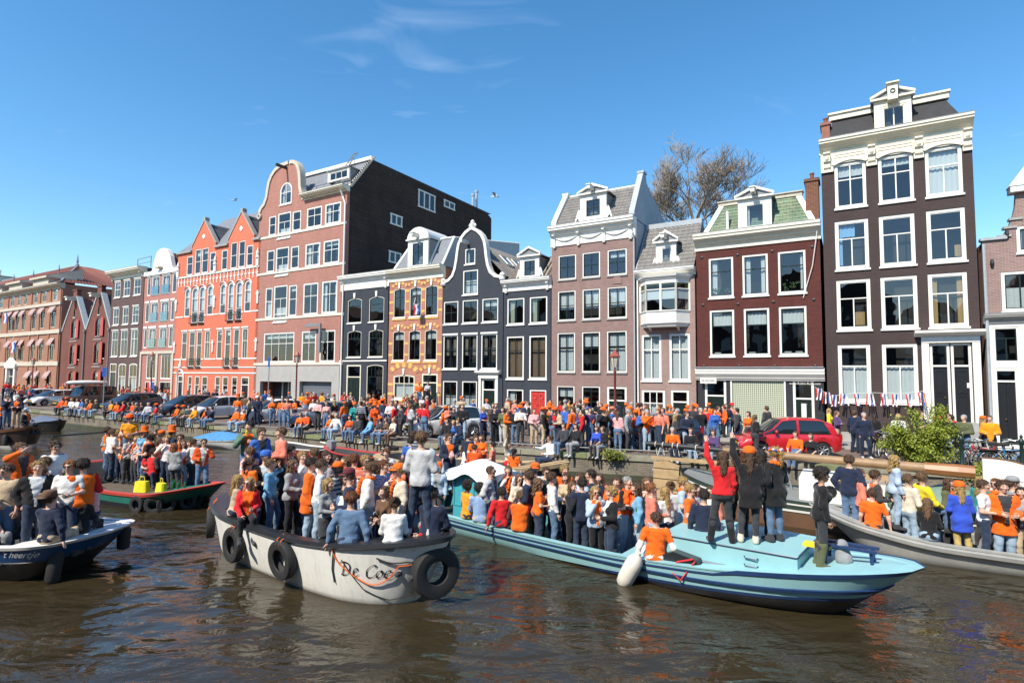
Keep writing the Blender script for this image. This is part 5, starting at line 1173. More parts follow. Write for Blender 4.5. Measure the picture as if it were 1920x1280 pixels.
def beyond():
 h=House('canal_house','plain brown brick house beyond the right edge of the row',(2062,600),(2300,600),depth=11);wm_=brick('plain_brown_brick',A(120,92,84),A(108,82,75),A(110,95,88));W=h.W
 for z in(1.2,4.6,7.8,10.6):
  for k in range(3):h.window((W*(.1+.3*k),W*(.1+.3*k)+W*.2,z,z+(2.2 if z<8 else 1.7)),T2,.1)
 h.wall(wm_,13.4);h.body(wm_,13.4);h.flat_roof(13.4);h.cornice(12.7,13.6,.5,CREAM,brackets=4);h.finish()
beyond()
# ------------------------------------------------------------------ boats
def spline(pts,ts):
 """smooth curve through (t, y) control points"""
 P=sorted(pts);xs=np.array([p[0]for p in P]);ys=np.array([p[1]for p in P]);n=len(xs)
 d=np.diff(ys)/np.diff(xs);m=np.zeros(n);m[0]=d[0];m[-1]=d[-1]
 for i in range(1,n-1):m[i]=0 if d[i-1]*d[i]<=0 else 2*d[i-1]*d[i]/(d[i-1]+d[i])
 r=[]
 for t in ts:
  i=int(min(max(np.searchsorted(xs,t)-1,0),n-2));h=xs[i+1]-xs[i];s=(t-xs[i])/h
  r.append((2*s**3-3*s**2+1)*ys[i]+(s**3-2*s**2+s)*h*m[i]+(-2*s**3+3*s**2)*ys[i+1]+(s**3-s**2)*h*m[i+1])
 return r
class Boat:
 def __init__(s,name,label,mid,hd,L,B,plan,sheer,rake=(.5,.15),flare=.82,n=40,cat='boat'):
  """mid: centre on the water; hd: heading; plan: (t, half beam 0..1); sheer: (t, z)"""
  s.L,s.B,s.hd,s.rake,s.flare=L,B,hd,rake,flare;s.mid=Vector((mid[0],mid[1],0))
  s.root=empty(name,(mid[0],mid[1],0),hd);tag(s.root,label,cat)
  e=np.linspace(0,1,n+1);s.T=list((1-np.cos(e*np.pi))/2*.55+e*.45);s.plan,s.sheer=plan,sheer
  s.hb=[max(0,y)*B/2 for y in spline(plan,s.T)];s.zs=spline(sheer,s.T)
  s.M=Matrix.Translation(s.mid)@Matrix.Rotation(hd,4,'Z');s.Mi=s.M.inverted()
 def pt(s,t,z,side=-1,inset=0.):
  """a point on the outside of the hull (side -1 faces the camera)"""
  hb=max(0.,spline(s.plan,[t])[0])*s.B/2;zs=spline(s.sheer,[t])[0]
  k=min(1.1,max(-.3,z/zs));f=s.flare;ky=f+(1-f)*max(0,k)**.8 if k>0 else f*(1+k*1.6)
  x=(t-.5)*s.L*(1-2*inset/s.L)
  x-=s.rake[0]*max(0,(t-.55)/.45)**2*(1-k);x+=s.rake[1]*max(0,(.3-t)/.3)**2*(1-k)
  return Vector((x,side*max(0.,hb*ky-inset),z))
 def loop(s,zf,inset=0.,out=0.):
  """closed ring round the hull; zf: height, or function of (t, sheer)"""
  st,pt=[],[]
  for t,zs in zip(s.T,s.zs):
   z=zf(t,zs)if callable(zf)else zf
   st.append(s.pt(t,z,-1,inset-out));pt.append(s.pt(t,z,1,inset-out))
  return st+pt[::-1]
 def band(s,name,loops,m,parent=None,smooth=True):
  mb=MB();k=len(loops[0]);vs=[q for l in loops for q in l]
  mb.add(vs,[(i*k+j,i*k+(j+1)%k,(i+1)*k+(j+1)%k,(i+1)*k+j)for i in range(len(loops)-1)for j in range(k)])
  return mb.build(name,m,parent or s.root,auto=40 if smooth else None)
 def cover(s,name,t0,t1,dz,m,inset=.1,zabs=None,parent=None,th=.03):
  """deck or floor between two stations"""
  mb=MB();ts=[t for t in s.T if t0<t<t1];ts=[t0]+ts+[t1];vs=[]
  for t in ts:
   z=zabs if zabs is not None else spline(s.sheer,[t])[0]+dz
   a=s.pt(t,z,-1,inset);b=s.pt(t,z,1,inset);vs+=[a,(a+b)/2+Vector((0,0,.0 if zabs is not None else .03)),b]
  n=len(ts);k=len(vs);vs2=vs+[Vector(q)-Vector((0,0,th))for q in vs]
  fs=[]
  for i in range(n-1):
   for j in(0,1):a=i*3+j;fs+=[(a,a+3,a+4,a+1),(a+k,a+1+k,a+4+k,a+3+k)]
  for i in(0,n-1):
   for j in(0,1):a=i*3+j;fs.append((a,a+1,a+1+k,a+k))
  mb.add(vs2,fs);return mb.build(name,m,parent or s.root)
 def near(s,u,z,side=-1):
  """station on the near side that shows at pixel column u"""
  best=min(((abs(pix(s.M@s.pt(t,z,side))[0]-u),t)for t in np.linspace(.0,1,160)),key=lambda q:q[0]);return best[1]
 def frame_at(s,t,z,out=.0,side=-1):
  """world point and matrix with x along the hull, y into it, z up"""
  a,b=s.pt(max(0,t-.012),z,side),s.pt(min(1,t+.012),z,side);c=s.pt(t,z,side);x=(b-a);x.z=0;x.normalize();y=Vector((0,0,1)).cross(x)*(1 if side<0 else-1)
  if side>0:x=-x;y=Vector((0,0,1)).cross(x)
  c=c-y*out;M=Matrix(((x.x,y.x,0,c.x),(x.y,y.y,0,c.y),(0,0,1,c.z),(0,0,0,1)));return s.M@M
 def letters(s,name,me,t0,z0,m,sx=1.,out=.012,side=-1):
  """wrap flat lettering (x, y) round the hull"""
  o_=[]
  for v in me.vertices:
   t=t0+v.co.x*sx/s.L;c=s.pt(t,z0+v.co.y,side);e=s.pt(t+.01,z0+v.co.y,side)-s.pt(t-.01,z0+v.co.y,side);e.normalize();n=Vector((e.y,-e.x,0))
   if side>0:n=-n
   o_.append(c+n*(out+v.co.z))
  for v,q in zip(me.vertices,o_):v.co=q
  me.materials.clear();me.materials.append(m);return link(name,me,s.root)
def ribbon_letters(glyphs,pen=R(35),w=.085,wmin=.3,size=.2):
 mb=MB();x0=0
 for strokes,adv in glyphs:
  for st in strokes:
   P=[];n=len(st);ts=np.linspace(0,n-1,(n-1)*5+1)
   xs=spline([(i,p[0])for i,p in enumerate(st)],ts);ys=spline([(i,p[1])for i,p in enumerate(st)],ts)
   vs=[];N_=len(xs)
   for i in range(N_):
    dx,dy=xs[min(i+1,N_-1)]-xs[max(i-1,0)],ys[min(i+1,N_-1)]-ys[max(i-1,0)];l=math.hypot(dx,dy)or 1;a=math.atan2(dy,dx)
    ww=w*(wmin+(1-wmin)*abs(math.sin(a-pen)))*.5*(min(1,.25+min(i,N_-1-i)/3));nx,ny=-dy/l*ww,dx/l*ww
    vs+=[((x0+xs[i]+nx)*size,(ys[i]+ny)*size,0),((x0+xs[i]-nx)*size,(ys[i]-ny)*size,0)]
   mb.add(vs,[(2*i+1,2*i,2*i+2,2*i+3)for i in range(N_-1)])
  x0+=adv
 mb.v=[(x-x0*size/2,y,z)for x,y,z in mb.v];return mb.mesh('lettering',BLACKP)
RUB=mat('tyre_rubber',(.017,.017,.018),.75,.35,9,.35,60)
ROPE_O=mat('orange_rope',(.65,.13,.03),.8);ROPE=mat('hemp_rope',(.38,.30,.19),.9,.2,30);ROPE_B=mat('black_rope',(.02,.02,.022),.8)
TYRES=[]
def tyre(boat,u,z,label,Rr=.31,r=.1,side=-1,top=None,tilt=0.,rope=ROPE_O,yaw=0.):
 t=boat.near(u,z,side);M=boat.frame_at(t,z,r*1.05,side)
 mb=MB();pr=[(Rr-r*1.05,-r*.62),(Rr-r*.95,-r*.8),(Rr-r*.2,-r*1.0),(Rr+r*.55,-r*.9),(Rr+r*.75,-r*.62),(Rr+r*.78,0),(Rr+r*.75,r*.62),(Rr+r*.55,r*.9),(Rr-r*.2,r*1.0),(Rr-r*.95,r*.8),(Rr-r*1.05,r*.62),(Rr-r*.85,r*.4),(Rr-r*.3,0),(Rr-r*.85,-r*.4)]
 k,n=36,len(pr);vs=[(p[0]*math.cos(2*math.pi*i/k),p[1],p[0]*math.sin(2*math.pi*i/k))for i in range(k)for p in pr]
 mb.add(vs,[(i*n+j,i*n+(j+1)%n,((i+1)%k)*n+(j+1)%n,((i+1)%k)*n+j)for i in range(k)for j in range(n)])
 o=mb.build('tyre_fender',RUB,auto=45);o.matrix_world=M@Matrix.Rotation(yaw,4,'Z')@Matrix.Rotation(tilt,4,'X');tag(o,label,'tyre','tyres hung as fenders on the boats')
 if rope:
  hgt=(boat.zs[len(boat.zs)//2]if top is None else top)-z;mb=MB()
  for sx in(-.05,.06):mb.tube([(sx*.4,.0,Rr-r*.5),(sx,-r*.9,Rr+.02),(sx*1.3,-.02,max(hgt-.1,Rr+.1)),(sx*1.6,.12,max(hgt+.06,Rr+.14))],.011,5)
  mb.build('rope',rope,o)
 TYRES.append(o);return o
HULLW=grime(mat('white_hull_paint',(.74,.73,.68),.5,.10,1.6,.05,8),.3);GUNB=mat('black_gunwale',(.02,.022,.026),.32,.3,5);INN=mat('dark_bilge',(.035,.035,.037),.8,.3,3)
PLANKF=mat('worn_floor',(.11,.085,.06),.85,.3,6)
def white_boat():
 bow=Vector((-1.1,9.95,0));st=Vector((-6.95,14.35,0));ax=bow-st;L=ax.length;hd=math.atan2(ax.y,ax.x)
 b=Boat('motor_sloop','white open sloop with black gunwale and tyre fenders, crowded with people',(bow+st)/2,hd,L,2.4,[(0,.0),(.012,.3),(.04,.52),(.1,.76),(.22,.95),(.4,1.),(.6,1.),(.76,.9),(.88,.66),(.95,.4),(.985,.2),(1,.0)],[(0,1.08),(.25,.95),(.5,.93),(.75,1.02),(1,1.22)],rake=(.75,.3),flare=.8)
 lp=lambda f:b.loop(lambda t,zs:zs*f)
 b.band('hull',[lp(1.),lp(.85),lp(.65),lp(.45),lp(.25),lp(.1),b.loop(0.),b.loop(-.3)],HULLW)
 g0=b.loop(lambda t,zs:zs-.06,out=.02);g1=b.loop(lambda t,zs:zs-.02,out=.06);g2=b.loop(lambda t,zs:zs+.05,out=.03);g3=b.loop(lambda t,zs:zs+.06,inset=.06);g4=b.loop(lambda t,zs:zs+.03,inset=.22);g5=b.loop(lambda t,zs:zs-.06,inset=.23)
 b.band('gunwale',[g0,g1,g2,g3,g4,g5],GUNB)
 b.band('inner_side',[b.loop(lambda t,zs:zs-.03,inset=.22),b.loop(.1,inset=.3)],INN)
 b.cover('floor',.03,.93,0,PLANKF,inset=.34,zabs=.12)
 b.cover('foredeck',.83,.992,.045,GUNB,inset=.1);b.cover('aft_deck',.01,.17,.045,GUNB,inset=.1)
 for t0,t1 in((.3,.36),(.5,.56),(.68,.74)):b.cover('thwart',t0,t1,0,PLANKF,inset=.3,zabs=.52,th=.06)
 gl=[([[(-.25,.72),(-.1,.98),(.2,1.05),(.55,.98),(.78,.7),(.74,.35),(.5,.06),(.15,.0),(-.05,.08)],[(.28,.98),(.2,.6),(.12,.15),(.05,.02)]],1.05),([[(.02,.32),(.25,.38),(.42,.5),(.36,.64),(.18,.6),(.06,.4),(.06,.18),(.2,.02),(.42,.06),(.62,.22)]],.82),([],.28),([[(.8,.78),(.86,.95),(.68,1.02),(.36,.86),(.12,.5),(.16,.14),(.42,.0),(.72,.08),(.95,.3)]],.95),([[(.34,.62),(.12,.5),(.04,.25),(.16,.04),(.36,.06),(.52,.28),(.5,.52),(.34,.62),(.4,.5),(.62,.46)]],.68),([[(.02,.32),(.25,.38),(.42,.5),(.36,.64),(.18,.6),(.06,.4),(.06,.18),(.2,.02),(.45,.05),(.75,.28),(.95,.55)]],.8)]
 t0=b.near(686,.55);b.letters('name_lettering',ribbon_letters(gl,size=.235,w=.12),t0,.52,BLACKP)
 def line(name,pts,m,r=.012,sag=.0):
  P=[]
  for u,z in pts:
   t=b.near(u,z);q=b.M@b.pt(t,z);d=(q-Vector((0,0,CAM_Z)));d.z=0;P.append(q-d.normalized()*.03)
  for p,q in zip(P,P[1:]):pass
  mb=MB();path=[]
  for p,q in zip(P,P[1:]):path+=[p.lerp(q,i/6)-Vector((0,0,sag*math.sin(math.pi*i/6)))for i in range(6)]
  path.append(P[-1]);mb.tube([b.Mi@q for q in path],r,5);mb.build(name,m,b.root)
 line('orange_line',[(622,.98),(638,.72),(690,.40),(720,.46),(748,.76),(800,.88)],ROPE_O,.011,.03)
 line('mooring_line',[(706,.9),(760,.84),(815,.93)],ROPE_B,.014,.05)
 line('mooring_line',[(624,.95),(622,.6),(626,.35)],ROPE_B,.014);line('mooring_line',[(640,.8),(680,.3),(730,.1),(775,.2)],ROPE_B,.009,.02)
 mb=MB();mb.box(-.02,.02,-.3,.3,-.02,.06);c=mb.build('deck_beam',GUNB,b.root);c.location=(L*.40,0,1.2)
 tyre(b,397,.62,'worn tyre fender at the stern end of the white sloop',.27,.09,top=1.1);tyre(b,447,.48,'tyre fender dipping in the water on the white sloop',.29,.095);tyre(b,537,.55,'narrow tyre fender amidships on the white sloop',.30,.095,tilt=.1)
 tyre(b,806,.62,'big wide tyre hung at the bow of the white sloop beside its name',.34,.135,top=1.2,rope=ROPE_B)
 return b
WB=white_boat()
LB=grime(mat('light_blue_paint',(.27,.50,.53),.45,.10,1.8,.04,8),.3,(3,3,1.2),(.2,.3,.3));NAVY=mat('navy_trim',(.015,.04,.12),.4,.2,6);BLKH=mat('black_hull',(.018,.018,.02),.5,.4,3,.15,20);TURQ=mat('turquoise_plastic',(.05,.33,.40),.45)
def blue_barge():
 hd=R(-39.5);ax=Vector((math.cos(hd),math.sin(hd),0));tip=Vector((6.75,9.4,0));L=13.6;mid=tip-ax*(L/2)
 b=Boat('barge','long light blue barge with navy trim and cabin, full of people',mid,hd,L,2.5,[(0,.0),(.01,.4),(.04,.75),(.1,.93),(.25,1.),(.6,1.),(.75,.97),(.85,.86),(.93,.64),(.97,.44),(.99,.26),(1,.0)],[(0,.68),(.15,.48),(.4,.40),(.6,.42),(.75,.53),(.88,.72),(1,.95)],rake=(1.1,.4),flare=.9)
 zf=lambda f:(lambda t,zs:zs*f);bl=lambda t,zs:-.06+.42*max(0,(t-.45)/.55)**1.3
 b.band('upper_strake',[b.loop(zf(1.)),b.loop(zf(.72)),b.loop(zf(.62))],LB)
 b.band('rubbing_strake',[b.loop(zf(.64)),b.loop(zf(.63),out=.035),b.loop(zf(.55),out=.035),b.loop(zf(.54))],NAVY)
 b.band('lower_strake',[b.loop(zf(.55)),b.loop(lambda t,zs:(zs*.55+bl(t,zs))/2+.02),b.loop(lambda t,zs:bl(t,zs)+.05)],LB)
 b.band('boot_stripe',[b.loop(lambda t,zs:bl(t,zs)+.055,out=.004),b.loop(lambda t,zs:bl(t,zs)-.005,out=.004)],NAVY)
 b.band('bottom',[b.loop(lambda t,zs:bl(t,zs)),b.loop(lambda t,zs:bl(t,zs)*.6-.05),b.loop(-.3)],BLKH)
 b.band('gunwale',[b.loop(zf(1.),out=.01),b.loop(lambda t,zs:zs+.025,out=.01),b.loop(lambda t,zs:zs+.025,inset=.13),b.loop(lambda t,zs:zs-.06,inset=.13)],LB)
 b.band('inner_side',[b.loop(lambda t,zs:zs-.02,inset=.125),b.loop(.02,inset=.16)],mat('teal_inside',(.04,.20,.22),.7,.2,3))
 b.cover('floor',.03,.74,0,INN,inset=.15,zabs=.03);b.cover('foredeck',.64,.995,.01,LB,inset=.06);b.cover('aft_deck',.005,.12,.01,LB,inset=.06)
 mb=MB();pts=[]
 b.band('deck_edge',[b.loop(lambda t,zs:zs+.045 if t>.78 else zs-.05,out=.012),b.loop(lambda t,zs:zs-.035 if t>.78 else zs-.08,out=.02)],NAVY)
 xa,xb=(.70-.5)*L,(.875-.5)*L;wa,wb=.92,.74;z0,z1=.42,.96
 mb=MB();q=[(xa,-wa),(xb,-wb),(xb,wb),(xa,wa)];mb.prismz(q,z0,z1);cb_=mb.build('trunk_cabin',LB,b.root)
 for z,dz,o_ in((z1-.01,.05,.03),(.57,.03,.02)):
  mb=MB();
  for p0,p1 in zip(q,q[1:]+q[:1]):mb.tube([(p0[0],p0[1]-o_*.3*(1 if p0[1]<0 else-1)*-1,z),(p1[0],p1[1],z)],.03,6)
  mb.build('cabin_trim',NAVY,cb_)
 mb=MB();mb.prismz([(p[0]*1.0+(.02 if p[0]==xb else-.02),p[1]*1.03)for p in q],z1+.001,z1+.03);mb.build('cabin_roof',LB,cb_)
 for x_,z_ in((xb-.75,.82),(xb-.75,.68)):
  mb=MB();yy=-(wa+(wb-wa)*(x_-xa)/(xb-xa))-.012;mb.tube([(x_-.12,yy,z_),(x_-.1,yy-.03,z_-.02),(x_+.1,yy-.03,z_-.02),(x_+.12,yy,z_)],.012,5);mb.build('cabin_grip',NAVY,cb_)
 t=.70;zc=spline(b.sheer,[t])[0];mb=MB();mb.tube([(-.22,0,.1),(-.1,0,.06),(.1,0,.06),(.22,0,.1)],.022,6);mb.tube([(-.07,0,0),(-.07,0,.06)],.025,6);mb.tube([(.07,0,0),(.07,0,.06)],.025,6);mb.xf(Matrix.Translation((b.pt(t,zc).x,-.98,zc+.02)));mb.build('cleat',NAVY,b.root)
 t=.925;zc=spline(b.sheer,[t])[0]+.03;x_=(t-.5)*L;mb=MB()
 for y in(-.17,.17):
  mb.tube([(x_-.35,y,zc),(x_-.33,y,zc+.26)],.03,6);mb.tube([(x_+.35,y*.7,zc),(x_+.33,y*.7,zc+.26)],.03,6);mb.box(x_-.42,x_+.42,y*.85-.05,y*.85+.05,zc+.262,zc+.3)
 mb.tube([(x_-.33,-.17,zc+.2),(x_-.33,.17,zc+.2)],.025,6);mb.build('towing_frame',NAVY,b.root)
 t=b.near(1190,.35);M=b.frame_at(t,.3,.18);mb=MB();mb.lathe([(.02,-.46),(.1,-.44),(.17,-.36),(.19,-.2),(.195,.1),(.18,.28),(.1,.4),(.05,.44),(.05,.5)],16)
 o=mb.build('boat_fender',mat('white_vinyl',(.66,.63,.55),.45,.08,3),auto=50);o.matrix_world=M@Matrix.Translation((0,-.02,-.02))@Matrix.Rotation(R(28),4,'Y')@Matrix.Scale(.86,4);tag(o,'fat white cylindrical fender hanging on the light blue barge','fender')
 t=b.near(1285,.5);p=b.pt(t,.46,-1,.35);mb=MB();mb.prism([(-.4,0),(.45,0),(.35,.18),(-.1,.26),(-.4,.12)],-.25,.3);mb.xf(Matrix.Translation(p));mb.build('dark_hatch',GUNB,b.root)
 mb=MB();mb.tube([p+Vector((.3,-.27,.2)),p+Vector((0,-.3,.1)),p+Vector((-.1,-.32,-.1)),p+Vector((.1,-.38,-.2)),p+Vector((.35,-.3,.18))],.016,5);mb.build('red_line',mat('red_rope',(.6,.03,.03),.7),b.root)
 return b
BB=blue_barge()
def toilet_box():
 p=on_z(872,966,.42)+Nn*.8;o=empty('turquoise_booth',(p.x,p.y,.05),BB.hd);tag(o,'turquoise plastic booth with a white peaked canvas top on the barge','booth')
 mb=MB();mb.box(-.62,.62,-.5,.5,0,1.45);mb.build('booth_walls',TURQ,o)
 for x_ in(-.42,0,.42):
  mb=MB();mb.ring(contour(x_-.17,x_+.17,.5,1.35),contour(x_-.17,x_+.17,.5,1.5,0,.03),-.52,-.501);mb.build('wall_rib',TURQ,o)
 mb=MB();mb.grid(lambda a,c:(-.85+1.7*a,-.7+1.4*c,1.45+.28*(1-abs(2*a-1)**1.4)*(1-abs(2*c-1)**1.4)-.12*(abs(2*a-1)*abs(2*c-1))**2),14,10)
 k=0.14;
 for(x0,y0,x1,y1)in((-.85,-.7,.85,-.7),(.85,-.7,.85,.7),(-.85,.7,-.85,-.7)):
  mb.grid(lambda a,c:(x0+(x1-x0)*a,y0+(y1-y0)*a,1.45-.12*(abs(2*a-1))**4-(.14+.10*math.sin(a*9))*c),12,1)
 mb.build('canvas_top',mat('white_canvas',(.74,.74,.72),.9,.03,3,.3,6),o,smooth=True)
 for x_,y_ in((-.82,-.66),(.82,-.66),(-.82,.66),(.82,.66)):
  mb=MB();mb.tube([(x_,y_,0),(x_,y_,1.43)],.02,5);mb.build('canopy_pole',STEEL,o)
 return o
toilet_box()
def heertje():
 hd=R(-11);ax=Vector((math.cos(hd),math.sin(hd),0));tip=Vector((-8.25,11.7,0));L=7.6;mid=tip-ax*L/2
 b=Boat('motor_sloop','dark sloop with royal blue topsides and white rim at the left edge',mid,hd,L,2.3,[(0,.5),(.03,.8),(.12,.95),(.4,1.),(.78,1.),(.9,.93),(.955,.78),(.98,.55),(.993,.3),(1,.0)],[(0,.82),(.3,.70),(.6,.68),(.85,.72),(1,.80)],rake=(.85,.2),flare=.72)
 BLU=mat('royal_blue_paint',(.012,.065,.19),.35,.1,2);zf=lambda f:(lambda t,zs:zs*f)
 b.band('topsides',[b.loop(zf(1.)),b.loop(zf(.8)),b.loop(zf(.57))],BLU);b.band('hull_bottom',[b.loop(zf(.575)),b.loop(zf(.56),out=.012),b.loop(zf(.3)),b.loop(0.),b.loop(-.3)],BLKH)
 b.band('gunwale',[b.loop(lambda t,zs:zs-.03,out=.03),b.loop(lambda t,zs:zs+.03,out=.03),b.loop(lambda t,zs:zs+.035,inset=.12),b.loop(lambda t,zs:zs-.05,inset=.13)],mat('white_rim',(.66,.64,.62),.5,.1,4))
 b.band('inner_side',[b.loop(lambda t,zs:zs-.03,inset=.12),b.loop(.05,inset=.2)],INN);b.cover('floor',.02,.96,0,PLANKF,inset=.18,zabs=.08);b.cover('foredeck',.86,.99,.02,mat('white_rim',(.66,.64,.62)),inset=.15)
 WL=mat('white_lettering',(.78,.78,.75),.5)
 b.letters('name_lettering',text_mesh("'t heertje",.2,0,.22),b.near(60,.6)-.03,.6,WL);b.letters('name_lettering',text_mesh("'t heertje",.13,0,.22),.945,.72,WL,sx=-1.,side=1)
 def bumper(u,z,side,label,ln=.62):
  t=b.near(u,z,side);M=b.frame_at(t,z,.14,side);mb=MB();mb.lathe([(.03,-ln*.6),(.09,-ln*.56),(.125,-ln*.45),(.13,ln*.3),(.1,ln*.42),(.04,ln*.46),(.05,ln*.55),(.02,ln*.6)],14)
  o=mb.build('boat_fender',RUB,auto=50);o.matrix_world=M@Matrix.Rotation(R(6),4,'Y');tag(o,label,'fender')
  m=MB();m.tube([(0,.0,ln*.55),(.0,.1,ln*.75),(.12,.3,ln*.85),(.4,.35,ln*.84)],.016,5);m.build('rope',ROPE,o)
 bumper(97,.34,-1,'long black fender on a rope at the blue sided sloop');
 t=.97;M=b.frame_at(.955,.45,.14,1);mb=MB();mb.lathe([(.03,-.3),(.12,-.26),(.14,.15),(.05,.26)],12);o=mb.build('boat_fender',RUB,auto=50);o.matrix_world=M;tag(o,'black fender at the far bow of the blue sided sloop','fender')
 return b
HB=heertje()
def green_boat():
 hd=R(-27);ax=Vector((math.cos(hd),math.sin(hd),0));tip=on_z(388,911,.66);tip.z=0;L=6.9;mid=tip-ax*L/2
 b=Boat('flat_workboat','green flat boat with red rim and row of small tyres, packed with orange people',mid,hd,L,2.6,[(0,.6),(.02,.8),(.1,.95),(.5,1.),(.82,.92),(.93,.72),(.98,.48),(1,.0)],[(0,.85),(.2,.55),(.5,.42),(.8,.46),(1,.66)],rake=(.9,.6),flare=.92)
 zf=lambda f:(lambda t,zs:zs*f);G=mat('green_hull',(.02,.16,.12),.5,.2,3);RD=mat('red_rim',(.50,.06,.04),.5,.15,5)
 b.band('hull',[b.loop(zf(1.)),b.loop(zf(.5)),b.loop(zf(.35))],G);b.band('hull_bottom',[b.loop(zf(.36)),b.loop(0.),b.loop(-.3)],BLKH)
 b.band('gunwale',[b.loop(lambda t,zs:zs-.05,out=.03),b.loop(lambda t,zs:zs+.03,out=.03),b.loop(lambda t,zs:zs+.03,inset=.12),b.loop(lambda t,zs:zs-.05,inset=.12)],RD)
 b.band('inner_side',[b.loop(lambda t,zs:zs-.02,inset=.12),b.loop(.1,inset=.16)],INN);b.cover('floor',.02,.97,0,PLANKF,inset=.15,zabs=.12);b.cover('foredeck',.8,.985,-.02,G,inset=.1)
 for i,u in enumerate((262,291,312,345,366,384,400)):
  tyre(b,u,.2,['first','second','third','fourth','fifth','sixth','seventh'][i]+' small tyre from the left on the green red rimmed boat',.2,.07,rope=None)
 mb=MB();mb.tube([(-L*.46,-1.1,.75),(-L*.46,-1.1,1.9),(-L*.46,1.1,1.9),(-L*.46,1.1,.75)],.03,6);mb.tube([(-L*.46,-1.1,1.4),(-L*.3,-1.2,1.35),(-L*.3,-1.2,.55)],.025,6);mb.build('stern_rail',IRON,b.root)
 return b
GB=green_boat()
ALU=mat('bare_aluminium',(.46,.46,.43),.5,.22,2.5,.1,12,metal=.35)
def grey_boat():
 hd=R(-27);ax=Vector((math.cos(hd),math.sin(hd),0));st=Vector((7.55,14.3,0));L=9.0;mid=st+ax*L/2
 b=Boat('aluminium_launch','bare grey metal launch with people at the right edge',mid,hd,L,2.0,[(0,.0),(.01,.22),(.05,.45),(.14,.74),(.28,.95),(.5,1.),(.9,1.),(.99,.95),(1,.0)],[(0,.95),(.12,.64),(.3,.45),(.6,.41),(1,.45)],rake=(.1,1.0),flare=.85)
 zf=lambda f:(lambda t,zs:zs*f)
 b.band('hull',[b.loop(zf(1.)),b.loop(zf(.75)),b.loop(zf(.5)),b.loop(zf(.25)),b.loop(0.),b.loop(-.3)],ALU)
 b.band('rubbing_strake',[b.loop(lambda t,zs:zs-.14,out=.0),b.loop(lambda t,zs:zs-.12,out=.09),b.loop(lambda t,zs:zs-.04,out=.09),b.loop(lambda t,zs:zs-.02,out=.0)],ALU)
 b.band('gunwale',[b.loop(lambda t,zs:zs,out=.01),b.loop(lambda t,zs:zs+.03,out=.01),b.loop(lambda t,zs:zs+.03,inset=.16),b.loop(lambda t,zs:zs-.05,inset=.16)],ALU)
 b.band('inner_side',[b.loop(lambda t,zs:zs-.02,inset=.155),b.loop(.05,inset=.2)],mat('dull_metal',(.16,.16,.16),.6,.2,3));b.cover('floor',.05,.98,0,mat('dull_metal',(.16,.16,.16)),inset=.2,zabs=.08);b.cover('foredeck',.01,.16,-.03,ALU,inset=.06)
 mb=MB();p=b.pt(.62,.5,-1,.05);mb.box(p.x-.4,p.x+.4,p.y-.02,p.y+.25,.53,.6);mb.build('white_seat_pad',WHITE,b.root)
 return b
AB=grey_boat()
def tan_boat():
 hd=R(-29);ax=Vector((math.cos(hd),math.sin(hd),0));tip=on_z(1066,868,.95);L=8.5;mid=Vector((tip.x,tip.y,0))-ax*L/2
 b=Boat('wooden_sloop','black sloop with a tan rubbing strake moored at the quay',mid,hd,L,2.4,[(0,.6),(.03,.8),(.15,.95),(.45,1.),(.7,.92),(.85,.66),(.95,.3),(1,.0)],[(0,.72),(.3,.58),(.6,.62),(.85,.82),(1,1.02)],rake=(.5,.2),flare=.8)
 zf=lambda f:(lambda t,zs:zs*f);TAN=mat('tan_strake',(.45,.33,.19),.6,.2,4)
 b.band('hull',[b.loop(zf(1.)),b.loop(zf(.5)),b.loop(0.),b.loop(-.3)],BLKH);b.band('rubbing_strake',[b.loop(lambda t,zs:zs-.2),b.loop(lambda t,zs:zs-.18,out=.06),b.loop(lambda t,zs:zs-.02,out=.06),b.loop(lambda t,zs:zs)],TAN)
 b.band('gunwale',[b.loop(lambda t,zs:zs,out=.01),b.loop(lambda t,zs:zs+.03,out=.01),b.loop(lambda t,zs:zs+.03,inset=.16),b.loop(lambda t,zs:zs-.05,inset=.16)],TAN)
 b.band('inner_side',[b.loop(lambda t,zs:zs-.02,inset=.155),b.loop(.0,inset=.25)],INN);b.cover('floor',.02,.95,0,PLANKF,inset=.2,zabs=.05);b.cover('foredeck',.8,.99,.02,mat('varnished_deck',(.20,.13,.07),.5,.2,4),inset=.1)
 return b
TB=tan_boat()
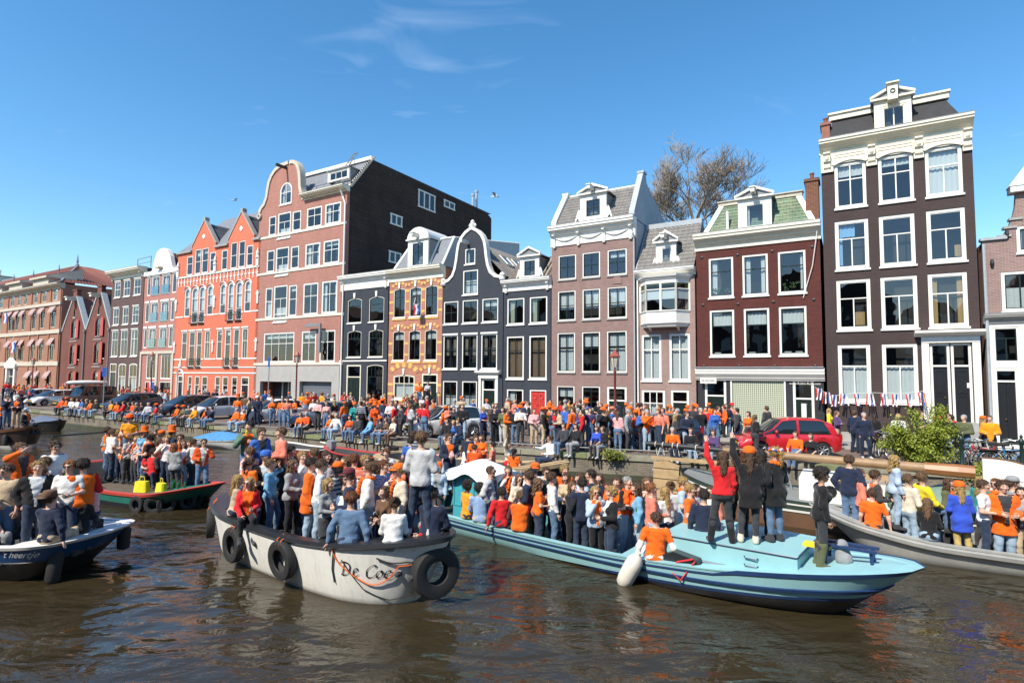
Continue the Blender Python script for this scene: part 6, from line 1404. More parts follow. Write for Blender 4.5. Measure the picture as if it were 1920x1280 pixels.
def brown_boat():
 hd=R(-33);ax=Vector((math.cos(hd),math.sin(hd),0));tip=on_z(56,806,1.05);L=7.5;mid=Vector((tip.x,tip.y,0))-ax*L/2
 b=Boat('wooden_sloop','dark brown sloop with varnished rim at the far left',mid,hd,L,2.6,[(0,.6),(.05,.85),(.4,1.),(.7,.92),(.88,.6),(.96,.28),(1,.0)],[(0,.9),(.4,.8),(.8,.98),(1,1.2)],rake=(.5,.2),flare=.75)
 zf=lambda f:(lambda t,zs:zs*f);V=mat('varnished_wood',(.16,.07,.035),.35,.25,5)
 b.band('hull',[b.loop(zf(1.)),b.loop(zf(.5)),b.loop(zf(.2))],mat('dark_wood_hull',(.05,.03,.025),.5,.3,3));b.band('hull_bottom',[b.loop(zf(.205)),b.loop(0.),b.loop(-.3)],HULLW)
 b.band('gunwale',[b.loop(lambda t,zs:zs-.12,out=.04),b.loop(lambda t,zs:zs+.03,out=.04),b.loop(lambda t,zs:zs+.03,inset=.2),b.loop(lambda t,zs:zs-.05,inset=.2)],V);b.band('inner_side',[b.loop(lambda t,zs:zs-.02,inset=.195),b.loop(.05,inset=.25)],INN);b.cover('floor',.02,.95,0,PLANKF,inset=.2,zabs=.35);b.cover('foredeck',.6,.99,-.01,V,inset=.12)
 t=.9;M=b.frame_at(t,.55,.14);mb=MB();mb.lathe([(.03,-.3),(.13,-.26),(.14,.15),(.05,.28)],12);o=mb.build('boat_fender',RUB,auto=50);o.matrix_world=M;tag(o,'dark fender at the bow of the brown sloop','fender')
 return b
BR=brown_boat()
def small_boat(name,label,u,v,L,B,hullm,rimm,hd=-30,tarp=None,z=.45,engine=None,end=False):
 p=on_z(u,v,0);b=Boat(name,label,p,R(hd),L,B,[(0,.75),(.03,.9),(.4,1.),(.7,.88),(.9,.45),(1,.0)],[(0,z),(.5,z*.95),(1,z*1.35)],rake=(.4,.05),flare=.8,n=22)
 zf=lambda f:(lambda t,zs:zs*f);b.band('hull',[b.loop(zf(1.)),b.loop(zf(.4)),b.loop(-.1)],hullm);b.band('gunwale',[b.loop(zf(1.),out=.03),b.loop(lambda t,zs:zs+.04,out=.03),b.loop(lambda t,zs:zs+.04,inset=.1),b.loop(lambda t,zs:zs-.05,inset=.1)],rimm)
 if tarp:
  mb=MB();ts=np.linspace(.02,.97,16);vs=[]
  for t in ts:
   zs=spline(b.sheer,[t])[0];a=b.pt(t,zs,-1,-.05);h=.12+.3*math.sin(math.pi*min(1,t*1.1))
   for k in range(9):q=k/8;vs.append((a.x,a.y*(1-2*q),zs+.06+h*(1-abs(2*q-1)**1.3)+.02*math.sin(t*40+q*9)))
  mb.add(vs,[(i*9+j,i*9+j+1,i*9+10+j,i*9+9+j)for i in range(15)for j in range(8)]);mb.build('tarpaulin',tarp,b.root,smooth=True)
 else:
  b.band('inner_side',[b.loop(zf(.98),inset=.1),b.loop(.06,inset=.14)],INN);b.cover('floor',.03,.95,0,INN,inset=.13,zabs=.08);b.cover('thwart',.4,.5,0,PLANKF,inset=.1,zabs=z*.7)
 if engine:
  mb=MB();x=-L/2-.12;mb.prism([(x-.22,z+.05),(x+.16,z+.05),(x+.2,z+.35),(x+.05,z+.5),(x-.2,z+.42)],-.15,.15);mb.box(x-.06,x+.06,-.06,.06,-.3,z+.05);mb.tube([(x+.15,0,z+.3),(x+.6,.1,z+.35)],.025,6);mb.build('outboard_engine',engine,b.root)
 return b
small_boat('covered_boat','boat under a slate blue tarpaulin beside the brown sloop',86,806,4.6,1.9,BLKH,BLKH,-33,mat('slate_blue_tarp',(.10,.13,.19),.8,.15,3,.3,5),.55)
small_boat('dinghy','small blue covered dinghy moored left of the white sloop',425,838,4.2,1.5,HULLW,WHITE,-30,mat('bright_blue_tarp',(.06,.22,.42),.7,.2,4,.3,5),.4)
small_boat('motor_dinghy','white and red dinghy with a grey outboard by the quay',566,855,3.8,1.5,mat('red_dinghy',(.45,.04,.04),.4),WHITE,150,None,.45,STEEL)
small_boat('motor_dinghy','dark red dinghy with a black outboard by the quay',668,868,4.2,1.5,BLKH,mat('red_dinghy',(.45,.04,.04)),150,None,.45,BLACKP)
def tjalk():
 """moored sailing barge with lowered mast between the launch and the quay"""
 hd=R(-31);ax=Vector((math.cos(hd),math.sin(hd),0));st=on_plane(1282,870,18.4);L=15.;mid=Vector((st.x,st.y,0))+ax*(L/2-.1)
 b=Boat('sailing_barge','dark green moored sailing barge with lowered wooden mast and green canvas cover',mid,hd,L,2.5,[(0,.0),(.01,.4),(.04,.7),(.1,.9),(.2,1.),(.8,1.),(.94,.8),(.99,.4),(1,.0)],[(0,1.15),(.1,.85),(.3,.72),(.7,.72),(.9,.95),(1,1.2)],rake=(.3,.25),flare=.88)
 zf=lambda f:(lambda t,zs:zs*f);DG=mat('barge_green',(.035,.055,.045),.5,.2,3);BRN=mat('barge_brown',(.16,.085,.05),.6,.35,2)
 b.band('topsides',[b.loop(zf(1.)),b.loop(zf(.8)),b.loop(zf(.62))],DG);b.band('white_line',[b.loop(zf(.88),out=.012),b.loop(zf(.82),out=.012)],WHITE)
 b.band('white_line',[b.loop(zf(.66),out=.02),b.loop(zf(.58),out=.02)],HULLW);b.band('hull_bottom',[b.loop(zf(.62)),b.loop(zf(.3)),b.loop(0.),b.loop(-.3)],BRN)
 b.cover('deck',.01,.99,-.02,mat('grey_deck',(.20,.21,.20),.7,.2,3),inset=.06)
 WD=mat('weathered_oak',(.42,.29,.15),.8,.3,5);x=-L/2-.35;RU=empty('rudder_parent',(0,0,0));bpy.data.objects.remove(RU)
 mb=MB();mb.prism([(x-.55,-.3),(x+.3,-.3),(x+.32,1.2),(x-.05,1.35),(x-.5,1.3)],-.09,.09);rd=mb.build('rudder',WD,b.root)
 for k in range(4):
  m=MB();z_=.1+.33*k;m.box(x-.54,x+.31,-.1,-.091,z_,z_+.02);m.build('rudder_joint',mat('dark_joint',(.06,.04,.02),.9),rd)
 mb=MB();mb.box(x-.6,x+1.6,-.06,.06,1.36,1.46);mb.build('tiller',WD,b.root)
 mb=MB();mb.box(-L*.27,-L*.1,-.9,.9,.7,1.32);cb_=mb.build('deckhouse',WHITE,b.root)
 mb=MB();mb.torus((-L*.22,-.91,1.02),(0,1,0),.13,.03,14,6);mb.lathe([(.12,0),(.12,.01)],14);mb.v[-28:]=[(q[0]-L*.22,-.905-q[2],q[1]+1.02)for q in mb.v[-28:]];mb.build('porthole',IRON,cb_)
 CAN=mat('green_canvas',(.17,.25,.19),.9,.25,2,.4,5)
 mb=MB();x0,x1=-L*.08,L*.42
 mb.grid(lambda a,c:(x0+(x1-x0)*a,-1.15+2.3*c,.72+(.5+.08*math.sin(a*23)+.05*math.sin(a*51+c*6))*(1-abs(2*c-1)**2.5)),60,10);mb.build('canvas_cover',CAN,b.root,smooth=True)
 mb=MB();mb.grid(lambda a,c:(x0+1.2+(x1-x0-2.6)*a,-.75+.5*c,1.2+.2*math.sin(math.pi*c)+.05*math.sin(a*30)),40,6);mb.build('furled_sail',mat('cream_sail',(.55,.52,.42),.9,.15,4,.4,6),b.root,smooth=True)
 pm=Matrix.Translation((-L*.17,-.2,1.34));
 pal=empty('wooden_pallet',b.M@Vector((-L*.17,-.55,1.335)),hd);tag(pal,'wooden pallet lying on the white deckhouse of the moored barge','pallet')
 for k in range(5):m=MB();m.box(-.6,.6,-.4+.2*k-.05,-.4+.2*k+.05,.1,.125);m.build('board',WD,pal)
 for k in range(3):m=MB();m.box(-.6+.55*k,-.5+.55*k,-.45,.45,0,.098);m.build('bearer',WD,pal)
 p0=on_plane(1844,922,17.0);lp=b.Mi@p0;lx,ly,lz=lp
 fan=[(0,0),(1.25,0)]+[(1.25*math.cos(R(90)*i/12)**.8 if i<12 else 0.,.78*math.sin(R(90)*i/12)**.9)for i in range(1,13)]
 mb=MB();mb.prism(fan,-.04,.04);mb.xf(Matrix.Translation((lx,ly,lz)));lb=mb.build('leeboard',WHITE,b.root)
 mb=MB();mb.tube([(lx+q[0],ly-.01,lz+q[1])for q in fan[1:]],.035,5);mb.build('leeboard_edge',mat('varnished_wood',(.16,.07,.035)),lb)
 mb=MB();mb.torus((lx+.45,ly-.06,lz+.25),(0,1,0),.09,.035,16,6);mb.build('leeboard_boss',mat('varnished_wood',(.16,.07,.035)),lb)
 return b
TJ=tjalk()
def mast():
 WD=mat('mast_spruce',(.28,.175,.09),.55,.35,3)
 c=QUAY-.9;a=on_plane(1212,831,c);b=on_plane(1812,884,c-.75);ax=(b-a)
 o=empty('lowered_mast',a,0);tag(o,'long varnished wooden mast laid horizontally above the moored barge','mast')
 mb=MB();n=14;mb.tube([ax*(.30+.70*i/n)for i in range(n+1)],[.095+.045*(i/n)for i in range(n+1)],12);mb.build('spar',WD,o,auto=40)
 mb=MB();mb.tube([ax*0,ax*.302],.085,12);mb.build('black_end',mat('black_pipe',(.02,.022,.024),.5),o,auto=40)
 mb=MB();q=ax.normalized();mb.tube([ax*.9,ax*.98,ax*1.02],[.15,.17,.16],8);mb.build('mast_heel',mat('varnished_wood2',(.30,.12,.04),.4,.2,4),o)
 for t in(.04,.07,.11,.13,.2,.25):
  mb=MB();mb.torus(ax*t,ax,.09,.016,12,5);mb.tube([ax*t+Vector((0,0,-.08)),ax*t+Vector((.03,-.02,-.32))],.012,4);mb.build('lashing',mat('pale_rope',(.6,.56,.46),.9),o)
 for t in(.06,.5):
  z0=.72 if t>.3 else .94;p=ax*t;base=a+p;mb=MB()
  for sx in(-.28,.28):mb.tube([p+Vector((0,0,-.06)),Vector((p.x+sx,p.y,z0-a.z if t<.3 else .7-a.z))],.03,6)
  mb.build('trestle',STEEL,o)
mast()
# ------------------------------------------------------------------ cars, parked nose to the canal
def paint(name,c,rough=.35):return mat(name,c,rough,.03,3,coat=1.0,metal=.0)
CARGLASS=mat('car_glass',(.012,.016,.019),.04,spec=.8);CHROME=mat('alloy_wheel',(.45,.46,.47),.35,metal=.8);LAMP=mat('headlamp_glass',(.6,.62,.64),.08,spec=.9);REDL=mat('tail_lamp',(.35,.01,.01),.15);BLKP=mat('black_trim_plastic',(.02,.02,.022),.55)
def car(name,label,u,c,nose,shape,m,L=3.9,W=1.68,Ht=1.47,wr=.30,extra=None,yaw=None):
 """u: pixel column of the middle; c: distance line from the canal; nose: angle between nose and the viewer"""
 r=ray(u,705);r.z=0;p=r*(c/r.dot(Nn));tocam=math.atan2(-p.y,-p.x)
 hd=tocam-R(nose)
 o=empty(name,(p.x,p.y,STREET),hd);tag(o,label,'car','cars parked along the quay')
 h=L/2
 if shape=='hatch':low=[(-h,.35),(-h,.62),(-h+.05,.88),(-h+.3,.93),(h*.32,.92),(h*.62,.85),(h*.9,.68),(h,.5),(h,.28)];top=[(-h+.12,.9),(-h+.35,Ht-.14),(-h+.75,Ht-.02),(-.2,Ht),(h*.18,Ht-.07),(h*.62,.87)]
 elif shape=='wagon':low=[(-h,.38),(-h,.65),(-h+.04,.9),(-h+.3,.95),(h*.35,.92),(h*.65,.84),(h*.92,.68),(h,.5),(h,.3)];top=[(-h+.06,.92),(-h+.35,Ht-.2),(-h+.7,Ht-.05),(-.3,Ht),(h*.1,Ht-.06),(h*.48,.89)]
 else:low=[(-h,.45),(-h,.8),(-h+.02,1.12),(-h+.2,1.15),(h*.3,1.15),(h*.42,1.08),(h*.96,1.02),(h,.85),(h,.45)];top=[(-h+.05,1.13),(-h+.12,Ht-.08),(-h+.25,Ht),(-.2,Ht),(h*.16,Ht-.04),(h*.34,1.1)]
 def at(poly,x):
  ps=sorted(poly);return interp2(x,ps)
 xs=np.linspace(-h,h,41);zlow=.24 if shape!='box' else .36;vs=[];secs=12
 lz=lambda x:interp2(x,[(p_[0]+i*1e-4,p_[1])for i,p_ in enumerate(low[2:-1])])if x<low[-2][0]else low[-2][1]
 mb=MB();rows=[]
 for i,x in enumerate(xs):
  e=abs(x)/h;ww=W/2*(1-.10*max(0,(e-.78)/.22)**2 if shape!='box' else 1-.03*max(0,(e-.85)/.15)**2);zt=lz(x)
  zb=zlow+.10*max(0,(e-.8)/.2)**2
  for wx in(-h+L*.185,h-L*.2):
   d=abs(x-wx)
   if d<wr+.07:zb=max(zb,wr*.9+math.sqrt(max(0,(wr+.07)**2-d*d)))
  zb=min(zb,zt-.1)
  prof=[(ww*.93,zb),(ww*.99,zb+(zt-zb)*.25),(ww,zb+(zt-zb)*.55),(ww*.985,zb+(zt-zb)*.8),(ww*.93,zt-.012),(ww*.80,zt+.02)]
  rows.append([(x,-y,z)for y,z in prof]+[(x,0,zt+.045)]+[(x,y,z)for y,z in reversed(prof)])
 k=len(rows[0]);mb.add([q for r_ in rows for q in r_],[(i*k+j,i*k+j+1,(i+1)*k+j+1,(i+1)*k+j)for i in range(len(rows)-1)for j in range(k-1)])
 mb.f.append(tuple(range(k)));mb.m.append(0);n0=(len(rows)-1)*k;mb.f.append(tuple(range(n0+k-1,n0-1,-1)));mb.m.append(0)
 body=mb.build('body',m,o,auto=38)
 g=MB();tx=np.linspace(top[0][0],top[-1][0],25);rows=[];base=[(x,lz(min(max(x,-h+.06),h))-.01)for x in tx]
 wroof=W/2*(.80 if shape!='box' else .90)
 for(x,zb)in base:
  zt=max(zb+.004,interp2(x,top));f=(zt-zb)/(Ht-zb+1e-6);wb=W/2*.91;wt=wb+(wroof-wb)*min(1,f)
  rows.append([(x,-wb,zb),(x,-(wb*.35+wt*.65),zb+(zt-zb)*.62),(x,-wt*.985,zt-.05*f),(x,-wt*.86,zt),(x,0,zt+.03*f),(x,wt*.86,zt),(x,wt*.985,zt-.05*f),(x,wb*.35+wt*.65,zb+(zt-zb)*.62),(x,wb,zb)])
 k=9;g.add([q for r_ in rows for q in r_],[(i*k+j,i*k+j+1,(i+1)*k+j+1,(i+1)*k+j)for i in range(len(rows)-1)for j in range(k-1)]);g.build('windows',CARGLASS,o,auto=35)
 rf=MB();R2=[[(q[0],q[1]*1.012,q[2]+.012)for q in r_]for r_ in rows]
 n1,n2=[i for i,x in enumerate(tx)if top[1][0]+.02<x][0],[i for i,x in enumerate(tx)if x<top[4][0]+.05][-1]
 rf.add([q for r_ in R2 for q in r_[2:7]],[(i*5+j,i*5+j+1,(i+1)*5+j+1,(i+1)*5+j)for i in range(n1,n2)for j in range(4)]);rf.build('roof',m,o,auto=35)
 for side in(1,-1):
  ix=(0,1,2,3)if side<0 else(8,7,6,5)
  def pillar(i0,i1,i2,nm,w_=.05):
   p=MB();A_,B_=Vector(R2[i0][ix[0]]),Vector(R2[i2][ix[2]]);mid=Vector(R2[i1][ix[1]]);mid.x=(A_.x*.38+B_.x*.62)
   pts=[A_,mid,B_];vs=[]
   for q in pts:vs+=[q+Vector((-w_,side*.008,0)),q+Vector((w_,side*.008,0))]
   p.add(vs,[(0,1,3,2),(2,3,5,4)]);p.build(nm,m,o)
  L_=len(R2)-1;mid_i=int(L_*.5)
  pillar(L_,int(L_*.86),n2,'pillar',.045);pillar(mid_i,mid_i,mid_i,'pillar',.045);pillar(1,2,n1,'pillar',.13)
  dm=MB();xh=interp2(0,[(0,0)]);xm=tx[mid_i]
  for xd in(xm,tx[int(L_*.83)]if shape!='box' else tx[int(L_*.86)],-h+L*.23):
   dm.box(xd-.006,xd+.006,side*W/2*.992-.006,side*W/2*.992+.006,.36,lz(xd)-.04)
  dm.build('door_gap',BLKP,o)
  hd_=MB();
  for xd in(xm+.12,xm-.95):hd_.box(xd,xd+.17,side*W/2*1.0-.012,side*W/2*1.0+.018,.80,.83)
  hd_.build('door_handle',m,o)
  mi=MB();xm2=tx[int(L_*.8)];mi.lathe([(.02,-.07),(.08,-.05),(.09,.03),(.03,.08)],8,(0,0,0));mi.xf(Matrix.Translation((xm2,side*(W/2+.07),lz(xm2)+.08))@Matrix.Scale(.7,4,(1,0,0)));mi.build('mirror',m if shape!='box' else BLKP,o,smooth=True)
  hl=MB();xh,zh=h-.18,lz(h-.2)-.06
  hl.add([(xh-.28,side*W/2*.955,zh+.03),(xh+.1,side*W/2*.86,zh-.03),(xh+.2,side*W/2*.55,zh-.10),(xh+.185,side*W/2*.55,zh-.22),(xh+.12,side*W/2*.88,zh-.19),(xh-.12,side*W/2*.965,zh-.12)],[(0,1,2,3,4,5)if side>0 else(5,4,3,2,1,0)]);hl.build('headlight',LAMP,o)
  tl=MB();tl.box(-h-.012,-h+.09,side*W/2*.9-.09,side*W/2*.9+.03,.68,.95);tl.build('tail_light',REDL,o)
 gr=MB();gr.box(h-.03,h+.012,-.45,.45,.36,.46);gr.box(h-.04,h+.006,-.32,.32,.56,.62);gr.build('grille',BLKP,o)
 pl=MB();pl.box(h+.013,h+.02,-.26,.26,.30,.35)if False else pl.box(h+.014,h+.022,-.26,.26,.48,.56);pl.build('number_plate',mat('yellow_plate',(.62,.42,.03),.5),o)
 for wx in(-h+L*.185,h-L*.2):
  for side in(-1,1):
   w_=MB();y=side*(W/2-.11);pr=[(wr-.1,-.085),(wr-.03,-.1),(wr,-.075),(wr,.075),(wr-.03,.1),(wr-.1,.085)];kk=24
   w_.add([(wx+q[0]*math.cos(2*math.pi*i/kk),y+q[1],wr+q[0]*math.sin(2*math.pi*i/kk))for i in range(kk)for q in pr],[(i*6+j,i*6+(j+1)%6,((i+1)%kk)*6+(j+1)%6,((i+1)%kk)*6+j)for i in range(kk)for j in range(6)]);wh=w_.build('wheel',RUB,o,auto=40)
   rm=MB();yo=y+side*.07;rm.torus((wx,yo,wr),(0,1,0),wr-.1,.018,20,5)
   for q in range(7):
    a=2*math.pi*q/7;c0=Vector((wx,yo,wr));e=Vector((math.cos(a),0,math.sin(a)));rm.tube([c0+e*.03,c0+e*(wr-.1)],.022,4)
   rm.lathe([(.05,-.02),(.05,.02)],8,(0,0,0));nv=16;rm.v[-nv:]=[(wx+q[0],yo+q[2],wr+q[1])for q in rm.v[-nv:]]
   rm.build('rim',CHROME,wh);dk=MB();dk.add([(wx+(wr-.09)*math.cos(2*math.pi*i/16),y+side*.03,wr+(wr-.09)*math.sin(2*math.pi*i/16))for i in range(16)],[tuple(range(16))]);dk.build('wheel_well',BLKP,wh)
 if extra=='roofbox':
  b=MB();b.lathe([(.02,-1.7),(.25,-1.5),(.36,-.6),(.38,.4),(.3,1.4),(.02,1.75)],12);b.xf(Matrix.Translation((-.2,0,Ht+.3))@Matrix.Scale(.55,4,(0,0,1))@Matrix.Rotation(math.pi/2,4,'Y')@Matrix.Scale(1.7,4,(0,1,0)));b.build('roof_box',WHITE,o,smooth=True)
  for x in(-.9,.5):b=MB();b.tube([(x,-.8,Ht),(x,-.8,Ht+.12),(x,.8,Ht+.12),(x,.8,Ht)],.025,5);b.build('roof_bar',BLKP,o)
 return o
def interp2(x,ps):
 ps=sorted(ps)
 if x<=ps[0][0]:return ps[0][1]
 for(a,za),(b,zb)in zip(ps,ps[1:]):
  if x<=b:return za+(zb-za)*(x-a)/(b-a)if b>a else zb
 return ps[-1][1]
car('parked_car','bright red hatchback parked in front of the dark brown house',1467,25.2,72,'hatch',paint('red_car_paint',(.48,.012,.02)),3.75,1.65,1.5)
car('parked_car','dark hatchback half hidden behind people at the mauve houses',1222,24.6,66,'hatch',paint('dark_blue_car_paint',(.012,.016,.03)),4.0)
car('parked_car','silver white hatchback parked before the black bell gable house',835,23.2,68,'hatch',paint('silver_white_paint',(.60,.62,.62)),4.1,1.74,1.55)
car('parked_car','blue grey estate car parked before the brick warehouse garage',607,23.4,68,'wagon',paint('blue_grey_paint',(.14,.18,.23)),4.5,1.75,1.48)
car('parked_car','white hatchback parked left of the blue grey estate car',512,23.5,66,'hatch',paint('white_car_paint',(.70,.70,.70)),4.1)
car('parked_car','silver compact car parked at the orange red house',412,23.3,64,'hatch',paint('silver_car_paint',(.56,.58,.60),.3),4.2,1.75,1.55)
car('parked_car','navy hatchback parked left of the silver compact car',352,23.8,62,'hatch',paint('navy_car_paint',(.012,.022,.05)),4.2,1.75,1.5)
car('parked_car','dark blue hatchback parked beside the boxy off roader',248,23.5,60,'hatch',paint('deep_blue_paint',(.014,.02,.045)),4.3,1.75,1.5)
car('parked_car','boxy dark grey off roader with a white box on its roof',160,23.6,60,'box',paint('graphite_paint',(.045,.047,.05)),4.6,1.8,1.95,.38,'roofbox')
car('parked_car','white car parked left of the boxy off roader',104,23.8,58,'hatch',paint('white_car_paint',(.70,.70,.70)),4.3)
car('parked_car','leftmost white car on the quay',66,24.2,57,'hatch',paint('white_car_paint',(.70,.70,.70)),4.3)
# ------------------------------------------------------------------ people: bodies grown as one blended surface
def iso(f,o,h):
 """surface net of the zero set of f on a grid: vertices and quads"""
 s=f<0;nx,ny,nz=f.shape
 c=[s[i:nx-1+i,j:ny-1+j,k:nz-1+k]for i in(0,1)for j in(0,1)for k in(0,1)]
 cnt=sum(q.astype(np.int8)for q in c);act=(cnt>0)&(cnt<8)
 I=np.argwhere(act);idx=-np.ones(act.shape,np.int64);idx[act]=np.arange(len(I))
 P=np.zeros((len(I),3));W=np.zeros(len(I))
 cor=[(i,j,k)for i in(0,1)for j in(0,1)for k in(0,1)]
 for a in cor:
  for ax in range(3):
   if a[ax]:continue
   b=list(a);b[ax]=1
   fa=f[I[:,0]+a[0],I[:,1]+a[1],I[:,2]+a[2]];fb=f[I[:,0]+b[0],I[:,1]+b[1],I[:,2]+b[2]]
   m=(fa<0)!=(fb<0);t=np.where(m,fa/np.where(m,fa-fb,1),0)
   for d in range(3):P[:,d]+=np.where(m,a[d]+(t if d==ax else 0),0)
   W+=m
 V=(I+P/np.maximum(W,1)[:,None])*h+np.array(o)
 Q=[]
 for ax in range(3):
  sl0=[slice(None)]*3;sl1=[slice(None)]*3;sl0[ax]=slice(0,-1);sl1[ax]=slice(1,None)
  a,b=s[tuple(sl0)],s[tuple(sl1)];E=np.argwhere(a!=b)
  u,v=(ax+1)%3,(ax+2)%3
  E=E[(E[:,u]>0)&(E[:,v]>0)&(E[:,u]<f.shape[u]-1)&(E[:,v]<f.shape[v]-1)]
  if not len(E):continue
  fl=a[tuple(E.T)]
  def cell(du,dv):
   q=E.copy();q[:,u]-=du;q[:,v]-=dv;return idx[tuple(q.T)]
  q=np.stack([cell(1,1),cell(0,1),cell(0,0),cell(1,0)],1);q[~fl]=q[~fl][:,::-1];Q.append(q)
 return V,np.concatenate(Q)
def cone_d(X,a,b,ra,rb,ky=1.):
 a=np.array(a,float);b=np.array(b,float);e=b-a
 px,py,pz=X[0]-a[0],(X[1]-a[1])/ky,X[2]-a[2];e2=np.array([e[0],e[1]/ky,e[2]]);L=max(1e-9,e2@e2)
 t=np.clip((px*e2[0]+py*e2[1]+pz*e2[2])/L,0,1)
 return(np.sqrt((px-t*e2[0])**2+(py-t*e2[1])**2+(pz-t*e2[2])**2)-(ra+(rb-ra)*t))*(1 if ky==1 else min(1,.5+ky*.5))
def smin(a,b,k):
 h=np.maximum(k-np.abs(a-b),0)/k;return np.minimum(a,b)-h*h*k*.25
def grow(prims,h,k=.035,grow_=0.,cuts=(),wr=0.,seed=0,pad=.05):
 P=np.array([q for p in prims for q in((*p[0],max(p[2],p[3])),(*p[1],max(p[2],p[3])))])
 lo=(P[:,:3]-P[:,3:]).min(0)-grow_-pad;hi=(P[:,:3]+P[:,3:]).max(0)+grow_+pad
 for ax,sg,val in cuts:
  if sg>0:lo[ax]=max(lo[ax],val-2.2*h)
  else:hi[ax]=min(hi[ax],val+2.2*h)
 n=np.ceil((hi-lo)/h).astype(int)+1;ax_=[lo[i]+h*np.arange(n[i])for i in range(3)]
 f=np.full(n,9.)
 for p in prims:
  r=max(p[2],p[3])+grow_+k+3*h;a=np.minimum(p[0],p[1])-r;b=np.maximum(p[0],p[1])+r
  i0=np.maximum(0,np.floor((a-lo)/h).astype(int));i1=np.minimum(n,np.ceil((b-lo)/h).astype(int)+1)
  if(i1<=i0).any():continue
  X=np.meshgrid(*[ax_[d][i0[d]:i1[d]]for d in range(3)],indexing='ij',sparse=True)
  d=cone_d(X,p[0],p[1],p[2],p[3],p[4]if len(p)>4 else 1.)-grow_
  sl=tuple(slice(i0[q],i1[q])for q in range(3));f[sl]=smin(f[sl],d,k)
 X=np.meshgrid(*ax_,indexing='ij',sparse=True)
 if wr:
  r=np.random.RandomState(seed)
  for _ in range(4):
   w=r.uniform(-1,1,3)*np.array([45,45,45]);f=f+wr*np.sin(w[0]*X[0]+w[1]*X[1]+w[2]*X[2]+r.uniform(0,6))*.5
 for ax,sg,val in cuts:f=np.maximum(f,(val-X[ax])*sg)
 f[0]=f[-1]=1;f[:,0]=f[:,-1]=1;f[:,:,0]=f[:,:,-1]=1
 return iso(f,lo,h)
def np_mesh(name,V,F,mats,mi=None,smooth=True):
 me=bpy.data.meshes.new(name);nv,nf=len(V),len(F);k=F.shape[1]
 me.vertices.add(nv);me.vertices.foreach_set('co',np.asarray(V,np.float32).ravel());me.loops.add(nf*k);me.loops.foreach_set('vertex_index',F.astype(np.int32).ravel())
 me.polygons.add(nf);me.polygons.foreach_set('loop_start',np.arange(0,nf*k,k,dtype=np.int32))
 for m in mats:me.materials.append(m)
 if mi is not None:me.polygons.foreach_set('material_index',np.asarray(mi,np.int32))
 if smooth:me.polygons.foreach_set('use_smooth',np.ones(nf,bool))
 me.update(calc_edges=True);me.validate();return me
# ---- skeleton
ARM={'down':((.25,.02,1.14),(.27,-.07,.89)),'hold':((.26,.0,1.14),(.14,-.25,1.12)),'cup':((.25,-.06,1.15),(.13,-.25,1.26)),'mouth':((.27,-.17,1.20),(.07,-.17,1.42)),'raise':((.33,-.02,1.66),(.34,-.10,1.92)),'pocket':((.30,.09,1.15),(.21,.0,.93)),'fold':((.25,-.07,1.14),(-.05,-.20,1.17)),'hip':((.40,.05,1.18),(.22,-.03,1.02)),'brow':((.34,-.12,1.46),(.09,-.17,1.60)),'phone':((.24,-.22,1.26),(.07,-.34,1.46)),'reach':((.27,-.22,1.26),(.20,-.46,1.30)),'prop':((.31,.06,1.12),(.34,.05,.90)),'knee':((.25,-.10,1.13),(.14,-.32,1.00))}
LEG={'stand':(((.10,-.02,.50),(.11,.02,.09)),((.10,-.02,.50),(.11,.02,.09))),'contra':(((.10,-.01,.50),(.09,.02,.09)),((.13,-.10,.50),(.17,-.03,.09))),'wide':(((.14,-.02,.50),(.19,.02,.09)),((.14,-.02,.50),(.19,.02,.09))),'step':(((.10,.04,.49),(.10,.20,.12)),((.10,-.14,.50),(.10,-.20,.09))),'sit':(((.12,-.42,.51),(.12,-.42,.10)),((.13,-.42,.51),(.15,-.45,.10))),'dangle':(((.09,-.42,.50),(.09,-.36,.10)),((.11,-.42,.51),(.10,-.42,.10)))}
def joints(sex,legs,aR,aL):
 sit=legs in('sit','dangle');dz=-.42 if sit else 0.;sh=.185 if sex=='m' else .158;hz=.92+dz
 J={'hz':hz,'dz':dz,'sh':sh}
 for sgn,arm,lg,nm in((-1,aR,LEG[legs][0],'R'),(1,aL,LEG[legs][1],'L')):
  e,w_=ARM[arm];k=sh/.185;f=lambda q:(sgn*q[0]*(k if arm not in('fold',)else 1),q[1],q[2]+dz)
  J['S'+nm]=(sgn*sh,.01,1.415+dz);J['E'+nm]=f(e);J['W'+nm]=f(w_);J['H'+nm]=(sgn*.088,.0,hz-.01);J['K'+nm]=(sgn*lg[0][0],*lg[0][1:]);J['A'+nm]=(sgn*lg[1][0],*lg[1][1:])
 return J
def P_torso(J,sex):
 z=J['dz'];m=sex=='m';sh=J['sh']
 p=[((-sh*.78,.01,1.40+z),(sh*.78,.01,1.40+z),.068,.068),((0,.0,1.31+z),(0,.01,1.10+z),.155 if m else .132,.138 if m else .112,.68),((0,.01,1.10+z),(0,.01,.97+z),.138 if m else .114,.158 if m else .165,.72),((-.06,.045,.93+z),(.06,.045,.93+z),.105 if m else .115,.105 if m else .115,.9),((-sh*.5,.0,1.30+z),(sh*.5,.0,1.30+z),.10,.10,.8)]
 if not m:p+=[((-.068,-.075,1.27+z),(-.066,-.07,1.25+z),.066,.062),((.068,-.075,1.27+z),(.066,-.07,1.25+z),.066,.062)]
 return p
def P_neck(J,sex):z=J['dz'];return[((0,.015,1.40+z),(0,-.005,1.56+z),.062 if sex=='m' else .052,.056 if sex=='m' else .047)]
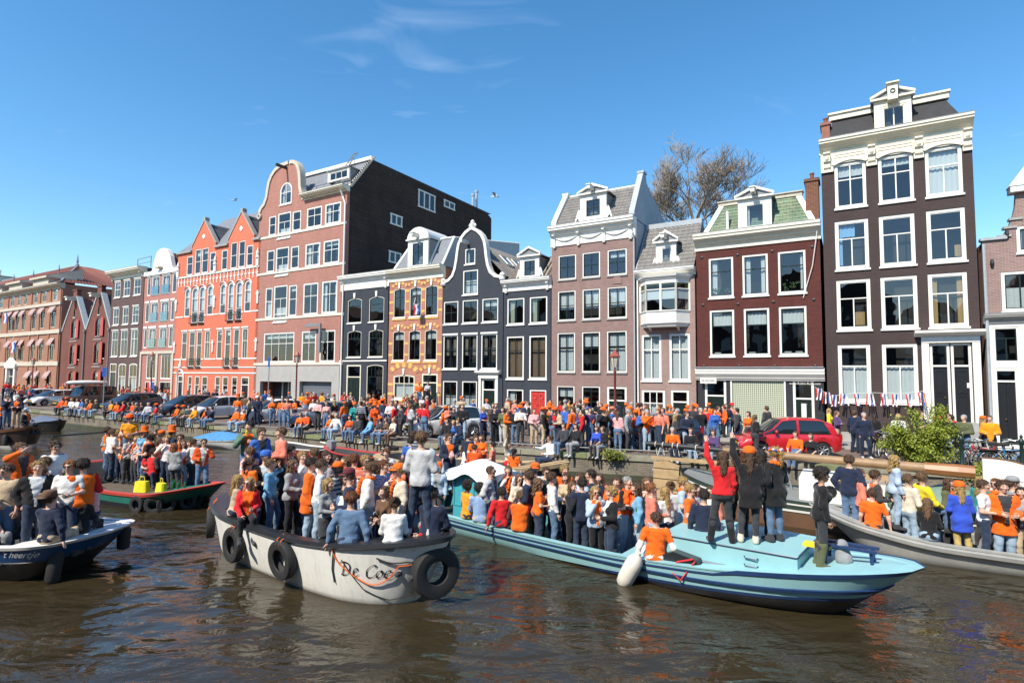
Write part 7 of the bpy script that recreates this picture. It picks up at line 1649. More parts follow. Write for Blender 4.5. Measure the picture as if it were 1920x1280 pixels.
def P_arm(J,s,sex,full=1.0,lower=1.0):
 k=1. if sex=='m' else .86;S,E,W=(np.array(J[q+s])for q in 'SEW');p=[]
 p.append((tuple(S),tuple(S+(E-S)*full),.058*k,.046*k))
 if full>=1 and lower>0:p.append((tuple(E),tuple(E+(W-E)*lower),.046*k,(.046+(.031-.046)*lower)*k))
 return p
def P_leg(J,s,sex):
 H,K,A_=(np.array(J[q+s])for q in 'HKA');k=1. if sex=='m' else .97;mid=K+(A_-K)*.3+np.array([0,.018,0])
 return[(tuple(H),tuple(K),.092*k,.060*k),(tuple(K),tuple(mid),.058*k,.057*k),(tuple(mid),tuple(A_),.057*k,.038*k)]
def P_foot(J,s):
 a=np.array(J['A'+s]);o=1 if s=='L' else-1;return[(tuple(a+[0,.03,-.045]),tuple(a+[o*.02,-.15,-.058]),.042,.034)]
# ---- head, face and hands
def head_mesh(sex):
 h=.0105;m=sex=='m'
 pr=[((0,.020,.035),(0,.012,.03),.088,.088),((0,-.02,.01),(0,-.035,-.06),.070,.045 if m else .040),((0,-.05,-.088),(0,-.06,-.092),.032,.026),((0,-.086,.018),(0,-.112,-.020),.010,.015),((-.03,-.082,.036),(.03,-.082,.036),.014,.014),((-.036,-.068,-.012),(-.034,-.062,-.02),.03,.028),((.036,-.068,-.012),(.034,-.062,-.02),.03,.028),((0,-.082,-.056),(0,-.085,-.058),.02,.018),((-.084,.018,.015),(-.080,.012,-.025),.013,.010),((.084,.018,.015),(.080,.012,-.025),.013,.010),((0,.03,-.03),(0,.015,-.14),.055,.055 if m else .048)]
 V,Q=grow(pr,h,.022)
 C=V[Q].mean(1);mi=np.zeros(len(Q),int)
 for sx in(-1,1):
  mi[(np.abs(C[:,0]-sx*.031)<.014)&(np.abs(C[:,2]-.010)<.0055)&(C[:,1]<-.06)]=1
  mi[(np.abs(C[:,0]-sx*.031)<.018)&(np.abs(C[:,2]-.037)<.0045)&(C[:,1]<-.06)]=3
 mi[(np.abs(C[:,0])<.022)&(np.abs(C[:,2]+.060)<.0075)&(C[:,1]<-.07)]=2
 return V,Q,mi
HEADS={s_:head_mesh(s_)for s_ in 'mf'}
def hand(curl):
 """palm, four jointed fingers and a thumb; wrist at the origin, fingers along -z, palm facing -y"""
 mb=MB();mb.tube([(0,0,.02),(0,0,-.02),(0,-.002,-.06),(0,-.004,-.095)],[.026,.030,.040,.036],8)
 mb.v=[(x,y*.55,z)for x,y,z in mb.v]
 for i,(x,ln)in enumerate(((-.030,.066),(-.010,.078),(.010,.073),(.029,.056))):
  p=Vector((x,-.004,-.088));a=curl*.5;pts=[p]
  for s_ in(.42,.33,.25):a2=a;p=p+Vector((x*.06,-math.sin(a2),-math.cos(a2)))*ln*s_;pts.append(p);a+=curl*.65
  mb.tube(pts,[.0095,.009,.0085,.006],5)
 mb.tube([(-.026,-.004,-.03),(-.052,-.018,-.058),(-.058,-.034,-.085),(-.05,-.046-.02*curl,-.103)],[.014,.012,.010,.007],5)
 F=[f for f in mb.f];return np.array(mb.v),F
HANDS={'open':hand(.25),'curl':hand(1.15)}
def quads_of(F):
 o_=[]
 for f in F:
  if len(f)==4:o_.append(f)
  elif len(f)==3:o_.append((*f,f[2]))
  else:
   for i in range(1,len(f)-1,2):o_.append((f[0],f[i],f[i+1],f[min(i+2,len(f)-1)]))
 return np.array(o_)
SK={'light':mat('skin_light',(.60,.36,.26),.55,.05,30),'tan':mat('skin_tan',(.47,.27,.18),.55,.05,30),'dark':mat('skin_dark',(.13,.065,.04),.5,.05,30)}
EYE=mat('eye_dark',(.03,.022,.018),.3);LIP=mat('lips',(.42,.14,.11),.5)
CACHE={};LODH={0:.027,1:.045}
def body_mesh(sex,legs,aR,aL,yaw,lod):
 key=('b',sex,legs,aR,aL,yaw,lod)
 if key in CACHE:return CACHE[key]
 J=joints(sex,legs,aR,aL);pr=P_torso(J,sex)+P_neck(J,sex)
 for s_ in 'RL':pr+=P_arm(J,s_,sex)+P_leg(J,s_,sex)+P_foot(J,s_)
 V,Q=grow(pr,.03 if lod==0 else .05);mi=np.zeros(len(Q),int);VS=[V];QS=[Q];n=len(V);MI=[mi]
 for s_,arm in(('R',aR),('L',aL)):
  hv,hf=HANDS['open' if arm in('down','prop','raise','brow','knee')else 'curl'];E,W=Vector(J['E'+s_]),Vector(J['W'+s_]);d=(W-E).normalized();z=-d
  pal=Vector((0,-1,0))if arm in('raise','brow')else Vector((1 if s_=='R' else-1,.3,0))if arm not in('prop',)else Vector((0,0,1))
  y=-(pal-z*pal.dot(z)).normalized();x=y.cross(z);M=np.array([[x.x,y.x,z.x],[x.y,y.y,z.y],[x.z,y.z,z.z]]);hv2=hv.copy()
  if s_=='L':hv2[:,0]*=-1
  k=1. if sex=='m' else .9;VS.append(hv2*k@M.T+np.array(W));q=quads_of(hf);QS.append((q[:,::-1]if s_=='L' else q)+n);n+=len(hv2);MI.append(np.zeros(len(q),int))
 hv,hq,hm=HEADS[sex];c,s=math.cos(R(yaw)),math.sin(R(yaw));Rm=np.array([[c,-s,0],[s,c,0],[0,0,1]])
 VS.append(hv@Rm.T+np.array([0,-.012,1.645+J['dz']]));QS.append(hq+n);MI.append(hm)
 V=np.concatenate(VS);Q=np.concatenate(QS);me=np_mesh('person',V,Q,[SK['light'],EYE,LIP,EYE],np.concatenate(MI));CACHE[key]=(me,J);return CACHE[key]
def top_mesh(sex,legs,aR,aL,style):
 sit=legs in('sit','dangle');key=('t',sex,sit,aR,aL,style)
 if key in CACHE:return CACHE[key]
 J=joints(sex,legs,aR,aL);z=J['dz'];pr=P_torso(J,sex);g={'tee':.015,'long':.014,'jacket':.022,'coat':.025,'vest':.023,'fit':.009}[style]
 for s_ in 'RL':
  if style=='tee':pr+=P_arm(J,s_,sex,.62,0)
  elif style=='vest':pass
  else:pr+=P_arm(J,s_,sex,1,.93)
 hem={'tee':.90,'long':.92,'jacket':.86,'coat':.66,'vest':.86,'fit':.95}[style]+z
 if style in('jacket','vest','tee','long'):pr+=[((0,.0,1.2+z),(0,.012,.90+z),.138 if sex=='m' else .125,.150 if sex=='m' else .158,.72)]
 if style=='coat' and not sit:pr+=[((0,.0,1.15+z),(0,.01,.68+z),.135,.185,.78)]
 if sit:hem=.45
 cuts=[(2,1,hem)]
 V,Q=grow(pr,.021,.04,g,cuts,.0055,hash(key)%999 if False else(len(style)*37+len(aR)*7+len(aL))%999)
 C=V[Q].mean(1);keep=(C[:,2]<1.475+z)|(np.abs(C[:,0])>.16);Q=Q[keep];C=C[keep];mi=np.zeros(len(Q),int)
 if style in('jacket','coat'):mi[(np.abs(C[:,0])<.028+.09*np.clip((C[:,2]-z-1.05)/.4,0,1))&(C[:,1]<-.04)&(C[:,1]>-.2)&(C[:,2]>.9+z)]=1
 me=np_mesh('clothes',V,Q,[SK['light']]*2,mi);CACHE[key]=me;return me
def bottom_mesh(sex,legs,style):
 key=('p',sex,legs,style)
 if key in CACHE:return CACHE[key]
 J=joints(sex,legs,'down','down');z=J['dz'];g={'jeans':.014,'slim':.008,'skirt':.012,'shorts':.022}[style]
 pr=[p for p in P_torso(J,sex)[2:4]]
 for s_ in 'RL':
  q=P_leg(J,s_,sex);pr+=q if style not in('shorts','skirt')else q[:1]
 if style=='skirt':pr+=[((0,.01,.95+z),(0,.01,.62+z),.16,.2,.8)]if z==0 else[]
 if style=='shorts':pr=pr[:2]+[(p[0],tuple(np.array(p[0])*.25+np.array(p[1])*.75),p[2],p[3]+.012)for p in pr[2:]]
 cuts=[(2,-1,1.0+z)]if z==0 else[(2,-1,.64)]
 if style=='skirt' and z==0:cuts.append((2,1,.60))
 V,Q=grow(pr,LODH[0],.03,g,cuts,.005 if style=='jeans' else .003,5);me=np_mesh('clothes',V,Q,[SK['light']]);CACHE[key]=me;return me
def shoe_mesh(sex,legs,boots,side):
 key=('s',legs,boots,side)
 if key in CACHE:return CACHE[key]
 J=joints('m',legs,'down','down');pr=[]
 for s_ in side:
  pr+=P_foot(J,s_);A_=np.array(J['A'+s_]);K_=np.array(J['K'+s_]);pr.append((tuple(A_),tuple(A_+(K_-A_)*(.8 if boots else .1)),.05,.066 if boots else .044))
 V,Q=grow(pr,.022,.03,.012,[(2,1,.0)]);me=np_mesh('shoes',V,Q,[SK['light']]);CACHE[key]=me;return me
def hair_mesh(style):
 if('h',style)in CACHE:return CACHE[('h',style)]
 h=.0115;pr=[((0,.022,.037),(0,.014,.034),.098,.098)];g=0.
 if style=='crew':pr=[((0,.020,.035),(0,.013,.031),.0935,.0935)]
 if style=='full':pr=[((0,.025,.045),(0,.012,.042),.106,.106)]
 if style=='curly':pr=[((0,.03,.05),(0,.0,.055),.118,.112)]
 lo=np.array([-.19,-.16,-.42 if style in('long','wavy','pony')else-.2]);hi=np.array([.19,.26,.24]);n=np.ceil((hi-lo)/h).astype(int);ax_=[lo[i]+h*np.arange(n[i])for i in range(3)];X=np.meshgrid(*ax_,indexing='ij')
 f=np.full(n,9.)
 for p in pr:f=smin(f,cone_d(X,*p),.02)
 sl=.78 if style!='crew' else .7;cut=(.012-sl*X[1]-X[2])*.78
 if style in('long','wavy','bob'):cut=np.minimum(cut,(-.012-X[1])*1.0)
 f=np.maximum(f,cut)
 if style=='long':ex=[((0,.075,.02),(0,.115,-.30),.075,.05,.6),((-.078,.02,.03),(-.085,.04,-.22),.026,.024),((.078,.02,.03),(.085,.04,-.22),.026,.024)]
 elif style=='wavy':ex=[((0,.07,.02),(0,.10,-.24),.09,.085,.65),((-.085,.01,.03),(-.10,-.01,-.22),.03,.04),((.085,.01,.03),(.10,-.01,-.22),.03,.04)]
 elif style=='bob':ex=[((0,.06,.0),(0,.075,-.11),.085,.07,.7),((-.082,.01,.02),(-.08,.0,-.10),.024,.024),((.082,.01,.02),(.08,.0,-.10),.024,.024)]
 elif style=='pony':ex=[((0,.11,.07),(0,.15,.03),.03,.034),((0,.15,.03),(0,.15,-.2),.034,.018)]
 elif style=='bun':ex=[((0,.10,.11),(0,.115,.115),.045,.045)]
 else:ex=[]
 for p in ex:f=smin(f,cone_d(X,*p),.025)
 ang=np.arctan2(X[0],X[1]-.01);amp=.0055 if style not in('curly','wavy')else .011
 f=f+amp*np.sin(ang*19+2.5*np.sin(X[2]*38))+amp*.6*np.sin(X[2]*(70 if style in('curly','wavy')else 28)+ang*7)
 f=f+.008*np.sin(105*X[0]+1.3*np.sin(60*X[2]))*np.sin(95*X[1]+.7)*np.sin(88*X[2]+1.1)
 f[0]=f[-1]=1;f[:,0]=f[:,-1]=1;f[:,:,0]=f[:,:,-1]=1
 V,Q=iso(f,lo,h);r=np.random.RandomState(len(style)*31)
 P4=V[Q];C=P4.mean(1);nrm=np.cross(P4[:,2]-P4[:,0],P4[:,3]-P4[:,1]);nrm/=np.linalg.norm(nrm,axis=1)[:,None]+1e-9
 k=r.randint(0,len(Q),620);n_=nrm[k];b0=C[k]+n_*.001;flow=np.stack([C[k][:,0]*4,C[k][:,1]*6,np.full(len(k),-1.)],1)+r.normal(0,.55,(len(k),3));tg=flow-n_*(flow*n_).sum(1)[:,None];tg/=np.linalg.norm(tg,axis=1)[:,None]+1e-9
 ln=r.uniform(.02,.055 if style not in('crew',)else .02,(len(k),1));sd=np.cross(n_,tg)*.0055;tip=b0+tg*ln+n_*r.uniform(.002,.018,(len(k),1));q0=len(V)
 V=np.concatenate([V,np.stack([b0-sd,b0+sd,tip+sd*.35,tip-sd*.35],1).reshape(-1,3)]);Q=np.concatenate([Q,q0+np.arange(4*len(k)).reshape(-1,4)]);me=np_mesh('hair',V,Q,[SK['light']]);CACHE[('h',style)]=me;return me
def hat_mesh(style):
 if('hat',style)in CACHE:return CACHE[('hat',style)]
 mb=MB();c=(0,.018,.0)
 if style=='cap':
  mb.lathe([(.113,.055),(.116,.085),(.108,.13),(.08,.16),(.03,.172),(.005,.174)],20,c)
  mb.grid(lambda a,q:((-.095+.19*a)*(1-.12*q),-.075-.035*math.sin(math.pi*a)-.085*q*math.sin(math.pi*(.15+.7*a)),.068-.02*q-.01*abs(2*a-1)),10,4)
 elif style=='brim':
  mb.lathe([(.114,.058),(.12,.07),(.112,.13),(.10,.175),(.06,.18),(.005,.165)],20,c)
  mb.grid(lambda a,q:((.108+.10*q)*math.cos(2*math.pi*a),.018+(.108+.10*q)*math.sin(2*math.pi*a),.062+.035*q*q*abs(math.cos(2*math.pi*a))**1.5),28,3)
 elif style=='beanie':mb.lathe([(.112,.035),(.118,.05),(.116,.09),(.106,.135),(.07,.165),(.005,.178)],20,c)
 elif style=='topper':mb.lathe([(.2,.055),(.2,.065),(.115,.07),(.11,.12),(.125,.26),(.12,.27),(.005,.27)],20,c)
 elif style=='wreath':
  for i in range(16):
   a=2*math.pi*i/16;mb.lathe([(.004,-.026),(.022,-.012),(.026,.006),(.004,.026)],7,(.108*math.cos(a),.02+.115*math.sin(a),.075+.008*math.sin(a*5)),i%3)
 me=mb.mesh('hat',[SK['light']]*(3 if style=='wreath' else 1),True);CACHE[('hat',style)]=me;return me
def glasses_mesh():
 if 'gl' in CACHE:return CACHE['gl']
 mb=MB()
 for sx in(-1,1):
  pts=[(sx*(.034+.026*math.cos(t)),.018*math.sin(t)+.010)for t in[2*math.pi*i/12 for i in range(12)]]
  mb.prism(pts if sx>0 else pts[::-1],-.112,-.106);mb.tube([(sx*.058,-.105,.016),(sx*.084,-.06,.018),(sx*.093,.02,.016)],.004,4)
 mb.tube([(-.012,-.11,.014),(.012,-.11,.014)],.004,4);me=mb.mesh('sunglasses',[BLACKP]);CACHE['gl']=me;return me
COLS={'orange':(.78,.13,.008),'deep orange':(.70,.085,.01),'red':(.58,.014,.018),'coral':(.72,.20,.13),'navy':(.014,.022,.05),'blue':(.035,.12,.42),'sky blue':(.16,.38,.58),'pale blue':(.38,.48,.60),'denim':(.10,.17,.28),'pale denim':(.30,.40,.50),'dark denim':(.025,.04,.075),'black':(.012,.012,.014),'charcoal':(.04,.042,.047),'grey':(.26,.27,.28),'pale grey':(.46,.47,.48),'white':(.72,.72,.70),'cream':(.62,.55,.43),'beige':(.46,.36,.24),'brown':(.12,.065,.035),'olive':(.10,.11,.055),'green':(.09,.16,.10),'teal':(.01,.23,.22),'yellow':(.75,.60,.02),'lilac':(.50,.38,.52),'pink':(.68,.38,.38),'purple':(.08,.045,.13),'maroon':(.12,.02,.03),'royal blue':(.03,.08,.50),'gold':(.45,.33,.12),'amber':(.72,.28,.01)}
HC={'blond':(.42,.27,.10),'light brown':(.17,.095,.045),'brown':(.095,.05,.026),'dark':(.03,.02,.015),'grey':(.38,.37,.35),'auburn':(.17,.055,.02),'ginger':(.30,.12,.04)}
def pattern(name,kind_,c1,c2,sc):
 if name in MATS:return MATS[name]
 m=mat(name,c1,.85);t=m.node_tree;b=t.nodes['Principled BSDF'];tc=t.nodes.new('ShaderNodeTexCoord');mp=t.nodes.new('ShaderNodeMapping');t.links.new(tc.outputs['Object'],mp.inputs[0])
 if kind_=='stripe':n=t.nodes.new('ShaderNodeTexWave');n.bands_direction='Z';n.inputs['Scale'].default_value=sc;o_=n.outputs['Fac']
 elif kind_=='plaid':n=t.nodes.new('ShaderNodeTexChecker');n.inputs['Scale'].default_value=sc;o_=n.outputs['Fac']
 else:n=t.nodes.new('ShaderNodeTexVoronoi');n.inputs['Scale'].default_value=sc;o_=n.outputs['Distance']
 t.links.new(mp.outputs[0],n.inputs['Vector']);cr=t.nodes.new('ShaderNodeValToRGB');cr.color_ramp.interpolation='CONSTANT';cr.color_ramp.elements[0].color=(*c1,1);cr.color_ramp.elements[1].position=.5 if kind_!='floral' else .42;cr.color_ramp.elements[1].color=(*c2,1)
 t.links.new(o_,cr.inputs[0]);t.links.new(cr.outputs[0],b.inputs['Base Color']);return m
def cloth(c):
 if c=='striped grey':return pattern('cloth_striped','stripe',(.30,.31,.32),(.03,.05,.09),3.2)
 if c=='striped pink':return pattern('cloth_striped_pink','stripe',(.62,.16,.10),(.62,.55,.5),6)
 if c=='plaid blue':return pattern('cloth_plaid','plaid',(.40,.52,.68),(.06,.17,.42),30)
 if c=='floral pink':return pattern('cloth_floral','floral',(.62,.08,.10),(.70,.58,.56),34)
 return cloth0(c)
def cloth0(c):return mat('cloth_'+c.replace(' ','_'),COLS[c],.85,.14,9,.6,12,sheen=.15,spec=.25)
def haircol(c):return mat('hair_'+c.replace(' ','_'),HC[c],.5,.5,40,.9,60)
TOPW={'tee':'T-shirt','long':'sweater','jacket':'jacket','coat':'coat','vest':'vest','fit':'top'};BOTW={'jeans':'trousers','slim':'slim trousers','skirt':'skirt','shorts':'shorts'}
ARMW={'mouth':'drinking','raise':'waving an arm','phone':'taking a picture','brow':'shading the eyes','fold':'arms folded','hip':'hand on hip','pocket':'hands in pockets','hold':'holding a drink','cup':'holding a cup','reach':'reaching out'}
PEOPLE=[];CANS=[]
def slots(o,mats):
 for i,m in enumerate(mats):
  if i<len(o.material_slots):o.material_slots[i].link='OBJECT';o.material_slots[i].material=m
def place_label(o,base,place,extra,pos,group):PEOPLE.append((o,base,place,extra,pos,group))
def person(p,yaw,sex='m',legs='stand',aR='down',aL='down',hy=0,top=('tee','orange'),bot=('jeans','denim'),hair=('short','brown'),hat=None,glasses=False,skin='light',st=1.76,shoes='charcoal',place='',group='',boots=False,label=None,can=None,under=None,inner=None,mark=None,scarf=None):
 """p: where the feet stand (or the floor under a seat)"""
 me,J=body_mesh(sex,legs,aR,aL,hy,0);o=link('person',me);k=st/1.77
 o.location=p;q_=random.Random(int(p[0]*977+p[1]*613));o.rotation_euler=(q_.uniform(-.05,.05),q_.uniform(-.04,.04),R(yaw));o.scale=(k*q_.uniform(.95,1.07),k*q_.uniform(.95,1.08),k);slots(o,[SK[skin],EYE,LIP,haircol(hair[1])if hair else EYE])
 def kid(name,me2,mats,loc=None,rz=0):
  c=link(name,me2,o);slots(c,mats if isinstance(mats,list)else[mats])
  if loc:c.location=loc;c.rotation_euler=(0,0,R(rz))
  return c
 TN={'tee':'t_shirt','long':'sweater','jacket':'jacket','coat':'coat','vest':'vest','fit':'blouse'}[top[0]];tc_=cloth(top[1])
 if top[0]=='vest':kid('sweater',top_mesh(sex,legs,aR,aL,'fit'),cloth(under or 'white'))
 elif under and top[0]=='tee':kid('sweater',top_mesh(sex,legs,aR,aL,'fit'),cloth(under))
 tp=kid(TN,top_mesh(sex,legs,aR,aL,top[0]),[tc_,cloth(inner or['white','orange','charcoal','grey'][int(abs(p[0]*7+p[1]*13))%4])]if top[0]in('jacket','coat')else[tc_,tc_]);kid('skirt' if bot[0]=='skirt' else 'trousers',bottom_mesh(sex,legs,bot[0]),cloth(bot[1]));[kid('boot' if boots else 'shoe',shoe_mesh(sex,legs,boots,s_),cloth(shoes))for s_ in 'RL']
 if mark:
  c=link('shirt_lettering',text_mesh(mark[0],mark[1],.002),tp);c.data.materials.append(cloth(mark[2]));c.rotation_euler=(math.pi/2,0,math.pi);c.location=(0,.145,1.28+J['dz'])
 hl=(0,-.012,1.645+J['dz'])
 if hair:kid('hair',hair_mesh(hair[0]),haircol(hair[1]),hl,hy)
 if hat:kid('hat',hat_mesh(hat[0]),[cloth(hat[1])]if hat[0]!='wreath' else[cloth('orange'),cloth('white'),cloth('royal blue')],hl,hy)
 if scarf:
  if 'scarf' not in CACHE:
   m_=MB()
   for i in range(14):a_=2*math.pi*i/14;m_.lathe([(.005,-.045),(.036,-.02),(.04,.015),(.005,.045)],7,(.10*math.cos(a_),.0+.10*math.sin(a_),.01*math.sin(a_*3)-.03*(math.sin(a_)<0)))
   for i in range(5):m_.lathe([(.005,-.05),(.036,-.02),(.038,.02),(.005,.05)],7,(.05-.01*i,-.13-.012*i,-.06-.06*i))
   CACHE['scarf']=m_.mesh('scarf',[SK['light']],True)
  kid('scarf',CACHE['scarf'],cloth(scarf),(0,.0,1.475+J['dz']))
 if glasses:kid('sunglasses',glasses_mesh(),BLACKP,hl,hy)
 if can:
  for s_,arm in(('R',aR),('L',aL)):
   if arm in('hold','cup','mouth'):
    E,W=Vector(J['E'+s_]),Vector(J['W'+s_]);q=W+(W-E).normalized()*.085+Vector((0,-.035,.02));M=Matrix.Translation(p)@Matrix.Rotation(R(yaw),4,'Z')@Matrix.Scale(k,4)
    CANS.append((M@q,can));break
 base=label or f"person in {top[1]} {TOPW[top[0]]} and {bot[1]} {BOTW[bot[0]] if bot[0] != 'slim' else 'trousers'}"
 ex=[]
 if hat:ex.append(f"{hat[1]} hat" if hat[0]!='wreath' else 'flower band in the hair')
 if glasses:ex.append('sunglasses')
 for a in(aR,aL):
  if a in ARMW:ex.append(ARMW[a]);break
 place_label(o,base,place,ex if not label else[],p,group);return o
def on_boat(b,u,v,floor,st,sit=False,edge=None,feet=None,**kw):
 """stand a person on a boat: the head shows at pixel (u, v)"""
 if feet:return person(on_z(*feet,floor),st=st,**kw)
 k=st/1.77;z0=floor-.41*k if sit else floor;zt=z0+(1.35 if sit else 1.77)*k
 q=b.Mi@on_z(u,v,zt);t=min(max(q.x/b.L+.5,.03),.97);hb=spline(b.plan,[t])[0]*b.B/2
 if edge:y=edge*(hb-.16)
 else:y=min(max(q.y,-(hb-.38)),hb-.38)
 w_=b.M@Vector(((t-.5)*b.L,y,0))
 for _ in range(6):
  uu=pix((w_.x,w_.y,zt))[0];du=(u-uu)*depth_of((w_.x,w_.y,zt))/FPX;w_=w_+(b.M.to_3x3()@Vector((1,0,0)))*du*.9
 q=b.Mi@w_;q.x=min(max(q.x,-.47*b.L),.44*b.L);hb=spline(b.plan,[q.x/b.L+.5])[0]*b.B/2;lim=max(0.,hb-.78 if sit else hb*(b.flare+.12)-.3);q.y=edge*(hb-.16)if edge else min(max(q.y,-lim),lim);w_=b.M@q
 return person(Vector((w_.x,w_.y,z0)),st=st,**kw)
def S(b,floor,rows,place,group):
 for r in rows:
  u,v,sex,yaw,legs,aR,aL,top,bot,hair=r[:10];ex=dict(r[10])if len(r)>10 else{}
  fl=ex.pop('z',floor);st=ex.pop('st',1.79 if sex=='m' else 1.68);edge=ex.pop('edge',None);feet=ex.pop('feet',None);sit=legs in('sit','dangle')
  if sit and 'z' not in(r[10]if len(r)>10 else{}):fl=floor+.44
  if sex=='f' and 'hy' not in ex:ex['hy']=0
  on_boat(b,u,v,fl,st,sit,edge,feet,yaw=yaw,sex=sex,legs=legs,aR=aR,aL=aL,top=top,bot=bot,hair=hair,place=place,group=group,**ex)
J_=('jeans','denim');JP=('jeans','pale denim');JD=('jeans','dark denim');BK=('slim','black');BKJ=('jeans','charcoal')
S(WB,.5,[(447,766,'m',15,'stand','mouth','cup',('jacket','green'),J_,('full','dark'),dict(z=1.06,hy=-20,can='yellow',inner='orange',label='man in green jacket over orange shirt standing at the stern, drinking')),(489,773,'m',55,'stand','pocket','hold',('jacket','blue'),JD,('full','light brown'),dict(z=.98,st=1.74)),(529,764,'m',-50,'stand','hold','hold',('long','coral'),J_,('full','light brown'),dict(z=.98,st=1.8)),(511,823,'f',60,'stand','brow','hold',('long','red'),JD,('wavy','brown'),dict()),(495,846,'m',40,'stand','hold','down',('jacket','black'),BKJ,('short','dark'),dict(hat=('beanie','blue'),glasses=True)),(533,818,'f',170,'stand','down','down',('fit','charcoal'),JD,('long','auburn'),dict()),(550,832,'m',75,'stand','down','hold',('tee','black'),JD,('full','dark'),dict()),(443,888,'f',120,'sit','knee','knee',('long','beige'),JD,('long','blond'),dict(z=.97,edge=-1)),(464,904,'f',25,'sit','knee','hold',('jacket','red'),BK,('long','blond'),dict(z=.99,edge=-1,glasses=True,hy=-35)),(477,857,'f',150,'stand','hold','down',('tee','orange'),JD,('pony','brown'),dict()),(514,860,'f',95,'contra','down','brow',('long','sky blue'),J_,('bun','light brown'),dict()),(546,862,'f',85,'contra','hold','down',('jacket','grey'),BK,('wavy','light brown'),dict(glasses=True)),(580,858,'m',100,'stand','down','hold',('coat','orange'),JP,('full','dark'),dict(inner='white',label='man wrapped in an orange cape facing right on the white sloop')),(596,862,'m',105,'contra','down','hold',('long','white'),JP,('full','brown'),dict(glasses=True,can='silver')),(617,902,'f',70,'stand','hold','hold',('fit','grey'),('skirt','charcoal'),('bob','blond'),dict(st=1.6)),(627,842,'f',80,'stand','hold','cup',('jacket','grey'),JD,('long','brown'),dict()),(644,836,'f',-60,'stand','cup','hold',('fit','lilac'),BK,('wavy','light brown'),dict()),(669,846,'m',175,'stand','hold','hold',('tee','deep orange'),JD,('short','auburn'),dict(mark=('2',.22,'white'),label='man in orange shirt numbered 2, back turned')),(662,880,'m',-75,'stand','hold','hold',('long','navy'),JD,('short','brown'),dict(hat=('cap','maroon'))),(648,912,'f',-20,'stand','hold','hold',('jacket','denim'),BK,('bob','brown'),dict(st=1.55)),(658,926,'m',178,'sit','prop','prop',('long','denim'),JD,('full','auburn'),dict(z=1.0,edge=-1)),(698,905,'m',70,'sit','knee','hold',('long','pale blue'),JD,('short','dark'),dict(z=.8,hat=('cap','black'))),(730,929,'f',-172,'sit','knee','knee',('long','white'),('jeans','grey'),('bun','brown'),dict(z=1.02,edge=-1)),(720,912,'f',-30,'stand','hold','hold',('fit','brown'),BK,('long','brown'),dict(st=1.5)),(789,809,'m',172,'wide','hold','hold',('jacket','pale grey'),('jeans','dark denim'),('full','light brown'),dict(z=1.2,st=1.84,shoes='pale grey')),(757,846,'m',30,'stand','down','hold',('long','coral'),J_,('short','brown'),dict(st=1.82)),(836,916,'m',160,'sit','knee','knee',('jacket','navy'),BKJ,('full','dark'),dict(z=1.08)),(822,914,'f',-20,'sit','hold','hold',('jacket','red'),JD,('bob','light brown'),dict(z=.95)),(700,862,'f',-100,'stand','hold','hold',('long','pale grey'),JD,('wavy','brown'),dict()),(606,845,'m',60,'stand','hold','hold',('tee','white'),JD,('short','brown'),dict()),],'on the white sloop','people on the white sloop')
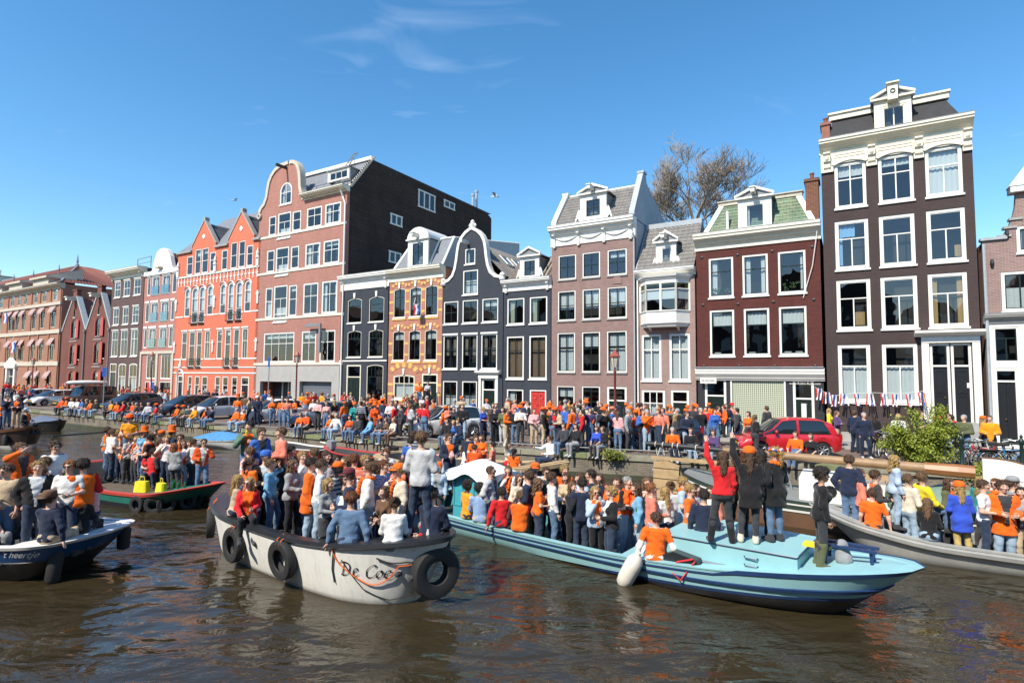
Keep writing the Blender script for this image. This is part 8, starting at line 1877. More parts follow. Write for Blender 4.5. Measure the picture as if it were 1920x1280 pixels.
S(BB,.0,[(753,799,'m',150,'stand','hold','hold',('long','striped grey'),JD,('short','brown'),dict(z=.45,st=1.82)),(760,817,'m',172,'stand','hold','down',('tee','blue'),JD,('short','dark'),dict(z=.3)),(836,800,'m',-70,'contra','hold','pocket',('long','pink'),JP,('short','light brown'),dict(z=.45,st=1.82)),(846,784,'m',30,'stand','hold','hold',('jacket','navy'),JD,('short','brown'),dict(z=.5,glasses=True)),(877,894,'m',120,'sit','hold','hold',('tee','amber'),('jeans','charcoal'),('curly','dark'),dict(z=.42,edge=-1,skin='dark')),(902,895,'m',172,'sit','knee','knee',('long','plaid blue'),('jeans','beige'),('curly','dark'),dict(z=.42,edge=-1,skin='tan')),(940,908,'m',-165,'sit','knee','prop',('long','red'),JD,('short','dark'),dict(z=.42,edge=-1,skin='tan')),(973,911,'m',178,'sit','knee','knee',('vest','orange'),('jeans','charcoal'),('short','light brown'),dict(z=.42,edge=-1,under='maroon',label='man in orange safety vest with grey bands sitting on the barge rail')),(926,873,'m',70,'stand','pocket','hold',('jacket','pale grey'),JD,('crew','brown'),dict(skin='tan',glasses=True)),(990,899,'m',-110,'stand','hold','hold',('jacket','navy'),('jeans','olive'),('full','brown'),dict()),(968,888,'f',20,'stand','hold','cup',('fit','cream'),JD,('long','light brown'),dict(glasses=True)),(992,880,'m',60,'stand','hold','down',('tee','black'),JD,('full','dark'),dict()),(1026,876,'m',10,'stand','hold','hold',('tee','charcoal'),JD,('short','brown'),dict(glasses=True)),(1010,903,'f',100,'stand','hold','hold',('tee','orange'),JD,('wavy','light brown'),dict()),(1040,886,'m',95,'stand','down','hold',('long','white'),J_,('full','brown'),dict(can='green')),(1073,917,'f',40,'contra','mouth','hold',('long','black'),BK,('long','light brown'),dict()),(1066,886,'f',-30,'stand','hold','hold',('fit','beige'),JD,('bob','brown'),dict()),(1088,896,'m',178,'stand','hold','hold',('jacket','navy'),JD,('short','dark'),dict()),(1093,886,'m',-60,'stand','hold','hold',('long','pale blue'),JD,('short','brown'),dict()),(1109,880,'m',-95,'stand','pocket','hold',('jacket','navy'),BKJ,('short','dark'),dict(st=1.84)),(1120,911,'f',10,'stand','mouth','hold',('jacket','pale blue'),BK,('long','blond'),dict(glasses=True,can='silver')),(1142,926,'f',-80,'stand','hold','hold',('jacket','black'),JD,('curly','blond'),dict(can='silver')),(1173,893,'m',45,'stand','hold','hold',('vest','deep orange'),JP,('crew','grey'),dict(under='black',can='green',scarf='deep orange',label='grey haired man wearing an orange feather boa on the barge')),(1196,905,'f',-85,'stand','cup','down',('jacket','sky blue'),JP,('wavy','brown'),dict(can='green')),(1226,904,'m',85,'stand','hold','hold',('long','coral'),JP,('short','ginger'),dict(can='silver')),(1226,941,'m',176,'sit','prop','prop',('tee','orange'),('jeans','white'),('short','brown'),dict(z=.44,edge=-1,under='white',label='man in orange T-shirt over white sleeves sitting on the barge rail')),(1262,903,'f',170,'stand','hold','hold',('coat','pale grey'),BK,('bun','light brown'),dict()),(1250,912,'f',-150,'stand','hold','hold',('fit','white'),JD,('long','blond'),dict()),(1296,907,'m',60,'stand','hold','cup',('tee','orange'),J_,('short','blond'),dict(can='green')),(1318,918,'m',165,'stand','down','down',('long','navy'),JD,('short','dark'),dict()),(1341,846,'f',172,'wide','down','raise',('long','red'),('slim','charcoal'),('long','brown'),dict(z=.99,st=1.68,feet=(1352,1016),boots=True,shoes='black')),(1381,846,'f',160,'contra','hold','hold',('jacket','brown'),BK,('wavy','auburn'),dict(z=.99,st=1.66,feet=(1388,1004))),(1410,831,'f',165,'contra','down','raise',('coat','black'),('slim','charcoal'),('long','brown'),dict(z=.99,st=1.74,feet=(1407,1018),shoes='cream',hat=('beanie','orange'))),(1449,827,'f',-160,'stand','hold','pocket',('coat','black'),('slim','denim'),('pony','blond'),dict(z=.99,st=1.76,feet=(1452,1014),scarf='orange',hat=('wreath','orange'))),(1424,850,'f',150,'stand','hold','down',('jacket','charcoal'),('slim','navy'),('long','dark'),dict(z=.99,st=1.64,feet=(1428,1000))),(1541,869,'f',75,'stand','down','down',('jacket','black'),('slim','charcoal'),('curly','dark'),dict(z=.74,st=1.72,feet=(1538,1062),boots=True,shoes='olive',skin='tan',inner='floral pink',label='woman in black blazer and tall boots standing alone on the barge foredeck')),],'on the light blue barge','people on the light blue barge')
S(AB,.10,[(1592,857,'m',125,'stand','pocket','pocket',('jacket','navy'),J_,('short','brown'),dict(z=.35,glasses=True,st=1.84)),(1615,889,'m',75,'stand','down','hold',('long','coral'),JD,('short','ginger'),dict()),(1645,883,'m',70,'stand','hold','hold',('vest','orange'),('jeans','grey'),('full','brown'),dict(under='charcoal',glasses=True,can='amber')),(1636,923,'m',150,'sit','prop','down',('tee','orange'),('jeans','charcoal'),('short','brown'),dict(z=.55,edge=-1,glasses=True,hy=35)),(1681,884,'f',115,'contra','down','hold',('jacket','green'),('slim','dark denim'),('long','brown'),dict(glasses=True)),(1676,853,'f',75,'stand','down','hold',('jacket','pale blue'),JP,('wavy','blond'),dict(z=.6,can='amber')),(1738,899,'m',85,'sit','knee','hold',('jacket','yellow'),J_,('full','light brown'),dict(z=.95)),(1740,938,'f',140,'sit','knee','knee',('long','black'),JP,('long','light brown'),dict(z=.52,edge=-1,glasses=True)),(1776,895,'f',25,'stand','hold','hold',('jacket','olive'),BKJ,('wavy','brown'),dict(glasses=True)),(1802,911,'f',165,'stand','hold','hold',('coat','royal blue'),('slim','gold'),('long','blond'),dict(hat=('beanie','orange'))),(1835,888,'f',95,'contra','hold','hold',('jacket','teal'),('slim','charcoal'),('long','blond'),dict()),(1878,904,'m',-20,'stand','hold','hold',('coat','orange'),JP,('full','brown'),dict()),(1893,895,'m',70,'stand','hold','hold',('jacket','grey'),JD,('short','brown'),dict(hat=('cap','grey'))),(1917,920,'f',-60,'stand','hold','hold',('jacket','charcoal'),('slim','beige'),('long','dark'),dict()),(1846,902,'m',40,'stand','hold','hold',('tee','white'),JD,('short','brown'),dict()),],'on the grey metal launch','people on the grey metal launch')
S(HB,.10,[(38,830,'m',80,'stand','brow','hold',('coat','orange'),BKJ,('short','light brown'),dict(z=.72)),(103,828,'m',60,'stand','down','hold',('long','white'),JD,('full','brown'),dict(z=.72,glasses=True,can='green')),(62,868,'m',40,'stand','pocket','hold',('jacket','black'),JD,('short','blond'),dict(z=.5)),(70,876,'f',150,'contra','down','hold',('long','navy'),J_,('long','brown'),dict(z=.36)),(133,876,'m',15,'stand','hold','hold',('tee','white'),JD,('short','ginger'),dict(z=.5,glasses=True)),(147,896,'m',-60,'sit','hold','hold',('long','coral'),JD,('full','brown'),dict(z=.85)),(212,862,'m',-140,'stand','hold','hold',('vest','orange'),J_,('full','dark'),dict(z=.45,under='red',st=1.85,label='man in orange vest with red sleeves standing at the bow of the blue sided sloop')),(123,921,'m',176,'sit','prop','knee',('long','navy'),('jeans','beige'),('short','brown'),dict(z=.8,edge=-1,hat=('brim','brown'))),(166,937,'f',-176,'sit','knee','knee',('jacket','black'),BK,('bob','blond'),dict(z=.82,hat=('wreath','white'))),(180,880,'f',-30,'stand','reach','hold',('fit','pink'),JD,('bob','light brown'),dict(glasses=True)),(116,904,'f',100,'sit','hold','hold',('long','white'),JD,('bob','light brown'),dict(z=.75)),(8,912,'f',70,'sit','hold','knee',('tee','orange'),BK,('long','auburn'),dict(z=.7)),(26,925,'f',120,'sit','knee','hold',('jacket','charcoal'),JD,('long','brown'),dict(z=.7)),(4,955,'m',90,'sit','knee','knee',('tee','deep orange'),('jeans','grey'),('short','brown'),dict(z=.75,edge=-1)),],'on the blue sided sloop','people on the blue sided sloop')
S(GB,.12,[(191,790,'f',60,'stand','hold','down',('long','grey'),JD,('long','light brown'),dict(z=.35)),(197,799,'m',120,'stand','down','hold',('tee','orange'),J_,('short','brown'),dict(z=.3)),(208,804,'m',150,'stand','down','hold',('tee','white'),JD,('short','light brown'),dict(z=.25)),(216,790,'f',30,'stand','hold','down',('fit','black'),JD,('wavy','brown'),dict(z=.3)),(218,806,'m',165,'stand','hold','down',('tee','amber'),JD,('short','blond'),dict(z=.2)),(226,814,'f',140,'stand','down','down',('jacket','pale grey'),('slim','denim'),('long','brown'),dict()),(234,812,'f',150,'stand','down','hold',('tee','orange'),BK,('wavy','auburn'),dict()),(248,812,'f',170,'stand','hold','down',('jacket','black'),BK,('long','blond'),dict(glasses=True)),(245,778,'m',15,'stand','hold','hold',('tee','amber'),J_,('short','brown'),dict(z=.75,hat=('brim','orange'),glasses=True)),(262,808,'m',165,'stand','hold','down',('tee','white'),('jeans','beige'),('short','brown'),dict()),(275,809,'m',176,'stand','hold','hold',('jacket','deep orange'),('jeans','black'),('crew','brown'),dict(mark=('HOLLAND',.085,'white'),label='man in orange jacket lettered HOLLAND with his back turned on the green boat')),(273,793,'f',20,'stand','hold','down',('tee','sky blue'),JD,('wavy','light brown'),dict(z=.4,hat=('topper','orange'))),(284,797,'f',60,'stand','hold','down',('fit','white'),JD,('long','light brown'),dict(z=.3)),(292,798,'m',-60,'stand','hold','down',('long','charcoal'),JD,('short','dark'),dict(z=.3)),(303,800,'m',170,'stand','down','hold',('long','pale blue'),JD,('short','light brown'),dict(z=.25,hat=('cap','orange'))),(313,801,'f',-40,'stand','hold','down',('fit','lilac'),JD,('bob','brown'),dict(z=.25)),(325,795,'m',140,'stand','pocket','hold',('jacket','navy'),JD,('short','brown'),dict(z=.35,hat=('topper','orange'))),(337,803,'m',20,'stand','hold','hold',('tee','orange'),JD,('short','brown'),dict(z=.2,glasses=True)),(333,830,'f',172,'stand','down','hold',('jacket','grey'),BKJ,('bob','ginger'),dict(st=1.66)),(302,828,'f',30,'sit','hold','hold',('tee','red'),JD,('long','dark'),dict()),(350,823,'m',-40,'stand','hold','down',('tee','orange'),('jeans','maroon'),('short','light brown'),dict(st=1.68)),(365,808,'f',165,'stand','hold','hold',('long','pale grey'),JD,('short','brown'),dict(z=.2)),(379,816,'m',40,'contra','hold','mouth',('jacket','deep orange'),J_,('crew','brown'),dict(skin='tan',can='green',glasses=True)),(305,838,'m',150,'sit','hold','hold',('vest','red'),BK,('short','dark'),dict(under='charcoal')),],'on the green boat','people on the green boat')
S(TB,.08,[(862,838,'f',100,'sit','hold','knee',('long','white'),JD,('long','brown'),dict(z=.5)),(890,835,'m',170,'sit','knee','knee',('long','deep orange'),JD,('short','brown'),dict(z=.55,edge=-1)),(917,829,'m',-100,'sit','hold','hold',('tee','coral'),JD,('short','dark'),dict(z=.6)),(952,829,'f',60,'sit','raise','hold',('fit','cream'),('jeans','red'),('bob','brown'),dict(z=.6)),(968,847,'f',160,'sit','hold','hold',('tee','orange'),JD,('pony','dark'),dict(z=.55,edge=-1)),(1028,822,'m',-70,'sit','reach','hold',('long','white'),JD,('short','brown'),dict(z=.95,glasses=True)),(880,822,'m',20,'sit','hold','hold',('tee','orange'),JD,('short','light brown'),dict(z=.8)),(905,815,'f',-30,'sit','hold','hold',('tee','orange'),JD,('wavy','brown'),dict(z=.9)),(872,812,'m',150,'sit','hold','hold',('jacket','navy'),JD,('short','dark'),dict(z=.9)),],'in the tan edged sloop','people in the tan edged sloop')
S(BR,.9,[(12,748,'m',60,'stand','phone','phone',('jacket','navy'),J_,('short','brown'),dict(z=1.0)),(30,747,'m',20,'stand','fold','fold',('jacket','navy'),('jeans','beige'),('short','grey'),dict(z=1.0)),(44,766,'m',100,'sit','hold','hold',('jacket','black'),BKJ,('short','grey'),dict(z=1.2,hat=('cap','pale blue'))),(0,760,'f',100,'stand','hold','hold',('tee','orange'),JD,('long','brown'),dict(z=.7)),],'on the brown sloop','people on the brown sloop')
XR=random.Random(21);XP=['orange','orange','deep orange','red','coral','navy','black','orange','amber','white','white','pale grey','pale blue','coral','beige','sky blue','cream','striped grey','plaid blue','striped pink','floral pink']
def fill(b,floor,spots,place,group):
 for u,v in spots:
  sex=XR.choice('mf');ar=XR.choice([('hold','hold'),('hold','down'),('cup','down'),('mouth','down')])
  S(b,floor,[(u,v,sex,XR.uniform(-120,120),'stand',ar[0],ar[1],(XR.choice(['tee','jacket','long']),XR.choice(XP)),XR.choice([J_,JD,BKJ,JP]),(XR.choice(['short','full','crew'])if sex=='m' else XR.choice(['long','wavy','bob','pony']),XR.choice(['brown','light brown','dark','blond','auburn'])),dict(glasses=XR.random()<.3,scarf='orange' if XR.random()<.2 else None,hat=('cap','orange')if XR.random()<.1 else None))],place,group)
fill(WB,.5,[(566,846),(590,838),(640,868),(686,868),(716,862),(742,872),(775,880),(530,848),(735,838),(810,868),(690,838),(470,838)],'on the white sloop','people on the white sloop')
fill(BB,.0,[(955,874),(1056,872),(1150,894),(1210,892),(1276,892),(1310,895),(1000,870),(1128,888),(780,860),(800,850),(715,868),(820,872),(1330,900)],'on the light blue barge','people on the light blue barge')
fill(GB,.15,[(203,785),(230,790),(255,796),(268,788),(296,788),(315,790),(345,800),(357,812),(280,815),(240,800),(225,800)],'on the green boat','people on the green boat')
fill(HB,.4,[(18,870),(85,858)],'on the blue sided sloop','people on the blue sided sloop')
fill(AB,.1,[(1705,890),(1862,892)],'on the grey metal launch','people on the grey metal launch')
# ------------------------------------------------------------------ the crowd on the quay: smaller in view, one mesh each
def crowd_mesh(sex,legs,aR,aL,style,hs):
 key=('c',sex,legs,aR,aL,style,hs)
 if key in CACHE:return CACHE[key]
 J=joints(sex,legs,aR,aL);z=J['dz'];g={'tee':.012,'jacket':.03,'coat':.032}[style];G=lambda ps,r,e:[((*p[:2],p[2]+e,p[3]+e,*(p[4:]or(1.,))),r)for p in ps]
 T=P_torso(J,sex);pr=G(T[:2]+T[4:],1,g)+G(T[2:4],2 if style!='coat' else 1,.015)+G(P_neck(J,sex),0,0)
 if style!='tee':pr+=G([((0,0,1.15+z),(0,.012,.9+z if style=='jacket' else .7+z),.13,.155,.75)]if z==0 else[],1,g*.6)
 for s_ in 'RL':
  a=P_arm(J,s_,sex);pr+=G(a[:1],1,g)+G(a[1:],1 if style!='tee' else 0,g if style!='tee' else 0)+G(P_leg(J,s_,sex),2,.014)+G(P_foot(J,s_),3,.01)
  E,W=np.array(J['E'+s_]),np.array(J['W'+s_]);d=(W-E)/np.linalg.norm(W-E);pr+=G([(tuple(W+d*.03),tuple(W+d*.12),.034,.024)],0,0)
 hz=1.645+z;H=lambda ps,r:[((tuple(np.array(p[0])+[0,-.012,hz]),tuple(np.array(p[1])+[0,-.012,hz]),p[2],p[3],1.),r)for p in ps]
 pr+=H([((0,-.015,.02),(0,-.035,-.06),.075,.048),((0,-.09,.01),(0,-.105,-.02),.012,.016)],0)+H([((0,.03,.05),(0,.012,.05),.094,.094),((0,.06,.0),(0,.06,-.04),.075,.06)],4)
 if hs=='long':pr+=H([((0,.075,.0),(0,.10,-.24),.07,.05)],4)
 V,Q=grow([p for p,r in pr],.036,.022);C=V[Q].mean(1).T
 D_=np.stack([cone_d(C,*p)for p,r in pr]);reg=np.array([r for p,r in pr]);mi=reg[D_.argmin(0)]
 c2=C[2]-hz;face=(mi==4)&(C[1]<-.06)&(c2<.065);mi[face]=0
 me=np_mesh('person',V,Q,[SK['light']]*5,mi);CACHE[key]=me;CACHE[('arr',me.name)]=(V,Q,mi);return me
def crowd(p,yaw,sex,legs,aR,aL,top,bot,hc,hat=None,st=1.74,skin='light',hs='short',place='',group='people standing on the quay',extra=None):
 o=link('person',crowd_mesh(sex,legs,aR,aL,top[0],hs));k=st/1.77;o.location=p;o.rotation_euler=(0,0,R(yaw));o.scale=(k*rng.uniform(.95,1.08),k*rng.uniform(.97,1.06),k)
 slots(o,[SK[skin],cloth(top[1]),cloth(bot),cloth(rng.choice(['black','brown','charcoal','pale grey'])),haircol(hc)])
 if hat:
  c=link('hat',hat_mesh(hat[0]),o);slots(c,[cloth(hat[1])]*3);c.location=(0,-.012,1.65+(-.42 if legs in('sit','dangle')else 0))
 ex=([f"{hat[1]} hat"]if hat else[])+[ARMW[a]for a in(aR,aL)if a in ARMW][:1]+(['seated']if legs in('sit','dangle')else[])
 place_label(o,f"person in {top[1]} {TOPW[top[0]]}"+(f" and {bot} trousers" if legs not in('sit','dangle')else ''),place,ex,p,group);return o
PL=[(0,'before the tan brick building'),(113,'before the red shuttered warehouses'),(206,'before the dark three bay house'),(268,'before the white gabled brick house'),(327,'before the orange red house'),(480,'before the tall brick warehouse'),(640,'before the narrow black house'),(729,'before the yellow banded house'),(829,'before the black bell gable house'),(944,'before the house with red door'),(1034,'before the mauve brown house'),(1193,'before the house with oriel'),(1306,'before the lattice shuttered shop'),(1545,'before the tall dark house'),(1845,'at the right end of the row')]
def place_of(u):return[n for x,n in PL if x<=max(u,0)][-1]
def quay_pos(u,v,st):
 zt=STREET+st;q=on_z(u,v,zt);q.z=0;c=q.dot(Nn);return q,c
def quay_person(u,v,yaw,top,bot,hc,sex='m',aR='down',aL='down',legs='stand',hat=None,st=None,hs=None,c=None,z=STREET,skin='light'):
 st=st or(1.77 if sex=='m' else 1.67);zt=z+st;q=on_z(u,v,zt);cc=q.dot(Nn);c=c if c is not None else min(max(cc,qc(u,1.0)),FAC-.7)
 r=ray(u,v);r.z=0;p=r*(c/r.dot(Nn));p.z=z
 return crowd(p,yaw,sex,legs,aR,aL,top,bot,hc,hat,st,skin,hs or('long' if sex=='f' else 'short'),place_of(u))
def quay_sit(u,top,bot,hc,sex='m',yaw=None,hat=None,arms=('knee','knee'),dz=0.,hs=None):
 r=ray(u,830);r.z=0;c=qc(u,.16);p=r*(c/r.dot(Nn));p.z=1.17-.40+dz
 return crowd(p,-31+rng.uniform(-25,25)if yaw is None else yaw,sex,'dangle',arms[0],arms[1],top,bot,hc,hat,1.74 if sex=='m' else 1.66,'light',hs or('long' if sex=='f' else 'short'),'on the quay edge '+place_of(u),'people sitting on the quay edge')
def zg(x,y):return 840+x/4.174,730+y/4.174
def zh(x,y):return 1200+x/4.364,730+y/4.364
def zf_(x,y):return 380+x/4,720+y/4
Jk=lambda c:('jacket',c);Te=lambda c:('tee',c);Co=lambda c:('coat',c);OH=('cap','orange');OB=('brim','orange');OT=('topper','orange')
for(xy,yaw,top,bot,hc,sex,aR,aL,hat)in((zg(45,150),20,Jk('charcoal'),'dark denim','dark','f','down','hold',None),(zg(115,150),-10,Jk('black'),'pale denim','brown','m','hold','hold',None),(zg(275,135),60,Te('royal blue'),'navy','blond','f','hold','down',None),(zg(355,108),-20,Jk('brown'),'denim','light brown','m','pocket','hold',None),(zg(365,160),15,Jk('black'),'black','dark','f','hold','hold',None),(zg(430,145),-30,Jk('olive'),'pale grey','brown','f','hold','down',None),(zg(525,150),0,Jk('black'),'denim','dark','f','down','down',None),(zg(567,170),10,Te('white'),'charcoal','brown','m','fold','fold',OB),(zg(632,95),-90,Te('black'),'charcoal','brown','m','down','hold',None),(zg(675,155),10,Jk('pink'),'beige','brown','f','hold','hold',None),(zg(745,130),30,Jk('charcoal'),'black','brown','f','hold','down',None),(zg(797,125),0,Te('orange'),'charcoal','brown','m','hold','down',OT),(zg(822,160),120,Jk('red'),'denim','grey','f','down','down',None),(zg(850,192),160,Jk('black'),'charcoal','brown','f','hold','down',None),(zg(912,125),-60,Jk('blue'),'charcoal','grey','m','down','hold',None),(zg(970,145),5,Jk('blue'),'denim','brown','m','hold','hold',None),(zg(1002,95),40,Jk('beige'),'brown','auburn','f','down','down',None),(zg(1060,115),0,Te('cream'),'beige','light brown','m','hold','down',None),(zg(1085,92),-20,Te('royal blue'),'navy','dark','m','down','hold',OT),(zg(1110,140),10,Te('purple'),'denim','dark','m','pocket','down',None),(zg(1218,168),0,Jk('black'),'charcoal','dark','m','phone','phone',OB),(zg(1240,122),-15,Jk('brown'),'denim','brown','f','hold','down',OB),(zg(1285,140),70,Jk('blue'),'charcoal','light brown','m','hold','down',('cap','coral')),(zg(1330,200),150,Jk('pink'),'denim','brown','f','down','hold',None),(zg(1410,155),60,Jk('grey'),'charcoal','grey','m','down','down',None),(zg(1555,155),20,Jk('orange'),'pale denim','grey','m','phone','hold',None),(zg(1640,145),-30,Te('white'),'coral','blond','f','phone','down',None),(zh(305,155),-80,Jk('black'),'grey','grey','m','reach','down',None),(zh(378,165),0,Jk('black'),'black','brown','f','hold','hold',OB),(zh(460,127),10,Jk('charcoal'),'navy','brown','m','hold','down',OH),(zh(495,150),15,Jk('black'),'pale denim','grey','m','pocket','pocket',None),(zh(540,140),-40,Te('red'),'denim','dark','m','hold','down',None),(zh(610,160),10,Jk('blue'),'denim','brown','f','down','hold',None),(zh(640,135),40,Te('orange'),'denim','brown','f','hold','down',None),(zh(702,118),-15,Jk('navy'),'denim','dark','m','mouth','pocket',None),(zh(752,115),0,Te('coral'),'navy','brown','m','hold','down',('cap','red')),(zh(790,150),-110,Jk('charcoal'),'dark denim','dark','m','cup','down',None),(zh(885,180),-60,Te('orange'),'charcoal','dark','f','down','hold',None),(zh(940,205),100,Jk('black'),'charcoal','light brown','f','hold','down',None),(zh(1035,135),-150,Jk('charcoal'),'black','brown','m','down','down',None),(zh(1610,135),40,Co('purple'),'beige','light brown','f','fold','fold',None),(zh(1757,130),120,Jk('navy'),'navy','brown','m','down','down',None),(zh(1830,150),-10,Jk('navy'),'navy','grey','m','pocket','down',None),(zh(1915,160),150,Co('black'),'black','dark','f','down','hold',None),(zh(1545,70),60,Co('yellow'),'olive','blond','f','down','down',None),(zf_(780,80),15,Te('orange'),'denim','brown','m','hip','down',None),(zf_(830,110),0,Te('white'),'denim','light brown','f','hold','down',None),(zf_(865,135),-10,('tee','pink'),'charcoal','brown','m','fold','fold',None),(zf_(930,135),5,Te('striped pink'),'denim','brown','f','down','down',None),(zf_(918,98),0,Jk('navy'),'denim','dark','m','down','hold',None),(zf_(1090,95),20,Jk('black'),'navy','brown','m','pocket','down',None),(zf_(1140,150),0,Co('teal'),'black','auburn','f','hold','down',OH),(zf_(1190,152),170,Te('striped grey'),'black','dark','m','down','hold',None),(zf_(1237,125),-20,Jk('black'),'charcoal','brown','m','hold','down',None),(zf_(1295,150),30,Co('deep orange'),'denim','auburn','f','down','hold',OT),(zf_(1350,115),140,Jk('navy'),'denim','brown','m','down','hold',OB),(zf_(1415,125),20,Te('white'),'denim','dark','m','hold','down',None),(zf_(1455,122),-30,Te('pale blue'),'charcoal','dark','m','hold','hold',None),(zf_(1488,155),-60,Jk('charcoal'),'black','brown','f','hold','down',None),(zf_(1525,125),10,Te('black'),'dark denim','dark','m','hold','down',None),(zf_(1570,80),-10,Te('orange'),'denim','brown','m','cup','down',None),(zf_(1645,90),0,Te('white'),'pink','dark','f','hold','down',None),(zf_(1665,160),160,Te('red'),'denim','dark','m','down','down',None),(zf_(410,90),0,Jk('navy'),'navy','brown','m','hold','down',('cap','white')),(zf_(440,88),20,Jk('black'),'charcoal','auburn','f','down','hold',None),(zf_(505,70),-20,Te('white'),'denim','dark','m','hold','down',None),(zf_(527,105),30,Te('orange'),'denim','brown','f','hold','down',None),(zf_(600,105),0,Te('orange'),'denim','brown','m','down','hold',None),(zf_(635,110),10,Te('coral'),'denim','brown','m','hold','down',None),(zf_(690,108),-30,Te('orange'),'black','light brown','f','down','hold',None),(zf_(265,112),0,Te('orange'),'denim','brown','m','hold','down',OT),(zf_(320,78),170,Jk('brown'),'denim','dark','m','down','down',None)):
 quay_person(xy[0],xy[1]+(9 if xy[0]>1540 else 0),yaw,top,bot,hc,sex,aR,aL,rng.choice(['stand','contra','stand']),hat)
ST=YELLOW.root
for u,v,c_,z_ in((786,730,FAC-1.0,STREET+.85),(802,729,FAC-.75,STREET+1.0)):quay_person(u,v,10,Te('orange')if u<800 else Te('pale grey'),'denim' if u<800 else 'black','brown','m' if u<800 else 'f','hold','down','stand',OH if u<800 else None,None,None,c_,z_)
for(u,top,bot,hc,sex,hat,arms)in((1057,Jk('charcoal'),'denim','brown','m',None,('knee','knee')),(1080,Jk('black'),'grey','dark','m',None,('knee','mouth')),(1119,Te('royal blue'),'charcoal','brown','f',None,('knee','knee')),(1130,Jk('black'),'grey','light brown','f',None,('knee','hold')),(1261,Te('orange'),'navy','grey','m',None,('knee','knee')),(1295,Te('black'),'pale denim','brown','m',None,('knee','knee')),(1338,Jk('purple'),'pale denim','brown','f',None,('knee','knee')),(1492,Te('orange'),'denim','brown','m',None,('knee','knee')),(1520,Te('black'),'black','brown','f',None,('prop','knee')),(562,Te('orange'),'denim','brown','f',None,('knee','knee')),(573,Te('deep orange'),'charcoal','grey','m',None,('knee','knee')),(618,Te('orange'),'denim','auburn','f',None,('knee','hold')),(629,Te('white'),'pale denim','grey','m',None,('knee','prop')),(655,Te('deep orange'),'denim','dark','f',None,('knee','hold')),(670,Jk('charcoal'),'denim','dark','m',None,('knee','knee')),(694,Jk('sky blue'),'denim','brown','f',None,('knee','knee')),(712,Te('charcoal'),'denim','brown','f',OH,('knee','hold')),(723,Te('brown'),'denim','light brown','f',None,('knee','hold')),(737,Te('cream'),'brown','blond','f',None,('knee','knee')),(385,Te('orange'),'denim','brown','f',None,('knee','knee')),(395,Jk('navy'),'denim','dark','m',None,('phone','phone'))):
 quay_sit(u,top,bot,hc,sex,None,hat,arms)
HEAP=dict(v=[],q=[],m=[],mats=[],n=0)
def heap(p,yaw,sex,legs,aR,aL,top,bot,hc,hat,st):
 me=crowd_mesh(sex,legs,aR,aL,top[0],'long' if sex=='f' else 'short');V,Q,mi=CACHE[('arr',me.name)];k=st/1.77;c,s=math.cos(R(yaw)),math.sin(R(yaw));ms=[SK['light'],cloth(top[1]),cloth(bot),cloth('charcoal'),haircol(hc)]
 def put(V,Q,ids):
  HEAP['v'].append((V*[k*rng.uniform(.94,1.1),k,k])@np.array([[c,s,0],[-s,c,0],[0,0,1]])+np.array(p));HEAP['q'].append(Q+HEAP['n']);HEAP['m'].append(np.array(ids));HEAP['n']+=len(V)
 def gid(m):
  if m not in HEAP['mats']:HEAP['mats'].append(m)
  return HEAP['mats'].index(m)
 lut=np.array([gid(m)for m in ms]);put(V,Q,lut[mi])
 if hat:
  hm=hat_mesh(hat[0]);hv=np.array([v.co[:]for v in hm.vertices])+[0,-.012,1.65];hq=quads_of([tuple(f.vertices)for f in hm.polygons]);put(hv,hq,[gid(cloth(hat[1]))]*len(hq))
PAL=['orange','orange','orange','deep orange','red','coral','navy','black','charcoal','white','pale grey','blue','amber','beige','olive','black','navy']
def some(u,v=None,c=None):
 sex=rng.choice('mf');a=rng.choice([('hold','down'),('down','down'),('hold','hold'),('pocket','down'),('cup','down'),('fold','fold')]);t=rng.choice([Te,Jk,Jk])
 st=rng.uniform(1.68,1.86)if sex=='m' else rng.uniform(1.58,1.74)
 if rng.random()<.05:st=1.25
 r=ray(u,745);r.z=0;c=max(c if c is not None else 28,qc(u,1.));p=r*(c/r.dot(Nn));p.z=STREET
 heap(p,rng.uniform(-150,150),sex,rng.choice(['stand','contra']),a[0],a[1],t(rng.choice(PAL)),rng.choice(['denim','dark denim','charcoal','black','beige','pale denim','navy']),rng.choice(['brown','dark','light brown','blond','grey','auburn']),rng.choice([None]*12+[OH,OH,OB]),st)
for k in range(52):some(rng.uniform(0,335),c=rng.uniform(26.5,FAC-.8))
for k in range(8):some(rng.uniform(0,60),c=rng.uniform(21.5,24.5))
for k in range(36):some(rng.uniform(335,660),c=rng.uniform(26.5,FAC-.9))
for k in range(32):some(rng.uniform(640,960),c=rng.uniform(26,FAC-1))
for k in range(38):some(rng.uniform(960,1400),c=rng.uniform(25.8,FAC-1))
for k in range(12):some(rng.uniform(440,900),c=rng.uniform(20.9,22.2))
for k in range(10):some(rng.uniform(930,1140),c=rng.uniform(21,23))
for k in range(9):some(rng.uniform(1660,1915),c=rng.uniform(26.5,29))
for k in range(8):some(rng.uniform(1160,1310),c=rng.uniform(22.8,23.3))
for u in(112,120,130,141,150,158,166,176,205,216,228,238,246,252,262,275,290,300,330,341,352,363,442,455,838,850,858):
 quay_sit(u,rng.choice([Te,Jk])(rng.choice(PAL)),rng.choice(['denim','charcoal','pale denim','black']),rng.choice(['brown','dark','blond','grey']),rng.choice('mf'),None,rng.choice([None]*5+[OH,OB]),rng.choice([('knee','knee'),('knee','hold'),('hold','knee')]))
o=link('crowd',np_mesh('crowd',np.concatenate(HEAP['v']),np.concatenate(HEAP['q']),HEAP['mats'],np.concatenate(HEAP['m'])));kind(tag(o,'dense crowd of people in orange and dark clothes filling the street','crowd'),'stuff')
